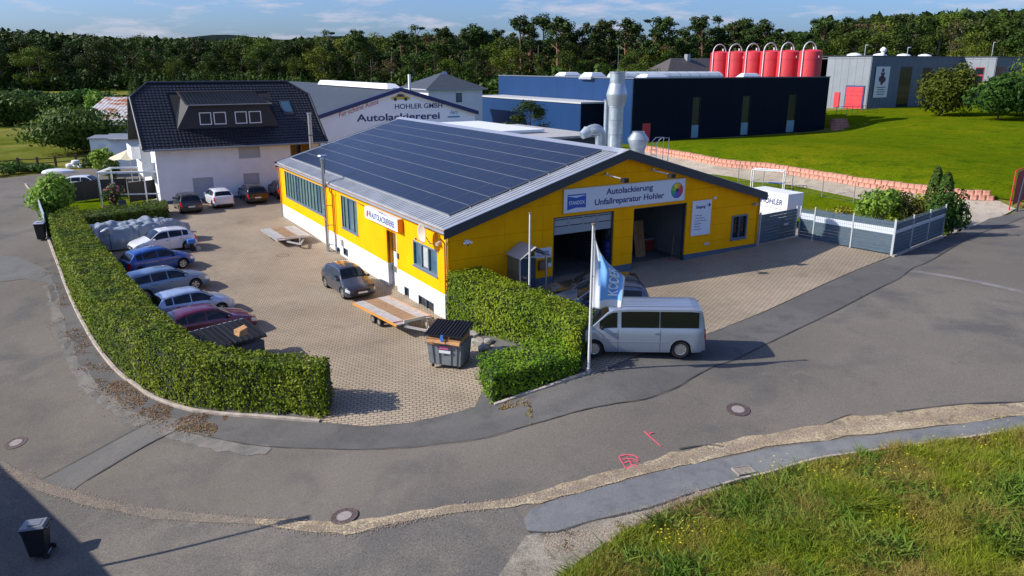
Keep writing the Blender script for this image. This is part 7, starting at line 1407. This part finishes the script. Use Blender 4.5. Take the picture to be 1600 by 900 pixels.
# parasol
p = gp(196, 292); t = thing('parasol', 'cream cantilever parasol beside the house balcony', 'parasol', p); ph = 3.1; cx, cy = .2, 1.2
mb = MB(); rim_ = [(cx+1.9*math.cos(a), cy+1.9*math.sin(a), ph-.35-.1*(k % 2)) for k, a in enumerate([math.pi*2*k/16 for k in range(16)])]; top_ = (cx, cy, ph+.45); mb.add(rim_+[top_], [(k, (k+1) % 16, 16) for k in range(16)]); cn = mb.build('canopy', mat('cream_cloth', (.62, .56, .38), .8), t); md = cn.modifiers.new('thick', 'SOLIDIFY'); md.thickness = .02
MB().cyl((cx, cy, 0), (cx, cy, ph+.5), .04, n=8).build('pole', M_alu, t)
mb = MB()
for k in range(8): mb.tube([(cx, cy, ph+.3), tuple(np.array(rim_[2*k])*.98+np.array([cx, cy, ph])*.02-np.array([0, 0, .05]))], .012, 4)
mb.build('rib', M_alu, t); MB().box(cx-.4, cx+.4, cy-.4, cy+.4, -.1, .1).build('base', M_conc, t)
# garden furniture
p = gp(222, 340); t = thing('garden_table', 'white garden table in front of the dark fence', 'table', p, .1); MB().box(-.75, .75, -.4, .4, .72, .8).build('tabletop', mat('cream_paint', (.55, .50, .42), .6), t)
for x in (-.68, .62):
    for y in (-.35, .3): MB().box(x, x+.06, y, y+.06, 0, .72).build('leg', M_pvc, t)
p = gp(196, 336); t = thing('garden_chair', 'dark grey garden chair facing the pink hydrangeas', 'chair', p, .7); MB().box(-.28, .28, -.28, .28, .40, .46).build('seat', M_anth, t); MB().hexa([(-.28, .24, .46), (.28, .24, .46), (.28, .29, .46), (-.28, .29, .46)], [(-.28, .45, 1.15), (.28, .45, 1.15), (.28, .5, 1.15), (-.28, .5, 1.15)]).build('backrest', M_anth, t)
for x in (-.26, .22):
    for y in (-.26, .22): MB().box(x, x+.04, y, y+.04, 0, .4).build('leg', M_alu, t)
def bush(name, label, px, py, r, h, m, n, size, seed, z=None, cat='bush', fl=None, stem=True, squash=1., lumps=7, group=None):
    p = gp(px, py) if z is None else G(px, py, z); base = Vector((p.x, p.y, T(p.x, p.y) if z is None else z)); rg = np.random.default_rng(seed); t = thing(name, label, cat, base, 0, group); C = []
    for k in range(lumps): a = rg.uniform(0, 6.28); q = rg.uniform(0, .55); C.append((math.cos(a)*q*r, math.sin(a)*q*r, h*rg.uniform(.3, .72), r*rg.uniform(.38, .62), h*rg.uniform(.22, .36)))
    P = []; Nn = []
    for (x, y, z_, rr, hh_) in C:
        v = rg.normal(size=(n//lumps, 3)); v /= np.linalg.norm(v, axis=1)[:, None]; s = rg.uniform(.65, 1.08, len(v))[:, None]; P.append(np.array([x, y, z_])+v*s*np.array([rr, rr, hh_])); Nn.append(v)
    P = np.concatenate(P); Nn = np.concatenate(Nn); k = P[:, 2] > .05; V, F = leaves(P[k], Nn[k]+np.array([0, 0, .3]), size, .6, .45); link('foliage', fastmesh('foliage', V, F, m), t)
    if stem:
        mb = MB()
        for k in range(6): a = rg.uniform(0, 6.28); mb.tube([(0, 0, -.1), (math.cos(a)*r*.25, math.sin(a)*r*.25, h*.35), (math.cos(a)*r*.4, math.sin(a)*r*.4, h*.62)], [.05, .035, .015], 5)
        mb.build('stem', mat('bark', (.10, .07, .045), .9, var=.3, scale=6), t)
    if fl is not None:
        k = rg.random(len(P)) < .12; V, F = leaves(P[k]*1.03, Nn[k], size*1.1, .5, .8); link('flowers', fastmesh('flowers', V, F, fl), t)
    return t
M_b1 = leafmat('bush_leaf', (.10, .20, .02), (.22, .33, .05), .3); M_b2 = leafmat('dark_bush_leaf', (.03, .07, .012), (.07, .13, .02), .2); M_pink = leafmat('pink_flower', (.5, .10, .16), (.45, .20, .22), .2); M_b3 = leafmat('yellow_green_leaf', (.16, .2, .02), (.28, .27, .03), .3); M_b4 = leafmat('olive_leaf', (.075, .10, .02), (.14, .13, .035), .25)
bush('laurel_bush', 'large bright green laurel bush in the corner of the garden hedges', 97, 338, 2.2, 4.0, M_b1, 5200, .16, 1, cat='bush')
bush('hydrangea', 'pink hydrangea standing upright in the garden', 181, 326, .95, 2.2, M_b2, 700, .12, 2, fl=M_pink); bush('hydrangea', 'low pink flower cushion in front of the taller hydrangea', 178, 340, 1.2, 1.1, M_b2, 700, .12, 3, fl=M_pink)
bush('bush', 'rounded green bush at the road between shed and parasol', 166, 275, 1.7, 3.0, M_b1, 1200, .2, 4); bush('bush', 'second round green bush close to the parasol pole', 178, 282, 1.3, 2.4, M_b2, 800, .18, 5)
bush('field_bush', 'big dark bush in the meadow left of the sheds', 133, 238, 7.5, 6.5, M_b2, 11000, .27, 6, lumps=16); bush('field_bush', 'dark bush group at the left edge of the meadow', 22, 196, 8, 6.5, M_b2, 6000, .42, 7, lumps=9); bush('field_bush', 'low dark bush between meadow and forest left of the barn', 120, 168, 9, 5, M_b2, 6000, .45, 8, lumps=9)
bush('bush', 'light green shrub beside the rusty roofed barn', 150, 190, 3, 6, M_b1, 1600, .35, 9)
# sheds and barn
p = gp(163, 252); t = thing('garden_shed', 'small pale blue white garden shed at the end of the road', 'shed', p, .12); MB().box(-1.4, 1.4, 0, 2.4, 0, 2.7).build('wall', mat('pale_blue_white', (.50, .56, .62), .7), t); MB().hexa([(-1.6, -.2, 2.7), (1.6, -.2, 2.7), (1.6, 2.6, 2.9), (-1.6, 2.6, 2.9)], [(-1.6, -.2, 2.85), (1.6, -.2, 2.85), (1.6, 2.6, 3.05), (-1.6, 2.6, 3.05)]).build('roof', M_cop, t); MB().box(-.5, .5, -.03, -.005, .0, 2.1).build('door', mat('pale_blue_door', (.42, .48, .55), .7), t)
p = gp(205, 262); t = thing('garage', 'low white garage block left of the house', 'garage', p, .1); MB().box(-2.0, 3.5, 0, 7, 0, 3.1).build('wall', mat('pale_blue_white', (.50, .56, .62), .7), t); MB().box(-2.2, 3.7, -.2, 7.2, 3.1, 3.3).build('roof', M_conc, t); MB().box(-2.0, 3.5, .0, .1, 3.3, 3.9).build('parapet', M_white, t)
p = gp(178, 232); t = thing('barn', 'white barn with a rust streaked corrugated roof', 'barn', p, .15); M_rust = groundmat('rusty_roof', (.48, .47, .47), [((.33, .13, .06), .55, .5, .6), ((.40, .22, .14), 1.6, .55, .7)], fscale=8, fine=.2, rough=.7)
MB().box(-4.6, 6, 0, 12, 0, 3.4).build('wall', mat('pale_wall', (.45, .48, .52), .8), t)
vs = []; n_ = 40
for k in range(n_+1):
    x = -5+11.4*k/n_; dz_ = .06*(k % 2)
    vs += [(x, -.6, 3.3+dz_), (x, 14, 6.6+dz_)]
MB().add(vs, [(2*k, 2*k+2, 2*k+3, 2*k+1) for k in range(n_)]).build('roof', M_rust, t).modifiers.new('thick', 'SOLIDIFY').thickness = .06
framed(t, lambda u, z, d: (u, -d, z), 1.0, 2.4, 1.2, 2.3, fm=M_pvc, gm=M_glassb, deep=.02, proud=.05); MB().box(-3.6, -.6, -.04, -.005, 0, 2.3).build('barn_door', M_anth, t)
# rail fence along the meadow and odds and ends
P_ = [gp(*q) for q in ((-60, 272), (0, 266), (30, 263), (60, 262), (88, 260), (120, 257), (143, 255))]; t = thing('rail_fence', 'dark wooden post and rail fence along the meadow', 'fence', P_[0])
for p in P_: MB().box((p-P_[0]).x-.1, (p-P_[0]).x+.1, (p-P_[0]).y-.1, (p-P_[0]).y+.1, (p-P_[0]).z-.2, (p-P_[0]).z+1.25).build('post', mat('dark_wood', (.05, .035, .025), .9), t)
for z in (.5, 1.0):
    for a, b in zip(P_, P_[1:]): MB().tube([a-P_[0]+Vector((0, 0, z)), b-P_[0]+Vector((0, 0, z))], .06, 6).build('rail', mat('dark_wood', (.05, .035, .025), .9), t)
p = gp(92, 270); t = thing('upturned_boat', 'white upturned dinghy lying by the meadow fence', 'dinghy', p, .1); MB().lathe([(1, 0), (.9, .25), (.6, .42), (.1, .5)], n=16).build('hull', mat('boat_white', (.55, .57, .6), .5), t, smooth=True).scale = (1.9, .75, 1)
p = gp(118, 262); t = thing('white_sacks', 'pile of white sacks beside the upturned dinghy', 'sacks', p); 
for k, (x, y, z) in enumerate(((-.6, 0, .25), (.1, .1, .25), (.8, -.05, .25), (.1, 0, .65))): MB().lathe([(.1, -.25), (.42, -.2), (.48, 0), (.4, .2), (.1, .25)], (x, y, z), 10).build('sack', M_white, t, smooth=True)
p = gp(38, 268); t = thing('log_stack', 'dark stack of timber under the meadow fence', 'timber', p, .05)
for k in range(10): MB().cyl((-2.2, .2*(k % 5), .15+.28*(k//5)), (2.0, .2*(k % 5), .15+.28*(k//5)), .13, n=8).build('log', mat('grey_timber', (.08, .07, .06), .9), t)
for k, (px, py, r, h) in enumerate(((10, 272, 2.2, 1.4), (60, 268, 2.5, 1.0), (148, 262, 2.0, 1.8), (-20, 276, 2.5, 1.6))): bush('verge_shrub', ['low dark shrub at the left end of the meadow fence', 'low weeds under the middle of the meadow fence', 'shrub at the shed end of the meadow fence', 'low shrub at the very left of the road verge'][k], px, py, r, h, M_b2, 500, .2, 30+k, stem=False)
# plants at the screen fence
bush('shrub', 'bushy green shrub behind the white banded screen fence', 1372, 352, 2.2, 2.9, M_b1, 1800, .17, 40); bush('shrub', 'yellowing shrub in the middle behind the screen fence', 1412, 352, 1.9, 2.5, M_b4, 1300, .16, 41); bush('shrub', 'low yellow green shrub near the thuja pair', 1440, 350, 1.8, 2.4, M_b3, 1200, .16, 42)
bush('ivy', 'ivy hanging over the road end of the screen fence', 1482, 368, 1.2, 3.0, M_b2, 1500, .15, 43); bush('shrub', 'small shrub with yellow flowers behind the narrow gate', 1310, 345, 1.1, 1.1, M_b3, 400, .12, 44, fl=leafmat('yellow_flower', (.5, .42, .03), (.6, .5, .05), .2))
def column(label, px, py, r, h, seed):
    p = gp(px, py); t = thing('thuja', label, 'conifer', p, 0, 'narrow conifers at the screen fence'); rg = np.random.default_rng(seed); n = 1700; z = rg.uniform(.05, 1, n); a = rg.uniform(0, 6.28, n); rr = r*np.sin(np.pi*np.clip(z*.86+.12, 0, 1))**.7*rg.uniform(.75, 1.08, n); P = np.stack([np.cos(a)*rr, np.sin(a)*rr, z*h], 1); V, F = leaves(P, np.stack([np.cos(a), np.sin(a), .8+0*a], 1), .13, .4, .4); link('foliage', fastmesh('foliage', V, F, M_b2), t); MB().cyl((0, 0, -.1), (0, 0, h*.8), .06, .03, n=6).build('stem', mat('bark', (.10, .07, .045), .9), t); return t
column('taller narrow thuja at the end of the screen fence', 1452, 356, .55, 4.2, 1); column('shorter narrow thuja right of the tall one', 1468, 358, .6, 3.9, 2)
# off-frame neighbours on the sunny side (their shadows reach into the picture)
pA, pB = G(-60, 700, -1.95), G(150, 905, -2.05); shd = -Vector((SDIR.x, SDIR.y, 0)).normalized(); hN = 6.4; k = (hN)/math.tan(R(SUN_EL)); e0 = pA-shd*k; e1 = pB-shd*k; dE = (e1-e0).normalized(); e0 = e0-dE*6; e1 = e1+dE*8; out_ = -Vector((-dE.y, dE.x, 0))
if out_.dot(Vector((-1, 0, 0))) < 0: out_ = -out_
t = thing('neighbour_house', 'plain rendered neighbour house on the sunny side of the road', 'house', (e0.x, e0.y, -2.6), math.atan2(dE.y, dE.x)); ln = (e1-e0).length; sgn_ = 1 if Vector((-dE.y, dE.x, 0)).dot(out_) > 0 else -1
ya, yb_ = sorted((0, sgn_*9)); MB().box(0, ln, ya, yb_, 0, hN+.6).build('wall', M_white, t); MB().box(-.3, ln+.3, ya-.02, yb_+.3, hN+.601, hN+.8).build('roof', M_tileb, t)
for k in range(3):
    yw = 0; framed(t, (lambda u, z, d: (u, -sgn_*d, z)), 2+k*5, 3.4+k*5, 3.6, 5.0, fm=M_pvc, gm=M_glass, deep=.02, proud=.05)
tip = G(497, 823, -.95); hL = 6.2; k = hL/math.tan(R(SUN_EL)); q = tip-shd*k; t = thing('street_lamp', 'grey street lamp standing at the left of the road outside the picture', 'street lamp', (q.x, q.y, T(q.x, q.y))); zt_ = hL-.95-T(q.x, q.y)
MB().cyl((-1.0, 0, 0), (-1.0, 0, zt_), .075, .05, n=12).build('pole', M_galv, t); t.rotation_euler[2] = math.atan2(shd.y, shd.x); MB().tube([(-1.0, 0, zt_), (-.8, 0, zt_+.06), (-.2, 0, zt_+.08)], .035, 6).build('arm', M_galv, t); MB().box(-.9, .1, -.13, .13, zt_+.02, zt_+.14).build('lamp_head', M_cop, t)
# ================================================================ TREES AND FOREST
M_bark = mat('bark', (.10, .07, .045), .9, var=.3, scale=6); M_pbark = mat('pine_bark', (.21, .12, .07), .9, var=.3, scale=2); M_gbark = mat('grey_bark', (.17, .15, .13), .9, var=.3, scale=2)
M_f1 = leafmat('forest_leaf', (.020, .044, .007), (.055, .090, .011), .1); M_f2 = leafmat('forest_leaf_light', (.05, .085, .008), (.12, .15, .016), .15); M_p1 = leafmat('pine_needles', (.022, .048, .012), (.056, .088, .018), .08); M_br = leafmat('brown_foliage', (.075, .06, .025), (.12, .09, .035), .1); M_yc = leafmat('young_conifer', (.035, .08, .012), (.075, .13, .02), .1)
def crown_mesh(name, kind, seed, m):
    rg = np.random.default_rng(seed); P = []; Nn = []; L = []
    if kind == 'broad':     # unit height 1, crown from .12 to 1
        for k in range(17):
            z = rg.uniform(.22, .90); rmax = .34*math.sin(math.pi*min(1, max(.0, (z-.05)/.98)))**.6; a = rg.uniform(0, 6.28); q = rmax*rg.uniform(.25, .85); r = rg.uniform(.075, .14); L.append((math.cos(a)*q, math.sin(a)*q, z, r, r*rg.uniform(.7, 1.0), 110))
        L.append((0, 0, .9, .11, .09, 110))
    elif kind == 'tall':
        for k in range(15): z = rg.uniform(.15, .93); a = rg.uniform(0, 6.28); q = .16*rg.uniform(.2, 1); r = rg.uniform(.07, .115); L.append((math.cos(a)*q, math.sin(a)*q, z, r, r*1.1, 100))
    elif kind == 'pine':    # bare trunk, plates high up
        for k in range(15): z = rg.uniform(.48, .98)**.8; a = rg.uniform(0, 6.28); q = .24*rg.uniform(.05, 1)*(1.12-z)/.5+.02; r = rg.uniform(.035, .09); L.append((math.cos(a)*q, math.sin(a)*q, z, r, r*rg.uniform(.4, .9), int(30+r*700)))
        for k in range(3): z = rg.uniform(.4, .62); a = rg.uniform(0, 6.28); L.append((math.cos(a)*.1, math.sin(a)*.1, z, .045, .03, 40))
    elif kind == 'spruce':
        for k in range(26): z = .06+.9*k/26; r = .19*(1.03-z)*rg.uniform(.75, 1.1); L.append((rg.normal()*.012, rg.normal()*.012, z, r, .035, int(90*(1.1-z)+18)))
    elif kind == 'sparse':
        for k in range(13): z = rg.uniform(.35, .97); a = rg.uniform(0, 6.28); q = .2*rg.uniform(.3, 1); r = rg.uniform(.05, .085); L.append((math.cos(a)*q, math.sin(a)*q, z, r, r*.8, 38))
    for x, y, z, r, h, n in L:
        n = int(n*1.9); v = rg.normal(size=(n, 3)); v /= np.linalg.norm(v, axis=1)[:, None]; s = rg.uniform(.35, 1.15, n)[:, None]; P.append(np.array([x, y, z])+v*s*np.array([r, r, h])); Nn.append(v+np.array([0, 0, .35]))
    P = np.concatenate(P); Nn = np.concatenate(Nn); V, F = leaves(P, Nn, .015 if kind != 'spruce' else .013, .6, .5); return fastmesh(name, V, F, m), L
def trunk_mesh(kind, L, seed, m):
    rg = np.random.default_rng(seed); mb = MB(); top = {'broad': .75, 'tall': .85, 'pine': .95, 'spruce': .97, 'sparse': .93}[kind]; k_ = rg.normal(size=2)*.012
    mb.tube([(0, 0, -.02), (k_[0], k_[1], .35), (k_[1], -k_[0], top)], [.016, .012, .004], 6)
    for (x, y, z, r, h, n) in L[::1 if kind != 'spruce' else 4][:14]: z0 = max(.1, z-.12); mb.tube([(0, 0, z0), (x*.6, y*.6, (z+z0)/2+.01), (x, y, z)], [.006, .004, .002], 4)
    o = mb.build('trunk', m); me = o.data; bpy.data.objects.remove(o); return me
VAR = []
for kd, mm, bk, cnt in (('broad', M_f1, M_bark, 4), ('broad', M_f2, M_bark, 3), ('tall', M_f1, M_gbark, 3), ('pine', M_p1, M_pbark, 4), ('spruce', M_yc, M_bark, 2), ('sparse', M_br, M_gbark, 2), ('spruce', M_p1, M_bark, 1)):
    for k in range(cnt): cm, L = crown_mesh('crown', kd, 100+len(VAR)*7, mm); VAR.append((kd, mm.name, cm, trunk_mesh(kd, L, len(VAR), bk)))
def pick(kd, mn=None): return [v for v in VAR if v[0] == kd and (mn is None or v[1] == mn)]
LAB = {'broad': ('forest_tree', 'tree', 'broadleaved tree in the forest behind the buildings', 'broadleaved forest trees'), 'tall': ('forest_tree', 'tree', 'slender broadleaved tree in the forest behind the buildings', 'slender forest trees'), 'pine': ('pine_tree', 'pine', 'pine with a bare trunk and a high ragged crown on the forest edge', 'tall pines of the forest edge'), 'spruce': ('young_conifer', 'conifer', 'young pointed conifer at the foot of the forest', 'young conifers at the forest foot'), 'sparse': ('bare_tree', 'tree', 'thin brownish half bare tree standing in the forest', 'half bare brown forest trees')}
CNT = [0]
def tree(kd, x, y, h, wdt=1., mn=None, label=None, group=None, name=None, cat=None, z=None):
    v = random.choice(pick(kd, mn)); nm, ct, lb, gr = LAB[kd]; t = thing(name or nm, label or lb, cat or ct, (x, y, (T(x, y) if z is None else z)-.2), random.uniform(0, 6.28), group if label else gr)
    t.scale = (h*wdt, h*wdt, h); link('crown', v[2], t); link('trunk', v[3], t); CNT[0] += 1; return t
random.seed(21)
def atpx(px, y): return (px-800)/FPX*y*1.035
# skyline from the photograph: px, top y, distance of the front row
SKY_ = [(-80,40,330),(0,42,330),(60,48,335),(120,52,340),(200,55,345),(300,57,345),(400,60,340),(480,57,330),(560,52,320),(640,52,300),(720,50,285),(780,42,265),(860,42,250),(950,45,240),(1040,38,235),(1130,34,225),(1220,30,220),(1300,26,215),(1400,22,210),(1500,20,205),(1600,26,200),(1700,30,200)]
def skyv(px, i): return float(np.interp(px, [s[0] for s in SKY_], [s[i] for s in SKY_]))
def hgt(px, y, top): d = AX*((px-800)/FPX)-AU*((top-450)/FPX)+AF; return CAMH+d.z*y/d.y
for row, (n, off, dt) in enumerate(((64, 0, 14), (56, 14, 3), (48, 30, -2), (36, 52, -3))):
    for k in range(n):
        px = -90+1800*(k+random.uniform(.1, .9))/n; y = skyv(px, 2)+off*random.uniform(.8, 1.2)+random.uniform(-5, 5); x = atpx(px, y); top = skyv(px, 1)+dt+random.uniform(-4, 9)
        pine_p = .55 if 760 < px < 1280 else (.28 if px > 600 else .04); r = random.random()
        if row == 0: kd = random.choice(['broad', 'broad', 'broad', 'tall']) if r > .12 else 'sparse'; top += random.uniform(0, 22)
        else: kd = 'pine' if r < pine_p else ('sparse' if r > .93 else random.choice(['broad', 'tall', 'broad']))
        if 770 < px < 1240: top += 4 if kd == 'pine' else 15+random.uniform(-6, 9)
        z0 = T(x, y)-.2; h = hgt(px, y, top)-z0
        if kd == 'pine': h *= 1.03
        mn = None
        if kd == 'broad': mn = 'forest_leaf_light' if random.random() < .33 else 'forest_leaf'
        tree(kd, x, y, max(9, h), {'broad': 1.15, 'tall': 1.35, 'pine': 1.1, 'sparse': 1.2}[kd]*random.uniform(.85, 1.2), mn)
# single pines breaking the skyline
for px, top in ((812,24),(845,22),(868,26),(900,32),(640,48),(662,40),(702,42),(740,38),(930,30),(965,28),(1003,28),(1020,26),(1070,24),(1095,26),(1130,28),(1165,26),(1230,30),(535,48),(575,46)):
    y = skyv(px, 2)+random.uniform(4, 22); x = atpx(px, y); tree('pine', x, y, hgt(px, y, top)-T(x, y), random.uniform(1.0, 1.3))
# young conifers in front, left centre
for k in range(26): px = 245+10.2*k+random.uniform(-4, 4); y = 285+random.uniform(-8, 8); x = atpx(px, y); tree('spruce', x, y, random.uniform(6.5, 10), 1.4, 'young_conifer')
for px, top, y in ((1344, 16, 228), (1368, 14, 226), (1510, 14, 222)): x = atpx(px, y); tree('spruce', x, y, hgt(px, y, top)-T(x, y), 1.1, 'pine_needles', 'tall dark spruce rising above the forest right of the silos' if px < 1350 else ('second tall spruce above the forest behind the grey hall' if px < 1400 else 'tall dark spruce above the forest near the right edge'), 'tall spruces', 'spruce_tree', 'spruce')
# forest floor and the wood behind that reads as one mass
def mass(name, label, pts, n, size, m, h0, h1, seed, depth=18, top=None):
    rg = np.random.default_rng(seed); P = smoothline([Vector((p[0], p[1], 0)) for p in pts], 6); A = np.array([(p.x, p.y) for p in P]); i = rg.integers(0, len(A)-1, n); t = rg.random(n)[:, None]; Q = A[i]*(1-t)+A[i+1]*t; Q[:, 1] += rg.uniform(0, depth, n); k = vnoise(Q, 7, seed)*.6+vnoise(Q, 2.5, seed+1)*.4
    g0 = TN(Q[:, 0], Q[:, 1]); H_ = h0+(h1-h0)*k
    if top is not None:
        pxs = Q[:, 0]/(Q[:, 1]*1.035)*FPX+800; tp = np.interp(pxs, [q[0] for q in SKY_], [q[1] for q in SKY_])+top+16*((pxs > 760) & (pxs < 1240)); ev = math.tan(PITCH)*0
        ang = -np.tan(PITCH+np.arctan((tp-450)/FPX)); H_ = (CAMH+ang*np.hypot(Q[:, 0], Q[:, 1])-g0)*(.82+.22*k)
    z = g0+rg.random(n)**.6*H_; V, F = leaves(np.column_stack([Q, z]), np.tile([0., -.6, .8], (n, 1)), size, .7, .6); o = link(name, fastmesh(name, V, F, m)); tag(o, label, 'undergrowth', kind='stuff')
fl_ = [(atpx(px, skyv(px, 2)-6), skyv(px, 2)-6) for px in range(-120, 1760, 60)]
mass('undergrowth', 'dark undergrowth filling the foot of the forest edge', fl_, 40000, .8, M_f1, 1, 11, 3, 30)
bk_ = [(atpx(px, skyv(px, 2)+55), skyv(px, 2)+55) for px in range(-160, 1800, 60)]
mass('wood', 'dense wood behind the front rows of forest trees', bk_, 60000, 1.5, M_f1, 14, 22, 5, 30, top=5)
mass('field_scrub', 'band of dark scrub between the meadow and the left forest', [(atpx(px, 215), 215+random.uniform(-4, 4)) for px in range(-60, 300, 30)], 9000, .55, M_b2, .5, 5.5, 7, 14)
mb = MB()
for k in range(28):
    px = 250+k*20; y = 1500; x = atpx(px, y); mb.v.append((x, y, -20)); mb.v.append((x, y, hgt(px, y, 58+4*math.sin(k*.7)+(k > 14)*2)))
mb.f = [(2*i, 2*i+2, 2*i+3, 2*i+1) for i in range(27)]; mb.m = [0]*27
V = list(mb.v); mb2 = MB(); n_ = 28
for k in range(n_): mb2.v += [V[2*k], V[2*k+1], (V[2*k+1][0]*1.3, 2600, V[2*k+1][2]-60)]
mb2.f = [(3*i, 3*i+3, 3*i+4, 3*i+1) for i in range(n_-1)]+[(3*i+1, 3*i+4, 3*i+5, 3*i+2) for i in range(n_-1)]; mb2.m = [0]*len(mb2.f)
o = mb2.build('distant_hills', groundmat('far_forest', (.028, .05, .05), [((.04, .065, .055), .01, .45, .6)], fscale=.05, fine=.3), None); o['kind'] = 'structure'
# trees round the halls
def tre(kd, px, py, top, wd, label, mn=None, y=None):
    p = gp(px, py); h = hgt(px, p.y, top)-T(p.x, p.y); return tree(kd, p.x, p.y, h, wd, mn, label, None, 'tree', 'tree')
def big(label, px, py, top, r, m, n, size, seed, y=None):
    p = gp(px, py) if y is None else Vector((atpx(px, y), y, T(atpx(px, y), y))); h = hgt(px, p.y, top)-p.z; return bush('tree', label, px, py, r, h, m, n, size, seed, cat='tree', lumps=14) if y is None else None
big('round crowned green tree standing on the lawn before the grey hall', 1470, 181, 98, 4.6, M_f2, 7000, .30, 61)
big('large dark green tree at the right edge of the lawn', 1560, 188, 112, 5.6, M_b2, 6500, .34, 62)
big('broad green bush behind the right edge tree', 1600, 182, 92, 6.5, M_f2, 5000, .36, 63)
p = ptD(1575, 175); bush('tree', 'yellowish tree rising behind the right end of the grey hall', 1575, 188, 6, 1, M_b3, 10, .3, 64) if False else tree('broad', atpx(1585, 185), 185, hgt(1585, 185, 58)-T(atpx(1585, 185), 185), 1.5, 'forest_leaf_light', 'yellowish tree rising behind the right end of the grey hall', None, 'tree', 'tree')
tree('broad', atpx(1462, 196), 196, hgt(1462, 196, 66)-T(atpx(1462, 196), 196), 1.5, 'forest_leaf_light', 'light green tree just above the roof of the grey hall', None, 'tree', 'tree')
tree('broad', atpx(990, 165), 165, hgt(990, 165, 88)-T(atpx(990, 165), 165), 1.4, 'forest_leaf_light', 'bright green tree between the stack and the brown roofed house', None, 'tree', 'tree')
pt_ = S(40.5, 57); tree('broad', pt_.x, pt_.y, 6.6, 1.5, 'forest_leaf', 'small olive tree in front of the blue annex', None, 'tree', 'tree')
pt_ = S(33.5, 52); bush('bush', 'green bush between the paint shop and the blue annex', *(lambda v: (800+FPX*v.dot(AX)/v.dot(AF), 450-FPX*v.dot(AU)/v.dot(AF)))(S(33.5, 52, T(pt_.x, pt_.y))-Vector((0, 0, CAMH))), 1.6, 4.2, M_b1, 900, .2, 66)
o_ = sheet('dry_field', [(atpx(700, 185), 185), (atpx(900, 185), 185), (atpx(900, 250), 250), (atpx(640, 250), 250)], .05, groundmat('stubble', (.26, .18, .05), [((.16, .15, .04), .06, .45, .6)], fscale=2, fine=.3), step=5, pix=False) if False else sheet('dry_field', [Vector((atpx(700, 185), 185, 0)), Vector((atpx(900, 185), 185, 0)), Vector((atpx(900, 250), 250, 0)), Vector((atpx(640, 250), 250, 0))], .15, groundmat('stubble', (.26, .18, .05), [((.16, .15, .04), .06, .45, .6)], fscale=2, fine=.3), step=5, pix=False)
print('trees', CNT[0])
